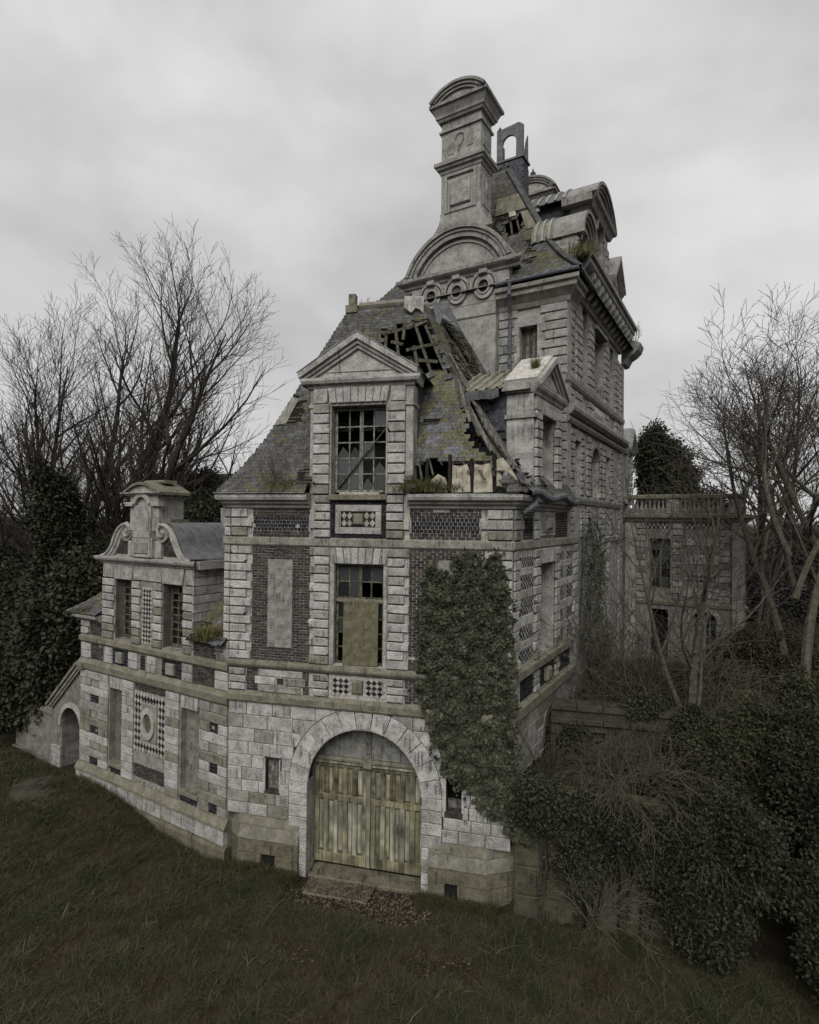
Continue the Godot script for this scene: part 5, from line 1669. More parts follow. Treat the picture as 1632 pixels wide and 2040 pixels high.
# a moulding round the four sides of the stack whose front is at z 0.16 and back at -0.82
func band(d: Node3D, x0: float, x1: float, prof: Array, mt: Material) -> void:
	var m := MB.new()
	for j in prof.size() - 1:
		var rings := []
		for p in [prof[j], prof[j + 1]]:
			var o: float = p[0] - 0.16
			rings.append([Vector3(x0 - o, p[1], 0.16 + o), Vector3(x1 + o, p[1], 0.16 + o), Vector3(x1 + o, p[1], -0.82 - o), Vector3(x0 - o, p[1], -0.82 - o)])
		for k in 4:
			m.quad(rings[0][k], rings[0][(k + 1) % 4], rings[1][(k + 1) % 4], rings[1][k])
	put("shaft_moulding", d, m.mesh(), mt)

func tower_side() -> void:
	var f := wall("tower_side_wall", TR, [[0.0, 3.0, 10.3, 18.1], [0.9, 18.1, 9.3, 19.2]], [[4.2, 15.75, 5.9, 18.2], [2.35, 15.6, 3.1, 18.6], [7.4, 15.6, 8.2, 18.4], [1.25, 11.3, 2.1, 13.3], [3.75, 11.3, 5.25, 13.3], [6.6, 11.3, 7.4, 13.2], [3.6, 5.5, 5.1, 8.6]], M.tower_a, 0.6)
	f.position += -TR.basis.z * 0.1
	var m := MB.new()
	for c in [[0.03, 0.95], [1.2, 0.95], [3.2, 0.85], [6.05, 0.85], [8.35, 0.85], [9.5, 0.75]]:
		quoin_strip(m, c[0], c[1], 15.45, 18.15, 9, 0, 0.09)
		quoin_strip(m, c[0], c[1], 14.55, 15.1, 2, 0, 0.09)
	for c in [[0.7, 0.5], [2.15, 0.5], [3.1, 0.6], [5.3, 0.55], [6.0, 0.5], [7.5, 0.6], [9.6, 0.65]]:
		quoin_strip(m, c[0], c[1], 11.3, 13.7, 9, 0, 0.07)
		quoin_strip(m, c[0], c[1], 9.7, 10.9, 5, 0, 0.07)
	for c in [[5.3, 0.6], [7.0, 0.6], [9.5, 0.7]]:
		quoin_strip(m, c[0], c[1], 3.6, 9.4, 20, 0, 0.07)
	put("quoin_courses", f, m.mesh(), M.tower_a)
	moulding(f, "string_course", 0, 10.3, [[0, 15.12], [0.08, 15.15], [0.14, 15.24], [0.16, 15.42], [0, 15.5]], 1.0, 0.0, M.tower_b, 2.0)
	moulding(f, "roll_cornice", 0.0, 10.3, [[0, 13.75], [0.14, 13.78], [0.2, 13.88], [0.18, 13.98], [0.12, 14.0], [0.24, 14.05], [0.36, 14.16], [0.38, 14.28], [0.34, 14.38], [0.2, 14.42], [0.2, 14.5], [0, 14.54]], 0.3, 0.0, M.tower_b, 2.0)
	moulding(f, "string_course", 0.0, 10.3, [[0, 10.95], [0.08, 10.97], [0.12, 11.1], [0.12, 11.2], [0, 11.25]], 0.0, 0.0, M.tower_b, 2.0)
	moulding(f, "string_course", 6.0, 10.3, [[0, 9.4], [0.08, 9.42], [0.1, 9.6], [0, 9.65]], 0.0, 0.0, M.tower_b, 2.0)
	for k in [[1.25, 2.1, 13.3], [6.6, 7.4, 13.2]]:
		for i in 4:
			pblk(f, "voussoir", [Vector2(lerpf(k[0], k[1], i / 4.0), k[2]), Vector2(lerpf(k[0], k[1], (i + 1) / 4.0) - 0.02, k[2]), Vector2(lerpf(k[0] - 0.1, k[1] + 0.1, (i + 1) / 4.0), 13.72), Vector2(lerpf(k[0] - 0.1, k[1] + 0.1, i / 4.0), 13.72)], 0, 0.06, M.tower_a)
	arc(f, "window_arch", 4.5, 12.6, 0.76, 0.98, 0.35, PI - 0.35, -0.4, 0.08, 12, M.tower_b)
	pblk(f, "arch_spandrel", [Vector2(3.75, 13.32), Vector2(3.75, 13.0), Vector2(4.1, 13.24), Vector2(4.5, 13.34)], -0.4, 0.0, M.tower_a, 0.0)
	pblk(f, "arch_spandrel", [Vector2(5.25, 13.32), Vector2(5.25, 13.0), Vector2(4.9, 13.24), Vector2(4.5, 13.34)], -0.4, 0.0, M.tower_a, 0.0)
	var mid := [[3.75, 11.3, 5.25, 13.3], [1.25, 11.3, 2.1, 13.3]]
	for w in mid:
		var sh := put("louvred_shutter", chateau, block_mesh(w[2] - w[0], w[3] - w[1], 0.03, 0.0), M.grey_wood, TR * T(w[0], w[1], -0.42))
		var n := int((w[3] - w[1]) / 0.075)
		for i in n:
			var lm := MB.new()
			lm.quad(Vector3(0.05, i * 0.075, 0.09), Vector3(w[2] - w[0] - 0.05, i * 0.075, 0.09), Vector3(w[2] - w[0] - 0.05, i * 0.075 + 0.06, 0.035), Vector3(0.05, i * 0.075 + 0.06, 0.035))
			put("slat", sh, lm.mesh(), M.grey_wood if i % 3 else M.frame)
	for w in [[2.3, 15.6, 3.15, 18.6], [7.35, 15.6, 8.25, 18.4], [6.55, 11.3, 7.45, 13.2], [3.5, 5.5, 5.2, 8.6]]:
		blk(f, "niche_back", w[0], w[1], w[2], w[3], -0.45, -0.25, M.tower_b, 0.0)
	blk(f, "window_back", 4.2, 15.75, 5.9, 18.2, -0.6, -0.45, M.inner, 0.0)
	blk(f, "window_hood", 4.0, 18.2, 6.1, 18.36, 0, 0.2, M.tower_b)
	for i in 7:
		var bl := MB.new()
		bl.tube([Vector3(4.3 + i * 0.25, 14.62, 0.02), Vector3(4.3 + i * 0.25, 14.8, 0.05), Vector3(4.3 + i * 0.25, 15.08, 0.02)], [0.05, 0.09, 0.04], 8)
		put("baluster", f, bl.mesh(), M.tower_a)
	blk(f, "niche_back", 4.2, 14.58, 6.0, 15.12, -0.02, 0.01, M.dark_stone, 0.0)
	# corner end of the cornice, then the taller bay with its consoles
	var co := [[0, 17.95], [0.08, 17.98], [0.12, 18.08], [0.14, 18.14], [0.3, 18.3], [0.4, 18.38], [0.4, 18.52], [0.5, 18.58], [0.5, 18.72], [0.0, 18.8]]
	moulding(f, "cornice", 0.0, 1.1, co, 1.0, 0.0, M.tower_b, 2.0)
	moulding(f, "attic_cornice", 1.2, 9.5, [[0, 18.55], [0.1, 18.58], [0.14, 18.66], [0.14, 19.2], [0.4, 19.3], [0.62, 19.42], [0.7, 19.5], [0.7, 19.66], [0.8, 19.7], [0.8, 19.86], [0.0, 20.0]], 0.8, 0.4, M.tower_b, 2.0)
	for i in 12:
		pblk_side(f, "console", 1.4 + i * 0.7)
	blk(f, "attic_return", 0.6, 19.1, 1.3, 19.9, -1.6, 0.3, M.tower_b, 0.06)
	blk(f, "attic_base", 0.9, 19.0, 9.3, 20.4, -1.2, 0.05, M.tower_a, 0.0)
	# round-roofed dormer
	attic_dormer(f, 1.25, 3.35, 19.95, 20.9, 1)
	attic_dormer(f, 3.3, 6.5, 19.95, 23.3, 2)
	attic_dormer(f, 7.0, 8.8, 19.95, 21.3, 3)
	# broken cornice at the far corner
	moulding(f, "broken_cornice", 10.1, 11.2, [[0, 18.2], [0.2, 18.25], [0.35, 18.55], [0.6, 18.7], [0.8, 18.9], [0.9, 19.2], [0.6, 19.35], [0, 19.45]], 0.0, 0.0, M.tower_b, 0.6)
	# side and back walls close the block
	var c := MB.new()
	c.box(Vector3(-8.4, 5.0, -10.3), Vector3(-8.0, 18.1, -0.2)); c.box(Vector3(-8.4, 5.0, -10.3), Vector3(0.0, 18.1, -9.9)); c.box(Vector3(-8.0, 18.0, -9.9), Vector3(-0.3, 18.1, -0.45))
	put("tower_back_wall", chateau, c.mesh(), M.tower_b, TF)

func pblk_side(f: Node3D, called: String, x: float) -> void:
	if not cache.has("console"):
		var m := MB.new()
		m.poly(PackedVector2Array([Vector2(0, 0), Vector2(0.14, 0.04), Vector2(0.3, 0.2), Vector2(0.44, 0.36), Vector2(0.56, 0.5), Vector2(0.56, 0.72), Vector2(0, 0.72)]), 0.0, 0.3, 0.03)
		cache.console = m.mesh()
	put(called, f, cache.console, M.tower_a, Transform3D(Basis(Vector3(0, 0, 1), Vector3(0, 1, 0), Vector3(-1, 0, 0)), Vector3(x + 0.3, 18.68, 0.1)))

func attic_dormer(f: Node3D, x0: float, x1: float, y0: float, y1: float, kind: int) -> void:
	var xc := (x0 + x1) / 2
	var w := (x1 - x0) / 2
	var zb := -1.35 if kind == 1 else -2.3
	var spring := y1 - (0.1 if kind == 1 else 0.9)
	# front: piers each side of an arched light
	var lw := w * (0.55 if kind == 1 else 0.36)
	var pts := [Vector2(x0, y0), Vector2(xc - lw, y0)]
	for k in 13:
		var a := PI - PI * k / 12.0
		pts.append(Vector2(xc + cos(a) * lw, spring + sin(a) * lw))
	pts.append(Vector2(xc + lw, y0)); pts.append(Vector2(x1, y0)); pts.append(Vector2(x1, y1))
	if kind == 1:
		pts.append(Vector2(xc + w * 0.5, y1 + 0.8)); pts.append(Vector2(xc - w * 0.5, y1 + 0.8))
	pts.append(Vector2(x0, y1))
	pblk(f, "attic_front", pts, -0.5, 0.05, M.tower_a, 0.0)
	blk(f, "attic_light", xc - lw, y0, xc + lw, spring + lw, -0.5, -0.4, M.inner, 0.0)
	arc(f, "attic_arch", xc, spring, lw, lw + 0.16, 0, PI, -0.1, 0.14, 14, M.tower_b)
	var qm := MB.new()
	quoin_strip(qm, x0, w * 0.3, y0, spring, 6, 0.05, 0.13); quoin_strip(qm, x1 - w * 0.3, w * 0.3, y0, spring, 6, 0.05, 0.13)
	put("quoin_courses", f, qm.mesh(), M.tower_a)
	var side := MB.new()
	side.box(Vector3(x0, y0, zb), Vector3(x0 + 0.1, y1, -0.5)); side.box(Vector3(x1 - 0.1, y0, zb), Vector3(x1, y1, -0.5))
	put("attic_cheek", f, side.mesh(), M.slate_edge)
	blk(f, "attic_side", x0 - 0.02, y0, x0 + 0.2, y1 - 0.1, -0.75, 0.0, M.tower_b, 0.0)
	var xfs := []
	var cols := []
	var rows := int((y1 - y0) / 0.13)
	for r in rows:
		for i in (3 if kind == 1 else 7):
			xfs.append(Transform3D(Basis(Vector3(0, 0, 0.21), Vector3(-0.02, 0, 0), Vector3(0.006, 0.16, 0)), Vector3(x0 - 0.012, y0 + 0.07 + r * 0.13, -0.85 - i * 0.22 - (0.11 if r % 2 else 0.0))))
			cols.append(Color(0.07, 0.07, 0.075).lerp(Color(0.12, 0.125, 0.14), rng.randf()))
	stuff("slating", f, cache.get("slate", unit_box()), M.tint, xfs, cols)
	if kind == 3:
		pediment(f, xc, w + 0.3, y1 + 0.12, 1.3, 0.1, 0.3, -1.2, M.tower_b, M.tower_a)
		var rf := MB.new()
		for sd in [-1, 1]:
			rf.bar(Vector3(xc + sd * (w + 0.2), y1 + 0.2, -1.4), Vector3(xc, y1 + 1.4, -1.4), 2.6, 0.05, Vector3.UP)
		put("attic_roof", f, rf.mesh(), M.lead)
		return
	# segmental or round head, with a barrel roof behind
	var rise := 1.18 if kind == 1 else 1.05
	var half := w + (0.1 if kind == 1 else 0.4)
	var rr := (half * half + rise * rise) / (2 * rise)
	var cy := y1 + rise - rr
	var am := acos(clampf((y1 - cy) / rr, -1, 1))
	for k in [[0.0, 0.12, 0.3], [0.12, 0.24, 0.22], [0.24, 0.36, 0.14]]:
		arc(f, "attic_pediment", xc, cy, rr - k[1], rr - k[0], PI / 2 - am, PI / 2 + am, -0.8, (0.05 if kind == 1 else 0.1) + k[2], 20, M.tower_b)
	var gp := []
	for k in 17:
		var a := PI / 2 - am + 2 * am * k / 16.0
		gp.append(Vector2(xc + cos(a) * (rr - 0.3), maxf(y1 - 0.2, cy + sin(a) * (rr - 0.3))))
	if kind == 2: pblk(f, "attic_tympanum", gp, -0.8, 0.06, M.tower_a, 0.0)
	if kind == 2:
		moulding(f, "attic_entablature", x0, x1, [[0.05, y1 - 0.45], [0.15, y1 - 0.42], [0.25, y1 - 0.2], [0.36, y1 - 0.15], [0.4, y1 - 0.02], [0.05, y1]], 1.0, 1.0, M.tower_b, 4.0)
		blk(f, "attic_return", x0 - 0.4, y1 - 0.3, x0, y1, -1.0, 0.2, M.tower_b, 0.04)
	var r0 := rr - 0.02
	var bm := MB.new()
	for k in 20:
		var a0 := PI / 2 - am + 2 * am * k / 20.0
		var a1 := PI / 2 - am + 2 * am * (k + 1) / 20.0
		bm.quad(Vector3(xc + cos(a0) * r0, cy + sin(a0) * r0, -0.1), Vector3(xc + cos(a1) * r0, cy + sin(a1) * r0, -0.1), Vector3(xc + cos(a1) * r0, cy + sin(a1) * r0, zb - 0.3), Vector3(xc + cos(a0) * r0, cy + sin(a0) * r0, zb - 0.3))
	put("attic_roof", f, bm.mesh(), M.zinc_moss if kind == 1 else M.lead)
	for k in (3 if kind == 1 else 5):
		var zr := (-1.0 if kind == 1 else -0.95) - k * (0.27 if kind == 1 else 0.36)
		arc(f, "roof_rib", xc, cy, r0, r0 + 0.07, PI / 2 - am, PI / 2 + am, zr, zr + 0.1, 18, M.zinc)

func tower_roof() -> void:
	var q := [TF * Vector3(-8.85, 18.9, 0.45), TF * Vector3(0.45, 18.9, 0.45), TF * Vector3(-4.7, 26.2, -4.4), TF * Vector3(-4.0, 26.2, -4.4)]
	var open := [PackedVector2Array([Vector2(0.7, 0.47), Vector2(0.76, 0.52), Vector2(0.92, 0.545), Vector2(0.91, 0.47), Vector2(0.8, 0.385), Vector2(0.72, 0.4)])]
	var bare := [PackedVector2Array([Vector2(0.6, 0.72), Vector2(0.98, 0.74), Vector2(0.98, 0.56), Vector2(0.6, 0.5)]), PackedVector2Array([Vector2(0.86, 0.31), Vector2(0.93, 0.34), Vector2(0.87, 0.12), Vector2(0.82, 0.14)])]
	var moss := func(u: float, v: float) -> float: return 0.55 if u > 0.86 and v < 0.5 else 0.12
	var o := slope("tower_front_roof", q, open, bare, moss, 0, Rect2(), 0.15, 0.26)
	# sheets of mossy plaster and board laid over the gap
	for k in [[0.62, 0.58, 0.97, 0.73, "ledge"], [0.9, 0.4, 0.99, 0.56, "ledge"], [0.78, 0.54, 0.85, 0.6, "plaster"]]:
		var m := MB.new()
		var up := TF.basis.z * 0.05 + Vector3(0, 0.03, 0)
		m.quad(patch(q, k[0], k[1]) + up, patch(q, k[2], k[1]) + up, patch(q, k[2], k[3]) + up, patch(q, k[0], k[3]) + up)
		put("roof_sheet", o, m.mesh(), M[k[4]])
	var none := func(_u: float, _v: float) -> float: return 0.08
	slope("tower_side_roof", [q[1], TR * Vector3(10.7, 18.9, 0.45), q[3], TF * Vector3(-4.0, 26.2, -6.0)], [], [], none, 0, Rect2(), 0.17, 0.3)
	slope("tower_left_roof", [TF * Vector3(-8.85, 18.9, -10.7), q[0], TF * Vector3(-4.7, 26.2, -6.0), q[2]], [], [], none, 0, Rect2(), 0.17, 0.3)
	var bk := MB.new()
	bk.quad(TF * Vector3(-8.85, 18.9, -10.7), TR * Vector3(10.7, 18.9, 0.45), TF * Vector3(-4.0, 26.2, -6.0), TF * Vector3(-4.7, 26.2, -6.0))
	bk.quad(q[2], q[3], TF * Vector3(-4.0, 26.2, -6.0), TF * Vector3(-4.7, 26.2, -6.0))
	put("tower_back_roof", chateau, bk.mesh(), M.slate_edge)
	# hip board
	var hp := MB.new()
	var prev := patch(q, 1.0, 0.0)
	for k in 12:
		var p := patch(q, 1.0, (k + 1) / 12.0)
		hp.bar(prev + Vector3(0.03, 0.06, 0.03), p + Vector3(0.03, 0.06, 0.03), 0.3, 0.04, (TF.basis.z + TR.basis.z + Vector3.UP).normalized())
		prev = p
	put("hip_board", o, hp.mesh(), M.slate_edge)
	var mo := MB.new()
	for k in 26:
		var x := -2.0 + k * 0.085
		mo.tube([Vector3(x, 18.92, 0.42), Vector3(x + 0.03, 19.02 + 0.04 * sin(k * 1.3), 0.3)], [0.08, 0.03], 5)
	put("moss_bank", chateau, mo.mesh(), M.ledge, TF)
	# lantern: slate-hung shaft and the wreck of an arched wooden belfry
	var ln := Node3D.new()
	ln.name = "lantern"
	ln.transform = TF
	chateau.add_child(ln, true)
	ln.set_meta("label", "ruined wooden lantern on the tower roof")
	var lx := -4.12
	var lz := -4.9
	blk(ln, "lantern_shaft", lx - 0.62, 22.5, lx + 0.62, 26.95, lz - 0.8, lz, M.slate_edge, 0.0)
	var xfs := []
	var cols := []
	for r in 32:
		for i in 8:
			if rng.randf() < 0.08: continue
			xfs.append(Transform3D(Basis(Vector3(0.19, 0, 0), Vector3(0, 0, 0.02), Vector3(0, 0.17, -0.006)), Vector3(lx - 0.55 + i * 0.165 - (0.07 if r % 2 else 0.0), 22.6 + r * 0.135, lz + 0.02)))
			cols.append(Color(0.1, 0.1, 0.105).lerp(Color(0.16, 0.165, 0.185), rng.randf()))
			xfs.append(Transform3D(Basis(Vector3(0, 0, 0.11), Vector3(0.02, 0, 0), Vector3(-0.006, 0.17, 0)), Vector3(lx + 0.64, 22.6 + r * 0.135, lz - 0.06 - i * 0.1)))
			cols.append(Color(0.1, 0.1, 0.105).lerp(Color(0.17, 0.175, 0.19), rng.randf()))
	stuff("slating", ln, cache.get("slate", unit_box()), M.tint, xfs, cols)
	blk(ln, "lantern_sill", lx - 0.66, 26.95, lx + 0.72, 27.04, lz - 0.85, lz + 0.06, M.lead, 0.0)
	var fp := [Vector2(lx - 0.62, 27.04), Vector2(lx - 0.33, 27.04)]
	for k in 11:
		var a := PI - PI * k / 10.0
		fp.append(Vector2(lx + cos(a) * 0.33, 27.80 + sin(a) * 0.36))
	fp.append(Vector2(lx + 0.33, 27.04)); fp.append(Vector2(lx + 0.62, 27.04)); fp.append(Vector2(lx + 0.62, 28.50)); fp.append(Vector2(lx + 0.45, 28.62)); fp.append(Vector2(lx - 0.4, 28.54)); fp.append(Vector2(lx - 0.45, 28.70)); fp.append(Vector2(lx - 0.62, 28.52))
	pblk(ln, "lantern_arch", fp, lz - 0.12, lz, M.lead, 0.0)
	blk(ln, "lantern_post", lx + 0.5, 27.04, lx + 0.62, 28.55, lz - 0.25, lz - 0.12, M.grey_wood, 0.0)
	pblk(ln, "lantern_post", [Vector2(lx + 0.45, 27.04), Vector2(lx + 0.66, 27.04), Vector2(lx + 0.64, 28.30), Vector2(lx + 0.55, 28.00), Vector2(lx + 0.5, 27.70)], lz - 0.75, lz - 0.62, M.grey_wood, 0.0)
	pblk(ln, "broken_board", [Vector2(lx + 0.02, 27.00), Vector2(lx + 0.42, 27.00), Vector2(lx + 0.36, 27.55), Vector2(lx + 0.25, 27.90)], lz - 0.6, lz - 0.55, M.deck, 0.0)
	pblk(ln, "lantern_post", [Vector2(lx - 0.62, 27.04), Vector2(lx - 0.5, 27.04), Vector2(lx - 0.52, 28.10), Vector2(lx - 0.6, 28.20)], lz - 0.75, lz - 0.62, M.grey_wood, 0.0)
	# twin chimney at the back, and a barrel dormer on the far left slope
	var d := Node3D.new()
	d.name = "chimney"
	d.transform = TF * T(-0.35, 1.15, -9.7)
	chateau.add_child(d, true)
	d.set_meta("label", "rear chimney head with two small metal finials")
	var bx := -4.28
	blk(d, "shaft", bx - 0.96, 17.0, bx + 0.96, 26.2, -0.82, 0.16, M.tower_a, 0.0)
	band(d, bx - 0.96, bx + 0.96, [[0.16, 25.95], [0.26, 25.97], [0.3, 26.06], [0.34, 26.08], [0.36, 26.2], [0.5, 26.42], [0.6, 26.46], [0.6, 26.58], [0.16, 26.62]], M.tower_b)
	chimney_top(d, bx, 26.58, 1.5, 0.85, -1.35, 0.72)
	for sd in [-0.55, 0.15]:
		var fi := MB.new()
		fi.tube([Vector3(bx + sd, 27.3, 0.4), Vector3(bx + sd, 27.5, 0.4), Vector3(bx + sd, 27.52, 0.4), Vector3(bx + sd, 27.7, 0.4), Vector3(bx + sd, 27.78, 0.4), Vector3(bx + sd, 27.95, 0.4)], [0.1, 0.05, 0.13, 0.15, 0.06, 0.02], 8)
		put("finial", d, fi.mesh(), M.iron)
	var ba := MB.new()
	for k in 12:
		var a0 := PI * k / 12.0
		var a1 := PI * (k + 1) / 12.0
		ba.quad(Vector3(-9.0, 18.9 + sin(a0) * 1.25, -1.9 + cos(a0) * 1.1), Vector3(-9.0, 18.9 + sin(a1) * 1.25, -1.9 + cos(a1) * 1.1), Vector3(-6.5, 18.9 + sin(a1) * 1.25, -1.9 + cos(a1) * 1.1), Vector3(-6.5, 18.9 + sin(a0) * 1.25, -1.9 + cos(a0) * 1.1))
		ba.tri(Vector3(-9.0, 18.9, -1.9), Vector3(-9.0, 18.9 + sin(a0) * 1.25, -1.9 + cos(a0) * 1.1), Vector3(-9.0, 18.9 + sin(a1) * 1.25, -1.9 + cos(a1) * 1.1))
	put("barrel_dormer", chateau, ba.mesh(), M.zinc_moss, TF)

# ------------------------------------------------------------------ rear wing
func rear_wing() -> void:
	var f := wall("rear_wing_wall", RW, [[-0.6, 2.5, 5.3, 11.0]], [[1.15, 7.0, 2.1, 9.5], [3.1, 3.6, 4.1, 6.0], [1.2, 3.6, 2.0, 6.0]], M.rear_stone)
	moulding(f, "string_course", -0.6, 5.3, [[0, 6.2], [0.1, 6.25], [0.14, 6.4], [0, 6.5]], 0, 1.0, M.ledge, 2.0)
	moulding(f, "cornice", -0.6, 5.3, [[0, 10.3], [0.15, 10.35], [0.2, 10.45], [0.34, 10.55], [0.34, 10.68], [0, 10.75]], 0, 1.0, M.ledge, 2.0)
	moulding(f, "parapet_coping", -0.6, 5.3, [[0, 11.45], [0.12, 11.5], [0.12, 11.64], [0, 11.7]], 0, 1.0, M.ledge, 2.0)
	for c in [-0.5, 1.9, 4.6]:
		blk(f, "parapet_pier", c, 10.75, c + 0.6, 11.45, -0.2, 0.06, M.stone_d)
	for i in 22:
		var x := 0.15 + i * 0.2
		if x > 1.85 and x < 2.55 or x > 4.5: continue
		var m := MB.new()
		m.tube([Vector3(x, 10.76, -0.05), Vector3(x, 10.95, -0.05), Vector3(x, 11.2, -0.05), Vector3(x, 11.44, -0.05)], [0.05, 0.085, 0.04, 0.06], 6)
		put("baluster", f, m.mesh(), M.stone_d)
	for c in [0.5, 2.2, 4.2]:
		quoins(f, "pier_block", c, 1, 6.5, 10.3, 12, 0.45, 0.45, 0.06)
	for o in f.get_children():
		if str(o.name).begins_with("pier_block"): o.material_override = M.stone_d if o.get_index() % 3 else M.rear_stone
	dashes(f, 0.9, 10.0, 4.2, 10.28, 2)
	blk(f, "plain_band", 2.7, 8.3, 4.2, 8.75, 0, 0.05, M.stone_c); blk(f, "plain_band", 2.7, 9.2, 4.2, 9.5, 0, 0.05, M.stone_c); blk(f, "plain_band", 2.7, 6.7, 4.2, 7.15, 0, 0.05, M.stone_c)
	checker(f, 2.7, 7.3, 4.2, 7.9, 8, 3, 0.0, false)
	for c in [0.0, 4.75]:
		var col := MB.new()
		col.box(Vector3(c, 2.6, 0.0), Vector3(c + 0.5, 10.3, 0.18))
		put("pilaster", f, col.mesh(), M.stone_d)
	arc(f, "window_arch", 3.6, 5.5, 0.55, 0.75, 0, PI, -0.3, 0.08, 12, M.stone_d)
	window(RW, "window", 3.1, 3.6, 4.1, 6.0, -0.3, 0.07, 2, 2, 6, [[0, 0, 1], [3, 2, 1], [2, 4, 1], [1, 5, 1]], M.frame, "ground-floor window of the rear wing")
	window(RW, "window", 1.15, 7.0, 2.1, 9.5, -0.3, 0.07, 2, 1, 5, [[0, 1, 1], [1, 3, 1]], M.frame_green, "first-floor window of the rear wing")
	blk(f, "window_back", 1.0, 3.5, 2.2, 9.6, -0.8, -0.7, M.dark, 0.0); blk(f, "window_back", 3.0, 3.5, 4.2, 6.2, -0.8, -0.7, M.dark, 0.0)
	var c2 := MB.new()
	c2.box(Vector3(4.9, 2.5, -8.0), Vector3(5.28, 11.6, -0.45)); c2.box(Vector3(-0.6, 10.75, -8.0), Vector3(4.9, 10.9, -0.45))
	put("rear_wing_end_wall", chateau, c2.mesh(), M.dark_stone, RW)
	# link between tower and rear wing, with a gabled attic window
	var lk := MB.new()
	lk.box(Vector3(10.3, 2.6, -3.0), Vector3(13.0, 11.2, -0.25))
	put("link_wall", chateau, lk.mesh(), M.stone_d, TR)
	var ld := Node3D.new()
	ld.name = "link_dormer"
	ld.transform = TR
	chateau.add_child(ld, true)
	for x in [11.0, 12.0]:
		var m := MB.new()
		quoin_strip(m, x, 0.35, 11.2, 14.0, 9, -0.9, 0.12)
		put("quoin_courses", ld, m.mesh(), M.tower_b)
	blk(ld, "dormer_light", 11.35, 11.2, 12.0, 13.8, -0.9, -0.2, M.inner, 0.0)
	blk(ld, "dormer_side", 10.9, 11.2, 11.0, 14.0, -1.0, 0.1, M.tower_b, 0.0)
	moulding(ld, "cornice", 10.9, 12.4, [[0.0, 13.85], [0.18, 13.9], [0.24, 14.05], [0, 14.1]], 1.0, 1.0, M.tower_b, 3.0)
	pediment(ld, 11.65, 0.95, 14.15, 1.0, 0.08, 0.25, -1.0, M.tower_b, M.tower_a)
	var rf := MB.new()
	for sd in [-1, 1]:
		rf.bar(Vector3(11.65 + sd * 1.0, 14.15, -0.5), Vector3(11.65, 15.2, -0.5), 1.4, 0.06, Vector3.UP)
	put("dormer_roof", ld, rf.mesh(), M.zinc)
	var none := func(_u: float, _v: float) -> float: return 0.2
	slope("link_roof", [TR * Vector3(10.3, 11.2, 0.1), TR * Vector3(13.2, 11.2, 0.1), TR * Vector3(10.3, 14.5, -2.0), TR * Vector3(13.2, 14.5, -2.0)], [], [], none, 0, Rect2(), 0.2, 0.3)

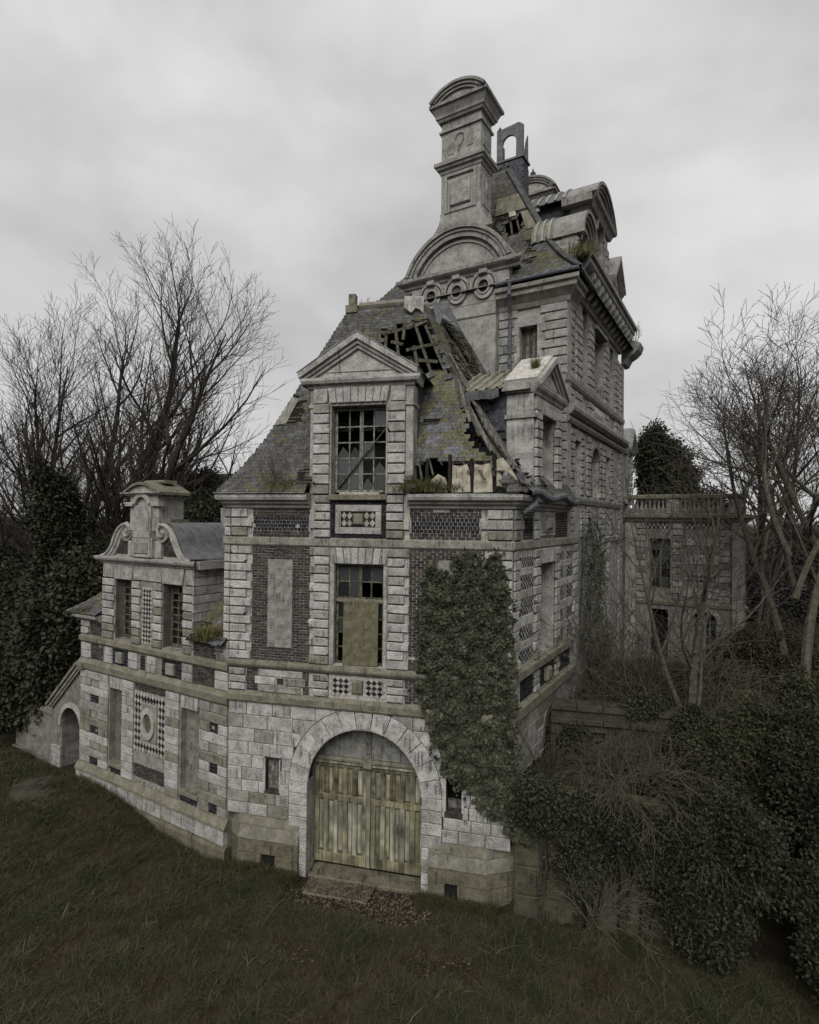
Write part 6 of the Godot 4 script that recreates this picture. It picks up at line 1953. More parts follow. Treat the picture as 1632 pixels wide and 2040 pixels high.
# ------------------------------------------------------------------ garden walls
func garden_walls() -> void:
	var g := thing("garden_gateway", "stone gateway wall with arched niche and sloping coping beside the left wing", "gateway")
	var f := put("gateway_wall", g, MeshDummy(), M.render, LW)
	var pts := [Vector2(-9.95, -0.2), Vector2(-9.3, -0.2), Vector2(-9.3, 2.3)]
	for k in 11:
		var a := PI - PI * k / 10.0
		pts.append(Vector2(-8.62 + cos(a) * 0.68, 2.3 + sin(a) * 0.78))
	pts.append_array([Vector2(-7.94, 2.3), Vector2(-7.94, -0.2), Vector2(-7.9, -0.2), Vector2(-7.9, 4.75), Vector2(-8.05, 4.75), Vector2(-9.95, 3.0)])
	var m := MB.new()
	m.poly(PackedVector2Array(pts), -0.9, -0.04, 0.0)
	f.mesh = m.mesh()
	blk(f, "niche_back", -9.4, -0.2, -7.9, 3.2, -1.0, -0.85, M.dark_stone, 0.0)
	arc(f, "arch_ring", -8.62, 2.3, 0.68, 0.84, 0, PI, -0.06, 0.03, 14, M.stone_c, 1.12)
	for k in 4:
		blk(f, "jamb_block", -9.95, 0.1 + k * 0.34, -9.3, 0.42 + k * 0.34, -0.9, 0.02, M.stone_c if k else M.stone_d)
	blk(f, "threshold", -9.2, 0.3, -7.7, 0.62, -0.9, 0.4, M.plinth, 0.02)
	for k in [[0.0, 0.1, 0.2], [0.1, 0.2, 0.12], [0.2, 0.27, 0.06]]:
		var n := Vector2(0.68, -0.74)
		var a = Vector2(-10.1, 3.02) + n * k[0]
		var b = Vector2(-8.0, 4.93) + n * k[0]
		var a2 = Vector2(-10.1, 3.02) + n * k[1]
		var b2 = Vector2(-8.0, 4.93) + n * k[1]
		pblk(f, "coping", [a, b, b2, a2], -0.9, k[2], M.ledge if k[0] == 0.0 else M.stone_d, 0.0)
	pblk(f, "coping", [Vector2(-8.0, 4.93), Vector2(-7.6, 4.93), Vector2(-7.6, 4.7), Vector2(-7.85, 4.68)], -0.9, 0.2, M.ledge, 0.0)
	var l := thing("low_garden_wall", "low rendered wall running left from the gateway to the trees", "wall")
	var lm := MB.new()
	lm.poly(PackedVector2Array([Vector2(-13.0, -0.2), Vector2(-9.96, -0.2), Vector2(-9.96, 2.75), Vector2(-12.9, 2.5)]), -0.5, -0.1, 0.02)
	var lw := put("wall_body", l, lm.mesh(), M.render, LW)
	blk(lw, "wall_plinth", -13.05, -0.2, -9.97, 0.75, -0.1, 0.0, M.dark_stone)
	blk(lw, "wall_coping", -13.0, 2.52, -9.97, 2.66, -0.55, -0.02, M.ledge)
	# retaining wall beside the pavilion and the terrace parapet
	var r := thing("retaining_wall", "mossy retaining wall holding up the terrace beside the right corner", "wall")
	var rm := MB.new()
	rm.poly(PackedVector2Array([Vector2(0.1, -0.5), Vector2(5.0, -0.5), Vector2(5.0, 3.3), Vector2(0.1, 3.3)]), -0.4, 0.0, 0.02)
	var rb := put("wall_body", r, rm.mesh(), M.wet_stone, Transform3D(Basis(Vector3(0.966, 0, 0.259), Vector3.UP, Vector3(-0.259, 0, 0.966)), Vector3(2.75, 0, -14.98)))
	for y in 4:
		blk(rb, "wall_stone", 0.12, -0.2 + y * 0.75, 1.4, 0.5 + y * 0.75, 0.0, 0.05, M.wet_stone)
	var t := thing("terrace_parapet", "low ruined parapet wall half buried in brambles on the terrace", "wall")
	var tx := Transform3D(Basis(Vector3(0.975, 0, 0.22), Vector3.UP, Vector3(-0.22, 0, 0.975)), Vector3(4.3, 3.2, -16.9))
	var tm := MB.new()
	tm.box(Vector3(0, 0, -0.4), Vector3(1.15, 1.5, 0)); tm.box(Vector3(1.55, 0, -0.4), Vector3(3.6, 1.5, 0)); tm.box(Vector3(1.15, 0.9, -0.4), Vector3(1.55, 1.5, 0)); tm.box(Vector3(4.1, 0, -0.4), Vector3(6.0, 1.4, 0))
	var tb := put("parapet_body", t, tm.mesh(), M.parapet, tx)
	for k in 5:
		blk(tb, "parapet_coping", k * 0.74, 1.5, k * 0.74 + 0.72, 1.68, -0.5, 0.08, M.parapet)
		blk(tb, "parapet_step", k * 0.74, 1.12, k * 0.74 + 0.72, 1.26, 0.0, 0.1, M.parapet)
	for k in 3:
		blk(tb, "parapet_coping", 4.1 + k * 0.64, 1.4, 4.1 + k * 0.64 + 0.62, 1.58, -0.5, 0.08, M.parapet)

func outbuilding() -> void:
	var b := thing("outbuilding", "low slate roofed outbuilding behind the bushes left of the pavilion", "building", Vector3(-12.6, 0.8, -37.0))
	var w := MB.new()
	w.box(Vector3(-4.0, -1.0, -3.0), Vector3(4.0, 9.6, 3.0))
	put("wall", b, w.mesh(), M.dark_stone)
	var r := MB.new()
	for sd in [-1, 1]:
		r.quad(Vector3(-4.3, 9.4, sd * 3.3), Vector3(4.3, 9.4, sd * 3.3), Vector3(4.3, 12.4, 0), Vector3(-4.3, 12.4, 0))
	r.tri(Vector3(-4.0, 9.4, 3.0), Vector3(-4.0, 9.4, -3.0), Vector3(-4.0, 12.3, 0)); r.tri(Vector3(4.0, 9.4, 3.0), Vector3(4.0, 9.4, -3.0), Vector3(4.0, 12.3, 0))
	var ro := put("roof", b, r.mesh(), M.slate_edge)
	var xfs := []
	var cols := []
	var sl := Vector3(0, 3.0, -3.3).normalized()
	for k in 28:
		for i in 34:
			xfs.append(Transform3D(Basis(Vector3(0.245, 0, 0), Vector3(0, 0.0133, 0.0121), sl * 0.2), Vector3(-4.2 + i * 0.25 + (0.12 if k % 2 else 0.0), 9.46, 3.33) + sl * k * 0.158))
			cols.append(Color(0.15, 0.147, 0.135).lerp(Color(0.1, 0.098, 0.092), rng.randf()))
	stuff("slating", ro, cache["slate"], M.tint, xfs, cols)

func MeshDummy() -> Mesh:
	return ArrayMesh.new()

# ------------------------------------------------------------------ ground
const IVY_FRONT := [Vector2(6.04, 9.12), Vector2(6.26, 9.22), Vector2(6.62, 8.55), Vector2(6.77, 9.33), Vector2(7.32, 9.45), Vector2(7.43, 8.71), Vector2(7.68, 9.30), Vector2(7.92, 9.57), Vector2(8.14, 9.07), Vector2(8.30, 8.14), Vector2(8.43, 5.51), Vector2(8.51, 3.42), Vector2(9.39, 3.26), Vector2(9.52, 2.38), Vector2(8.89, 1.77), Vector2(8.37, 2.09), Vector2(7.91, 2.36), Vector2(7.45, 2.76), Vector2(7.11, 3.05), Vector2(6.63, 3.40), Vector2(6.31, 4.11), Vector2(5.98, 5.03), Vector2(5.80, 5.56), Vector2(5.75, 6.79), Vector2(5.85, 8.04)]
const IVY_SIDE := [Vector2(1.89, 10.19), Vector2(2.88, 10.48), Vector2(4.79, 9.87), Vector2(5.20, 8.80), Vector2(4.69, 6.53), Vector2(7.22, 5.27), Vector2(6.73, 3.79), Vector2(1.49, 5.49), Vector2(1.45, 7.33)]
var gnoise := FastNoiseLite.new()

func terrace(x: float, z: float) -> float:
	# 0 on the lawn, 1 on the raised ground right of the chateau
	var n := PR.basis.z
	var right := (Vector3(x, 0, z) - PR.origin).dot(n)
	var edge := -15.05 + 0.26 * (x - 3.0) if x < 6.0 else -14.27 + 0.12 * (x - 6.0)
	return smoothstep(0.0, 1.0, clampf((edge - z) / 0.9, 0, 1)) * smoothstep(0.0, 1.0, clampf((right + 0.6) / 0.5, 0, 1))

func gh(x: float, z: float) -> float:
	var h := 0.0
	var l := LW.affine_inverse() * Vector3(x, 0, z)
	h += 0.62 * smoothstep(1.0, 6.0, -l.x) * smoothstep(6.0, 0.0, l.z)
	h += gnoise.get_noise_2d(x * 6.0, z * 6.0) * 0.07 + gnoise.get_noise_2d(x, z) * 0.25 * smoothstep(14.0, 26.0, absf(z) + absf(x))
	h += 1.2 * smoothstep(22.0, 60.0, -z)
	return lerpf(h, 3.4 + gnoise.get_noise_2d(x * 5.0, z * 5.0) * 0.15, terrace(x, z))

func ground() -> void:
	gnoise.seed = 5
	gnoise.frequency = 0.06
	gnoise.fractal_octaves = 3
	var xs := []
	var zs := []
	for v in [-900.0, -500.0, -250.0, -120.0, -80.0, -60.0, -48.0]: xs.append(v)
	var t := -40.0
	while t < 40.0:
		xs.append(t)
		t += 0.45 if absf(t) < 14.0 else 1.5
	for v in [48.0, 60.0, 80.0, 120.0, 250.0, 500.0, 900.0]: xs.append(v)
	for v in [400.0, 120.0, 40.0, 10.0, 0.0, -5.0]: zs.append(v)
	t = -8.0
	while t > -45.0:
		zs.append(t)
		t -= 0.4 if t > -26.0 else 1.5
	for v in [-50.0, -60.0, -80.0, -120.0, -250.0, -500.0, -900.0]: zs.append(v)
	var st := SurfaceTool.new()
	st.begin(Mesh.PRIMITIVE_TRIANGLES)
	for z in zs:
		for x in xs:
			st.add_vertex(Vector3(x, gh(x, z), z))
	var w := xs.size()
	for j in zs.size() - 1:
		for i in w - 1:
			var k := j * w + i
			st.add_index(k); st.add_index(k + w); st.add_index(k + 1)
			st.add_index(k + 1); st.add_index(k + w); st.add_index(k + w + 1)
	st.generate_normals()
	var g := put("ground", self, st.commit(), M.ground)
	g.set_meta("kind", "structure")
	tag(g, "rough grassy ground sloping round the chateau", "ground")

# ------------------------------------------------------------------ trees
func grow(trunk: MB, crown: MB, p: Vector3, d: Vector3, len: float, r: float, level: int, last: int, o: Dictionary) -> void:
	var n := 14 if level == 0 else 8 if level == 1 else 5 if level < last else 3
	var pts := [p]
	var rad := [r]
	var dirs := [d]
	var bend: Vector3 = Vector3(rng.randf_range(-1, 1), rng.randf_range(-0.3, 0.5), rng.randf_range(-1, 1)) * o.wig * 0.5
	for i in n:
		if rng.randf() < 0.45:
			bend = Vector3(rng.randf_range(-1, 1), rng.randf_range(-0.5, 0.6), rng.randf_range(-1, 1)) * o.wig * (0.55 if level == 0 else 1.0)
		d = (d + bend + Vector3.UP * o.up * (0.3 if level == 0 else 1.0) - Vector3.UP * o.get("droop", 0.0) * i).normalized()
		p = p + d * len / n * rng.randf_range(0.85, 1.15)
		pts.append(p); dirs.append(d)
		rad.append(maxf(r * pow(1.0 - float(i + 1) / (n + 0.6), 0.8), o.thin))
	(trunk if level <= 1 else crown).tube(pts, rad, 7 if level == 0 else 5 if level == 1 else 3)
	if level >= last: return
	var per: int = o.kids[level]
	var from: float = o.clear if level == 0 else 0.12
	var spin := rng.randf() * TAU
	for k in per:
		var t := lerpf(from, 0.98, (k + rng.randf_range(0.1, 0.9)) / per)
		var i := clampi(int(t * n), 0, n - 1)
		var f := t * n - i
		var at: Vector3 = (pts[i] as Vector3).lerp(pts[i + 1], f)
		var bd: Vector3 = dirs[i + 1]
		spin += 2.4 + rng.randf_range(-0.6, 0.6)
		var s0 := bd.cross(Vector3(0.3, 0.2, 0.93)).normalized()
		var side := s0 * cos(spin) + bd.cross(s0) * sin(spin)
		var ang: float = o.angle * rng.randf_range(0.7, 1.3)
		var nd := (bd * cos(ang) + side * sin(ang)).normalized()
		var l: float = len * o.ratio[level] * (1.0 - 0.62 * t) * rng.randf_range(0.75, 1.3) + o.get("twig", 0.25)
		grow(trunk, crown, at, nd, l, maxf(rad[i] * rng.randf_range(0.4, 0.62), o.thin), level + 1, last, o)

func bare_tree(called: String, label: String, at: Vector3, stems: Array, o: Dictionary, group: String, bark: Material, twig: Material) -> Node3D:
	var t := thing(called, label, "tree", at, group)
	var tr := MB.new()
	var cr := MB.new()
	for s in stems:
		grow(tr, cr, s[0], s[1].normalized(), s[2], s[3], 0, o.levels, o)
	put("trunk", t, tr.mesh(), bark)
	var c := put("crown", t, cr.mesh(), twig)
	c.set_meta("kind", "stuff")
	return t

func copy_tree(src: Node3D, label: String, at: Vector3, turn: float, k: float) -> void:
	var c := src.duplicate()
	c.name = nm(str(src.name).rstrip("0123456789").trim_suffix("_"), self)
	add_child(c, true)
	c.position = at
	c.rotation.y = turn
	c.scale = Vector3.ONE * k
	c.set_meta("label", label)

# ------------------------------------------------------------------ foliage
func leaf_cluster(n: int, size: float, spread: float, broad: float, sd: int) -> ArrayMesh:
	var g := RandomNumberGenerator.new()
	g.seed = sd
	var m := MB.new()
	for i in n:
		var d := Vector3(g.randf_range(-1, 1), g.randf_range(-0.7, 1), g.randf_range(-1, 1)).normalized()
		var a := d * g.randf_range(0.1, 1.0) * spread
		var s := d.cross(Vector3(g.randf_range(-1, 1), g.randf_range(-1, 1), g.randf_range(-1, 1))).normalized() * size * broad
		var l := (d + Vector3(0, -0.5, 0) + Vector3(g.randf_range(-1, 1), g.randf_range(-1, 1), g.randf_range(-1, 1)) * 0.5).normalized() * size
		var up := l.cross(s).normalized() * size * 0.12
		m.tri(a, a + l * 0.45 + s + up, a + l); m.tri(a, a + l, a + l * 0.45 - s + up)
	return m.mesh()

func bush(called: String, label: String, cat: String, lumps: Array, density: float, cols: Array, cluster: ArrayMesh, group := "") -> Node3D:
	var c: Vector3 = lumps[0][0]
	var t := thing(called, label, cat, Vector3(c.x, gh(c.x, c.z), c.z), group)
	var xfs := []
	var cc := []
	var nz := FastNoiseLite.new()
	nz.seed = int(absf(c.x * 31 + c.z * 17))
	nz.frequency = 0.55
	var subs := []
	for l in lumps:
		var lr: Vector3 = l[1]
		for k in 9:
			var dv := Vector3(rng.randfn(), rng.randfn(), rng.randfn()).normalized() * rng.randf_range(0.35, 0.72)
			var rs := rng.randf_range(0.3, 0.56)
			subs.append([l[0] + dv * lr, Vector3(lr.x, lr.y * rng.randf_range(0.7, 1.1), lr.z) * rs])
		subs.append([l[0], lr * 0.62])
	for l in subs:
		var r: Vector3 = l[1]
		var n := int(density * 0.55 * (r.x * r.y + r.y * r.z + r.x * r.z))
		for i in n:
			var d := Vector3(rng.randfn(), rng.randfn(), rng.randfn()).normalized()
			var w: Vector3 = l[0] + d * r
			var k := 0.85 + nz.get_noise_3dv(w * 1.6) * 0.7 + rng.randf_range(-0.25, 0.2) + (0.35 if rng.randf() < 0.05 else 0.0)
			var p: Vector3 = l[0] + d * r * k
			if p.y < gh(p.x, p.z) - 0.1: continue
			var b := Basis(Vector3(rng.randf_range(-1, 1), 1, rng.randf_range(-1, 1)).normalized(), rng.randf() * TAU).scaled(Vector3.ONE * rng.randf_range(0.7, 1.35))
			xfs.append(Transform3D(b, p - t.position))
			cc.append((cols[0] as Color).lerp(cols[1], clampf(rng.randf() * 0.8 + nz.get_noise_3dv(p * 2.0) * 0.6, 0, 1)))
	stuff("foliage", t, cluster, M.leaf, xfs, cc)
	# a few stems carry it
	var st := MB.new()
	for l in lumps:
		for k in 5:
			var e: Vector3 = l[0] + Vector3(rng.randf_range(-0.6, 0.6) * l[1].x, rng.randf_range(-0.3, 0.7) * l[1].y, rng.randf_range(-0.6, 0.6) * l[1].z)
			var b0: Vector3 = l[0]
			b0.y = gh(b0.x, b0.z)
			st.tube([b0 - t.position, b0.lerp(e, 0.5) - t.position + Vector3(0.1, 0, 0.1), e - t.position], [0.09, 0.06, 0.02], 5)
	put("stem", t, st.mesh(), M.bark)
	return t

func ivy_sheet(called: String, label: String, frame: Transform3D, poly: PackedVector2Array, n: int, thick: float, cols: Array) -> Node3D:
	var t := thing(called, label, "ivy")
	t.transform = frame
	var lo := Vector2(1e9, 1e9)
	var hi := -lo
	for p in poly:
		lo = lo.min(p); hi = hi.max(p)
	var lm := MB.new()
	for sd in [-1, 1]:
		lm.tri(Vector3(0, 0.5, 0), Vector3(sd * 0.5, 0.18, 0.1), Vector3(0, -0.55, 0.16)); lm.tri(Vector3(0, 0.5, 0), Vector3(sd * 0.3, 0.48, 0.06), Vector3(sd * 0.5, 0.18, 0.1))
	var xfs := []
	var cc := []
	var nz := FastNoiseLite.new()
	nz.seed = 8
	nz.frequency = 0.8
	var made := 0
	var tries := 0
	while made < n and tries < n * 12:
		tries += 1
		var p := Vector2(rng.randf_range(lo.x, hi.x), rng.randf_range(lo.y, hi.y))
		var q := p + Vector2(nz.get_noise_2d(p.x * 4, p.y * 4), nz.get_noise_2d(p.y * 4 + 50, p.x * 4)) * 0.32 + Vector2(rng.randfn(), rng.randfn()) * 0.04
		if not Geometry2D.is_point_in_polygon(q, poly): continue
		made += 1
		var bulge := 0.5 + nz.get_noise_2dv(p * 2.2) * 0.9
		var z := 0.06 + thick * clampf(bulge, 0.1, 1.2) * (0.55 + 0.45 * rng.randf())
		var b := Basis(Vector3.BACK, rng.randfn() * 0.6) * Basis(Vector3.RIGHT, -0.5 + rng.randfn() * 0.4) * Basis(Vector3.UP, rng.randfn() * 0.5)
		xfs.append(Transform3D(b.scaled(Vector3.ONE * rng.randf_range(0.045, 0.095)), Vector3(p.x, p.y, z)))
		cc.append((cols[0] as Color).lerp(cols[1], clampf(rng.randf() * 0.7 + nz.get_noise_2dv(p * 3.0 + Vector2(9, 9)) * 0.7 + 0.1, 0, 1)))
	stuff("leaves", t, lm.mesh(), M.leaf, xfs, cc)
	var st := MB.new()
	for k in 26:
		var a: Vector2 = poly[rng.randi() % poly.size()]
		var b: Vector2 = poly[rng.randi() % poly.size()]
		var pts := []
		var rad := []
		for i in 6:
			var q: Vector2 = a.lerp(b, i / 5.0)
			pts.append(Vector3(q.x + sin(i * 2.1 + k) * 0.06, q.y, 0.09)); rad.append(0.012)
		st.tube(pts, rad, 4)
	put("stem", t, st.mesh(), M.bark)
	return t

func tuft_mesh(n: int, h: float, sd: int, spread := 0.5, thin := 0.024) -> ArrayMesh:
	var g := RandomNumberGenerator.new()
	g.seed = sd
	var m := MB.new()
	for i in n:
		var a := g.randf() * TAU
		var o := Vector3(cos(a), 0, sin(a)) * g.randf() * h * 0.35
		var lean := Vector3(g.randf_range(-1, 1), 0, g.randf_range(-1, 1)) * spread
		var hh := h * g.randf_range(0.5, 1.1)
		var w := Vector3(cos(a + 1.5), 0, sin(a + 1.5)) * h * thin
		var mid := o + (Vector3.UP * 0.6 + lean * 0.35) * hh
		var tip := o + (Vector3.UP * 0.85 + lean) * hh
		m.quad(o - w, o + w, mid + w * 0.8, mid - w * 0.8)
		m.tri(mid - w * 0.8, mid + w * 0.8, tip)
	return m.mesh()

func tuft_thing(called: String, label: String, at: Vector3, n: int, h: float, spread: Vector3, cols: Array) -> void:
	var t := thing(called, label, "grass tuft", at, "")
	var xfs := []
	var cc := []
	for i in n:
		var p := Vector3(rng.randfn() * spread.x, absf(rng.randfn()) * spread.y, rng.randfn() * spread.z)
		xfs.append(Transform3D(Basis(Vector3.UP, rng.randf() * TAU).scaled(Vector3.ONE * rng.randf_range(0.6, 1.2)), p))
		cc.append((cols[0] as Color).lerp(cols[1], rng.randf()))
	var b := stuff("blades", t, tuft_mesh(16, h, 3, 1.0, 0.02), M.blade, xfs, cc)
	b.set_meta("kind", "stuff")

func plants() -> void:
	# lawn
	var lawn := Node3D.new()
	lawn.name = "grass"
	add_child(lawn, true)
	tag(lawn, "short damp olive brown winter grass covering the lawn", "grass")
	lawn.set_meta("kind", "stuff")
	var pi := PF.affine_inverse()
	var li := LW.affine_inverse()
	for kind in 3:
		var xfs := []
		var cc := []
		var tries := 0
		while xfs.size() < 30000 and tries < 110000:
			tries += 1
			var z := -10.5 - 18.0 * pow(rng.randf(), 1.25)
			var x := rng.randf_range(-0.86, 0.86) * absf(z) + rng.randf_range(-1, 1)
			var w := Vector3(x, 0, z)
			var a := pi * w
			var b := li * w
			if (a.z < 0.35 and a.x > -0.3) or (b.z < 0.3 and b.x > -9.6 and b.x < 0.6) : continue
			if a.x > 2.2 and a.x < 6.4 and a.z < 1.3: continue
			if terrace(x, z) > 0.05: continue
			if b.x < -9.0 and b.z < 0.1: continue
			var patchy := gnoise.get_noise_2d(x * 9.0, z * 9.0)
			if patchy < -0.28 and rng.randf() < 0.6: continue
			var s := rng.randf_range(0.55, 1.3) * (1.0 + patchy * 0.9) * (1.6 if rng.randf() < 0.06 else 1.0)
			xfs.append(Transform3D(Basis(Vector3.UP, rng.randf() * TAU).scaled(Vector3(s, s * 0.8, s)), Vector3(x, gh(x, z) - 0.01, z)))
			var t := clampf(0.45 + patchy * 1.1 + rng.randf_range(-0.3, 0.3), 0, 1)
			var c := Color(0.06, 0.049, 0.03).lerp(Color(0.033, 0.035, 0.018), t)
			if rng.randf() < 0.05: c = Color(0.09, 0.08, 0.05)
			cc.append(c)
		stuff("blades", lawn, tuft_mesh(12, 0.13 + 0.04 * kind, 20 + kind, 1.15), M.blade, xfs, cc)
	# rough grass on the terrace too
	var tx := []
	var tc := []
	for i in 26000:
		var z := -14.6 - 22.0 * rng.randf()
		var x := rng.randf_range(3.5, 27.0)
		if terrace(x, z) < 0.9 or (PR.affine_inverse() * Vector3(x, 0, z)).z < 0.3: continue
		var rw := RW.affine_inverse() * Vector3(x, 0, z)
		if rw.z < 0.2 and rw.x < 5.4: continue
		tx.append(Transform3D(Basis(Vector3.UP, rng.randf() * TAU).scaled(Vector3.ONE * rng.randf_range(0.8, 2.0)), Vector3(x, gh(x, z) - 0.01, z)))
		tc.append(Color(0.05, 0.042, 0.027).lerp(Color(0.03, 0.031, 0.016), rng.randf()))
	stuff("terrace_blades", lawn, tuft_mesh(10, 0.2, 44, 1.1), M.blade, tx, tc)
	# rank weeds along the foot of the walls
	var wx := []
	var wc := []
	for i in 1500:
		var w := Vector3.ZERO
		if i % 3 == 0: w = PF * Vector3(rng.randf_range(5.9, 8.0), 0, 0.22 + absf(rng.randfn()) * 0.16)
		elif i % 3 == 1: w = PF * Vector3(rng.randf_range(-0.2, 2.4), 0, 0.22 + absf(rng.randfn()) * 0.16)
		else: w = LW * Vector3(rng.randf_range(-9.6, 0.0), 0, 0.26 + absf(rng.randfn()) * 0.2)
		w.y = gh(w.x, w.z)
		wx.append(Transform3D(Basis(Vector3.UP, rng.randf() * TAU).scaled(Vector3.ONE * rng.randf_range(0.7, 2.2)), w))
		wc.append(Color(0.055, 0.05, 0.025).lerp(Color(0.028, 0.034, 0.014), rng.randf()))
	stuff("weeds", lawn, tuft_mesh(12, 0.16, 31, 1.0), M.blade, wx, wc)
	# dead leaves blown against the door
	var dl := MB.new()
	dl.tri(Vector3(-0.5, 0, 0), Vector3(0, 0.12, 0.32), Vector3(0.5, 0, 0)); dl.tri(Vector3(-0.5, 0, 0), Vector3(0.5, 0, 0), Vector3(0, 0.16, -0.32))
	var lx := []
	var lc := []
	for i in 5200:
		var x := 4.6 + rng.randfn() * 1.8
		var z := 0.1 + absf(rng.randfn()) * 1.5
		if rng.randf() < 0.4: x = rng.randf_range(2.7, 7.6); z = rng.randf_range(0.1, 2.4) if x < 5.8 else rng.randf_range(0.35, 2.2)
		if z < 0.3 and (x < 2.7 or x > 5.7): continue
		var w := PF * Vector3(x, 0, z)
		w.y = gh(w.x, w.z) + (0.16 if z < 0.08 and x > 2.6 and x < 5.9 else 0.06 if z < 0.75 and x > 2.7 and x < 4.65 else 0.0) + 0.01 + rng.randf() * 0.02
		lx.append(Transform3D(Basis(Vector3(rng.randf_range(-0.5, 0.5), 1, rng.randf_range(-0.5, 0.5)).normalized(), rng.randf() * TAU).scaled(Vector3.ONE * rng.randf_range(0.035, 0.095)), w))
		lc.append(Color(0.045, 0.036, 0.025).lerp(Color(0.12, 0.1, 0.072), pow(rng.randf(), 2.0)))
	var ll := Node3D.new()
	ll.name = "fallen_leaves"
	add_child(ll, true)
	tag(ll, "brown fallen leaves drifted before the carriage door", "leaves")
	ll.set_meta("kind", "stuff")
	stuff("leaf_litter", ll, dl.mesh(), M.blade, lx, lc)
	var sl := thing("door_step", "mossy stone slab in front of the carriage door", "step")
	blk(sl, "slab", 2.6, -0.2, 5.9, 0.1, -0.6, 0.05, M.plinth, 0.03); blk(sl, "slab", 2.75, -0.2, 4.6, 0.06, 0.05, 0.75, M.plinth, 0.04)
	sl.transform = PF
	var cv := MB.new()
	for k in 20:
		var a0 := TAU * k / 20
		var a1 := TAU * (k + 1) / 20
		cv.tri(Vector3(0, 0.16, 0), Vector3(cos(a0) * 0.95, 0.13, sin(a0) * 0.75), Vector3(cos(a1) * 0.95, 0.13, sin(a1) * 0.75))
		cv.quad(Vector3(cos(a0) * 0.95, 0.13, sin(a0) * 0.75), Vector3(cos(a1) * 0.95, 0.13, sin(a1) * 0.75), Vector3(cos(a1) * 1.05, -0.1, sin(a1) * 0.85), Vector3(cos(a0) * 1.05, -0.1, sin(a0) * 0.85))
	var well := put("stone_cover", self, cv.mesh(), M.parapet, T(-13.0, gh(-13.0, -20.2), -20.2))
	tag(well, "round mossy stone cover in the grass before the gateway", "stone cover")
	# ivy
	ivy_sheet("climbing_ivy", "thick ivy covering the right half of the pavilion front", PF, PackedVector2Array(IVY_FRONT), 19000, 0.26, [Color(0.012, 0.015, 0.009), Color(0.064, 0.067, 0.04)])
	ivy_sheet("climbing_ivy", "narrow dark ivy on the tower side behind the pavilion", TR, PackedVector2Array(IVY_SIDE), 3200, 0.4, [Color(0.018, 0.024, 0.014), Color(0.05, 0.058, 0.03)])
	var cl := leaf_cluster(26, 0.085, 0.2, 0.36, 4)
	var fine := leaf_cluster(26, 0.075, 0.2, 0.4, 6)
	var big := leaf_cluster(30, 0.17, 0.46, 0.4, 9)
	var dk := [Color(0.012, 0.014, 0.008), Color(0.042, 0.043, 0.025)]
	var ol := [Color(0.018, 0.019, 0.011), Color(0.05, 0.05, 0.027)]
	bush("ivy_bank", "ivy spilling over the retaining wall beside the right corner", "ivy", [[Vector3(3.5, 3.0, -14.8), Vector3(0.8, 0.7, 0.6)], [Vector3(4.4, 2.8, -14.4), Vector3(0.9, 0.7, 0.6)], [Vector3(5.4, 2.9, -14.2), Vector3(0.8, 0.7, 0.6)], [Vector3(4.6, 1.9, -14.25), Vector3(0.7, 0.9, 0.4)], [Vector3(5.9, 2.0, -14.1), Vector3(0.6, 0.9, 0.4)]], 520.0, dk, fine)
	var rb := [
		["evergreen shrub lowest on the right edge of the lawn", [[Vector3(9.6, 0.9, -11.6), Vector3(1.2, 1.5, 1.0)], [Vector3(10.2, 0.5, -10.8), Vector3(1.1, 1.2, 0.9)], [Vector3(9.3, 2.2, -12.2), Vector3(1.0, 1.0, 0.9)]]],
		["broad dark evergreen shrub spreading in front of the terrace", [[Vector3(8.0, 2.6, -13.5), Vector3(1.3, 1.5, 1.2)], [Vector3(7.2, 1.5, -13.4), Vector3(1.0, 1.3, 0.9)], [Vector3(7.0, 3.0, -14.2), Vector3(1.0, 0.9, 0.9)]]],
		["tall dark evergreen shrub at the right edge beneath the pale trunk", [[Vector3(10.0, 3.4, -13.6), Vector3(1.4, 1.7, 1.3)], [Vector3(11.4, 2.8, -13.6), Vector3(1.4, 1.9, 1.4)], [Vector3(11.0, 4.4, -14.8), Vector3(1.2, 1.0, 1.2)]]],
		["low olive bramble mound on the terrace edge", [[Vector3(8.3, 3.7, -15.2), Vector3(1.3, 0.9, 1.1)], [Vector3(9.9, 4.0, -15.9), Vector3(1.4, 1.1, 1.2)]]],
	]
	for s in rb:
		bush("evergreen_shrub", s[0], "shrub", s[1], 420.0, dk if s[1][0][0].z > -14.0 else ol, cl, "evergreen shrubs on the right")
	bush("ivy_stump", "ivy smothered stump below the pale leaning tree", "ivy", [[Vector3(11.6, 4.6, -16.6), Vector3(0.6, 1.7, 0.6)], [Vector3(12.3, 4.0, -16.4), Vector3(0.8, 1.2, 0.7)]], 420.0, ol, fine)
	bush("parapet_ivy", "ivy clumps hanging over the ruined terrace parapet", "ivy", [[Vector3(8.0, 4.3, -16.0), Vector3(0.8, 0.8, 0.5)], [Vector3(5.0, 3.9, -16.7), Vector3(0.5, 0.45, 0.4)], [Vector3(7.0, 4.9, -16.5), Vector3(0.6, 0.35, 0.4)]], 420.0, dk, fine)
	bush("undergrowth", "dark tangled undergrowth filling the terrace before the rear wing", "undergrowth", [[Vector3(8.2, 3.6, -20.0), Vector3(2.4, 0.9, 2.4)], [Vector3(11.5, 3.8, -21.0), Vector3(3.0, 1.4, 2.5)], [Vector3(15.0, 4.2, -22.0), Vector3(3.0, 2.2, 2.5)], [Vector3(7.4, 3.7, -23.0), Vector3(1.6, 1.6, 2.0)], [Vector3(6.2, 3.4, -18.5), Vector3(1.4, 0.8, 1.2)]], 130.0, [Color(0.026, 0.024, 0.017), Color(0.06, 0.055, 0.032)], cl).set_meta("kind", "stuff")
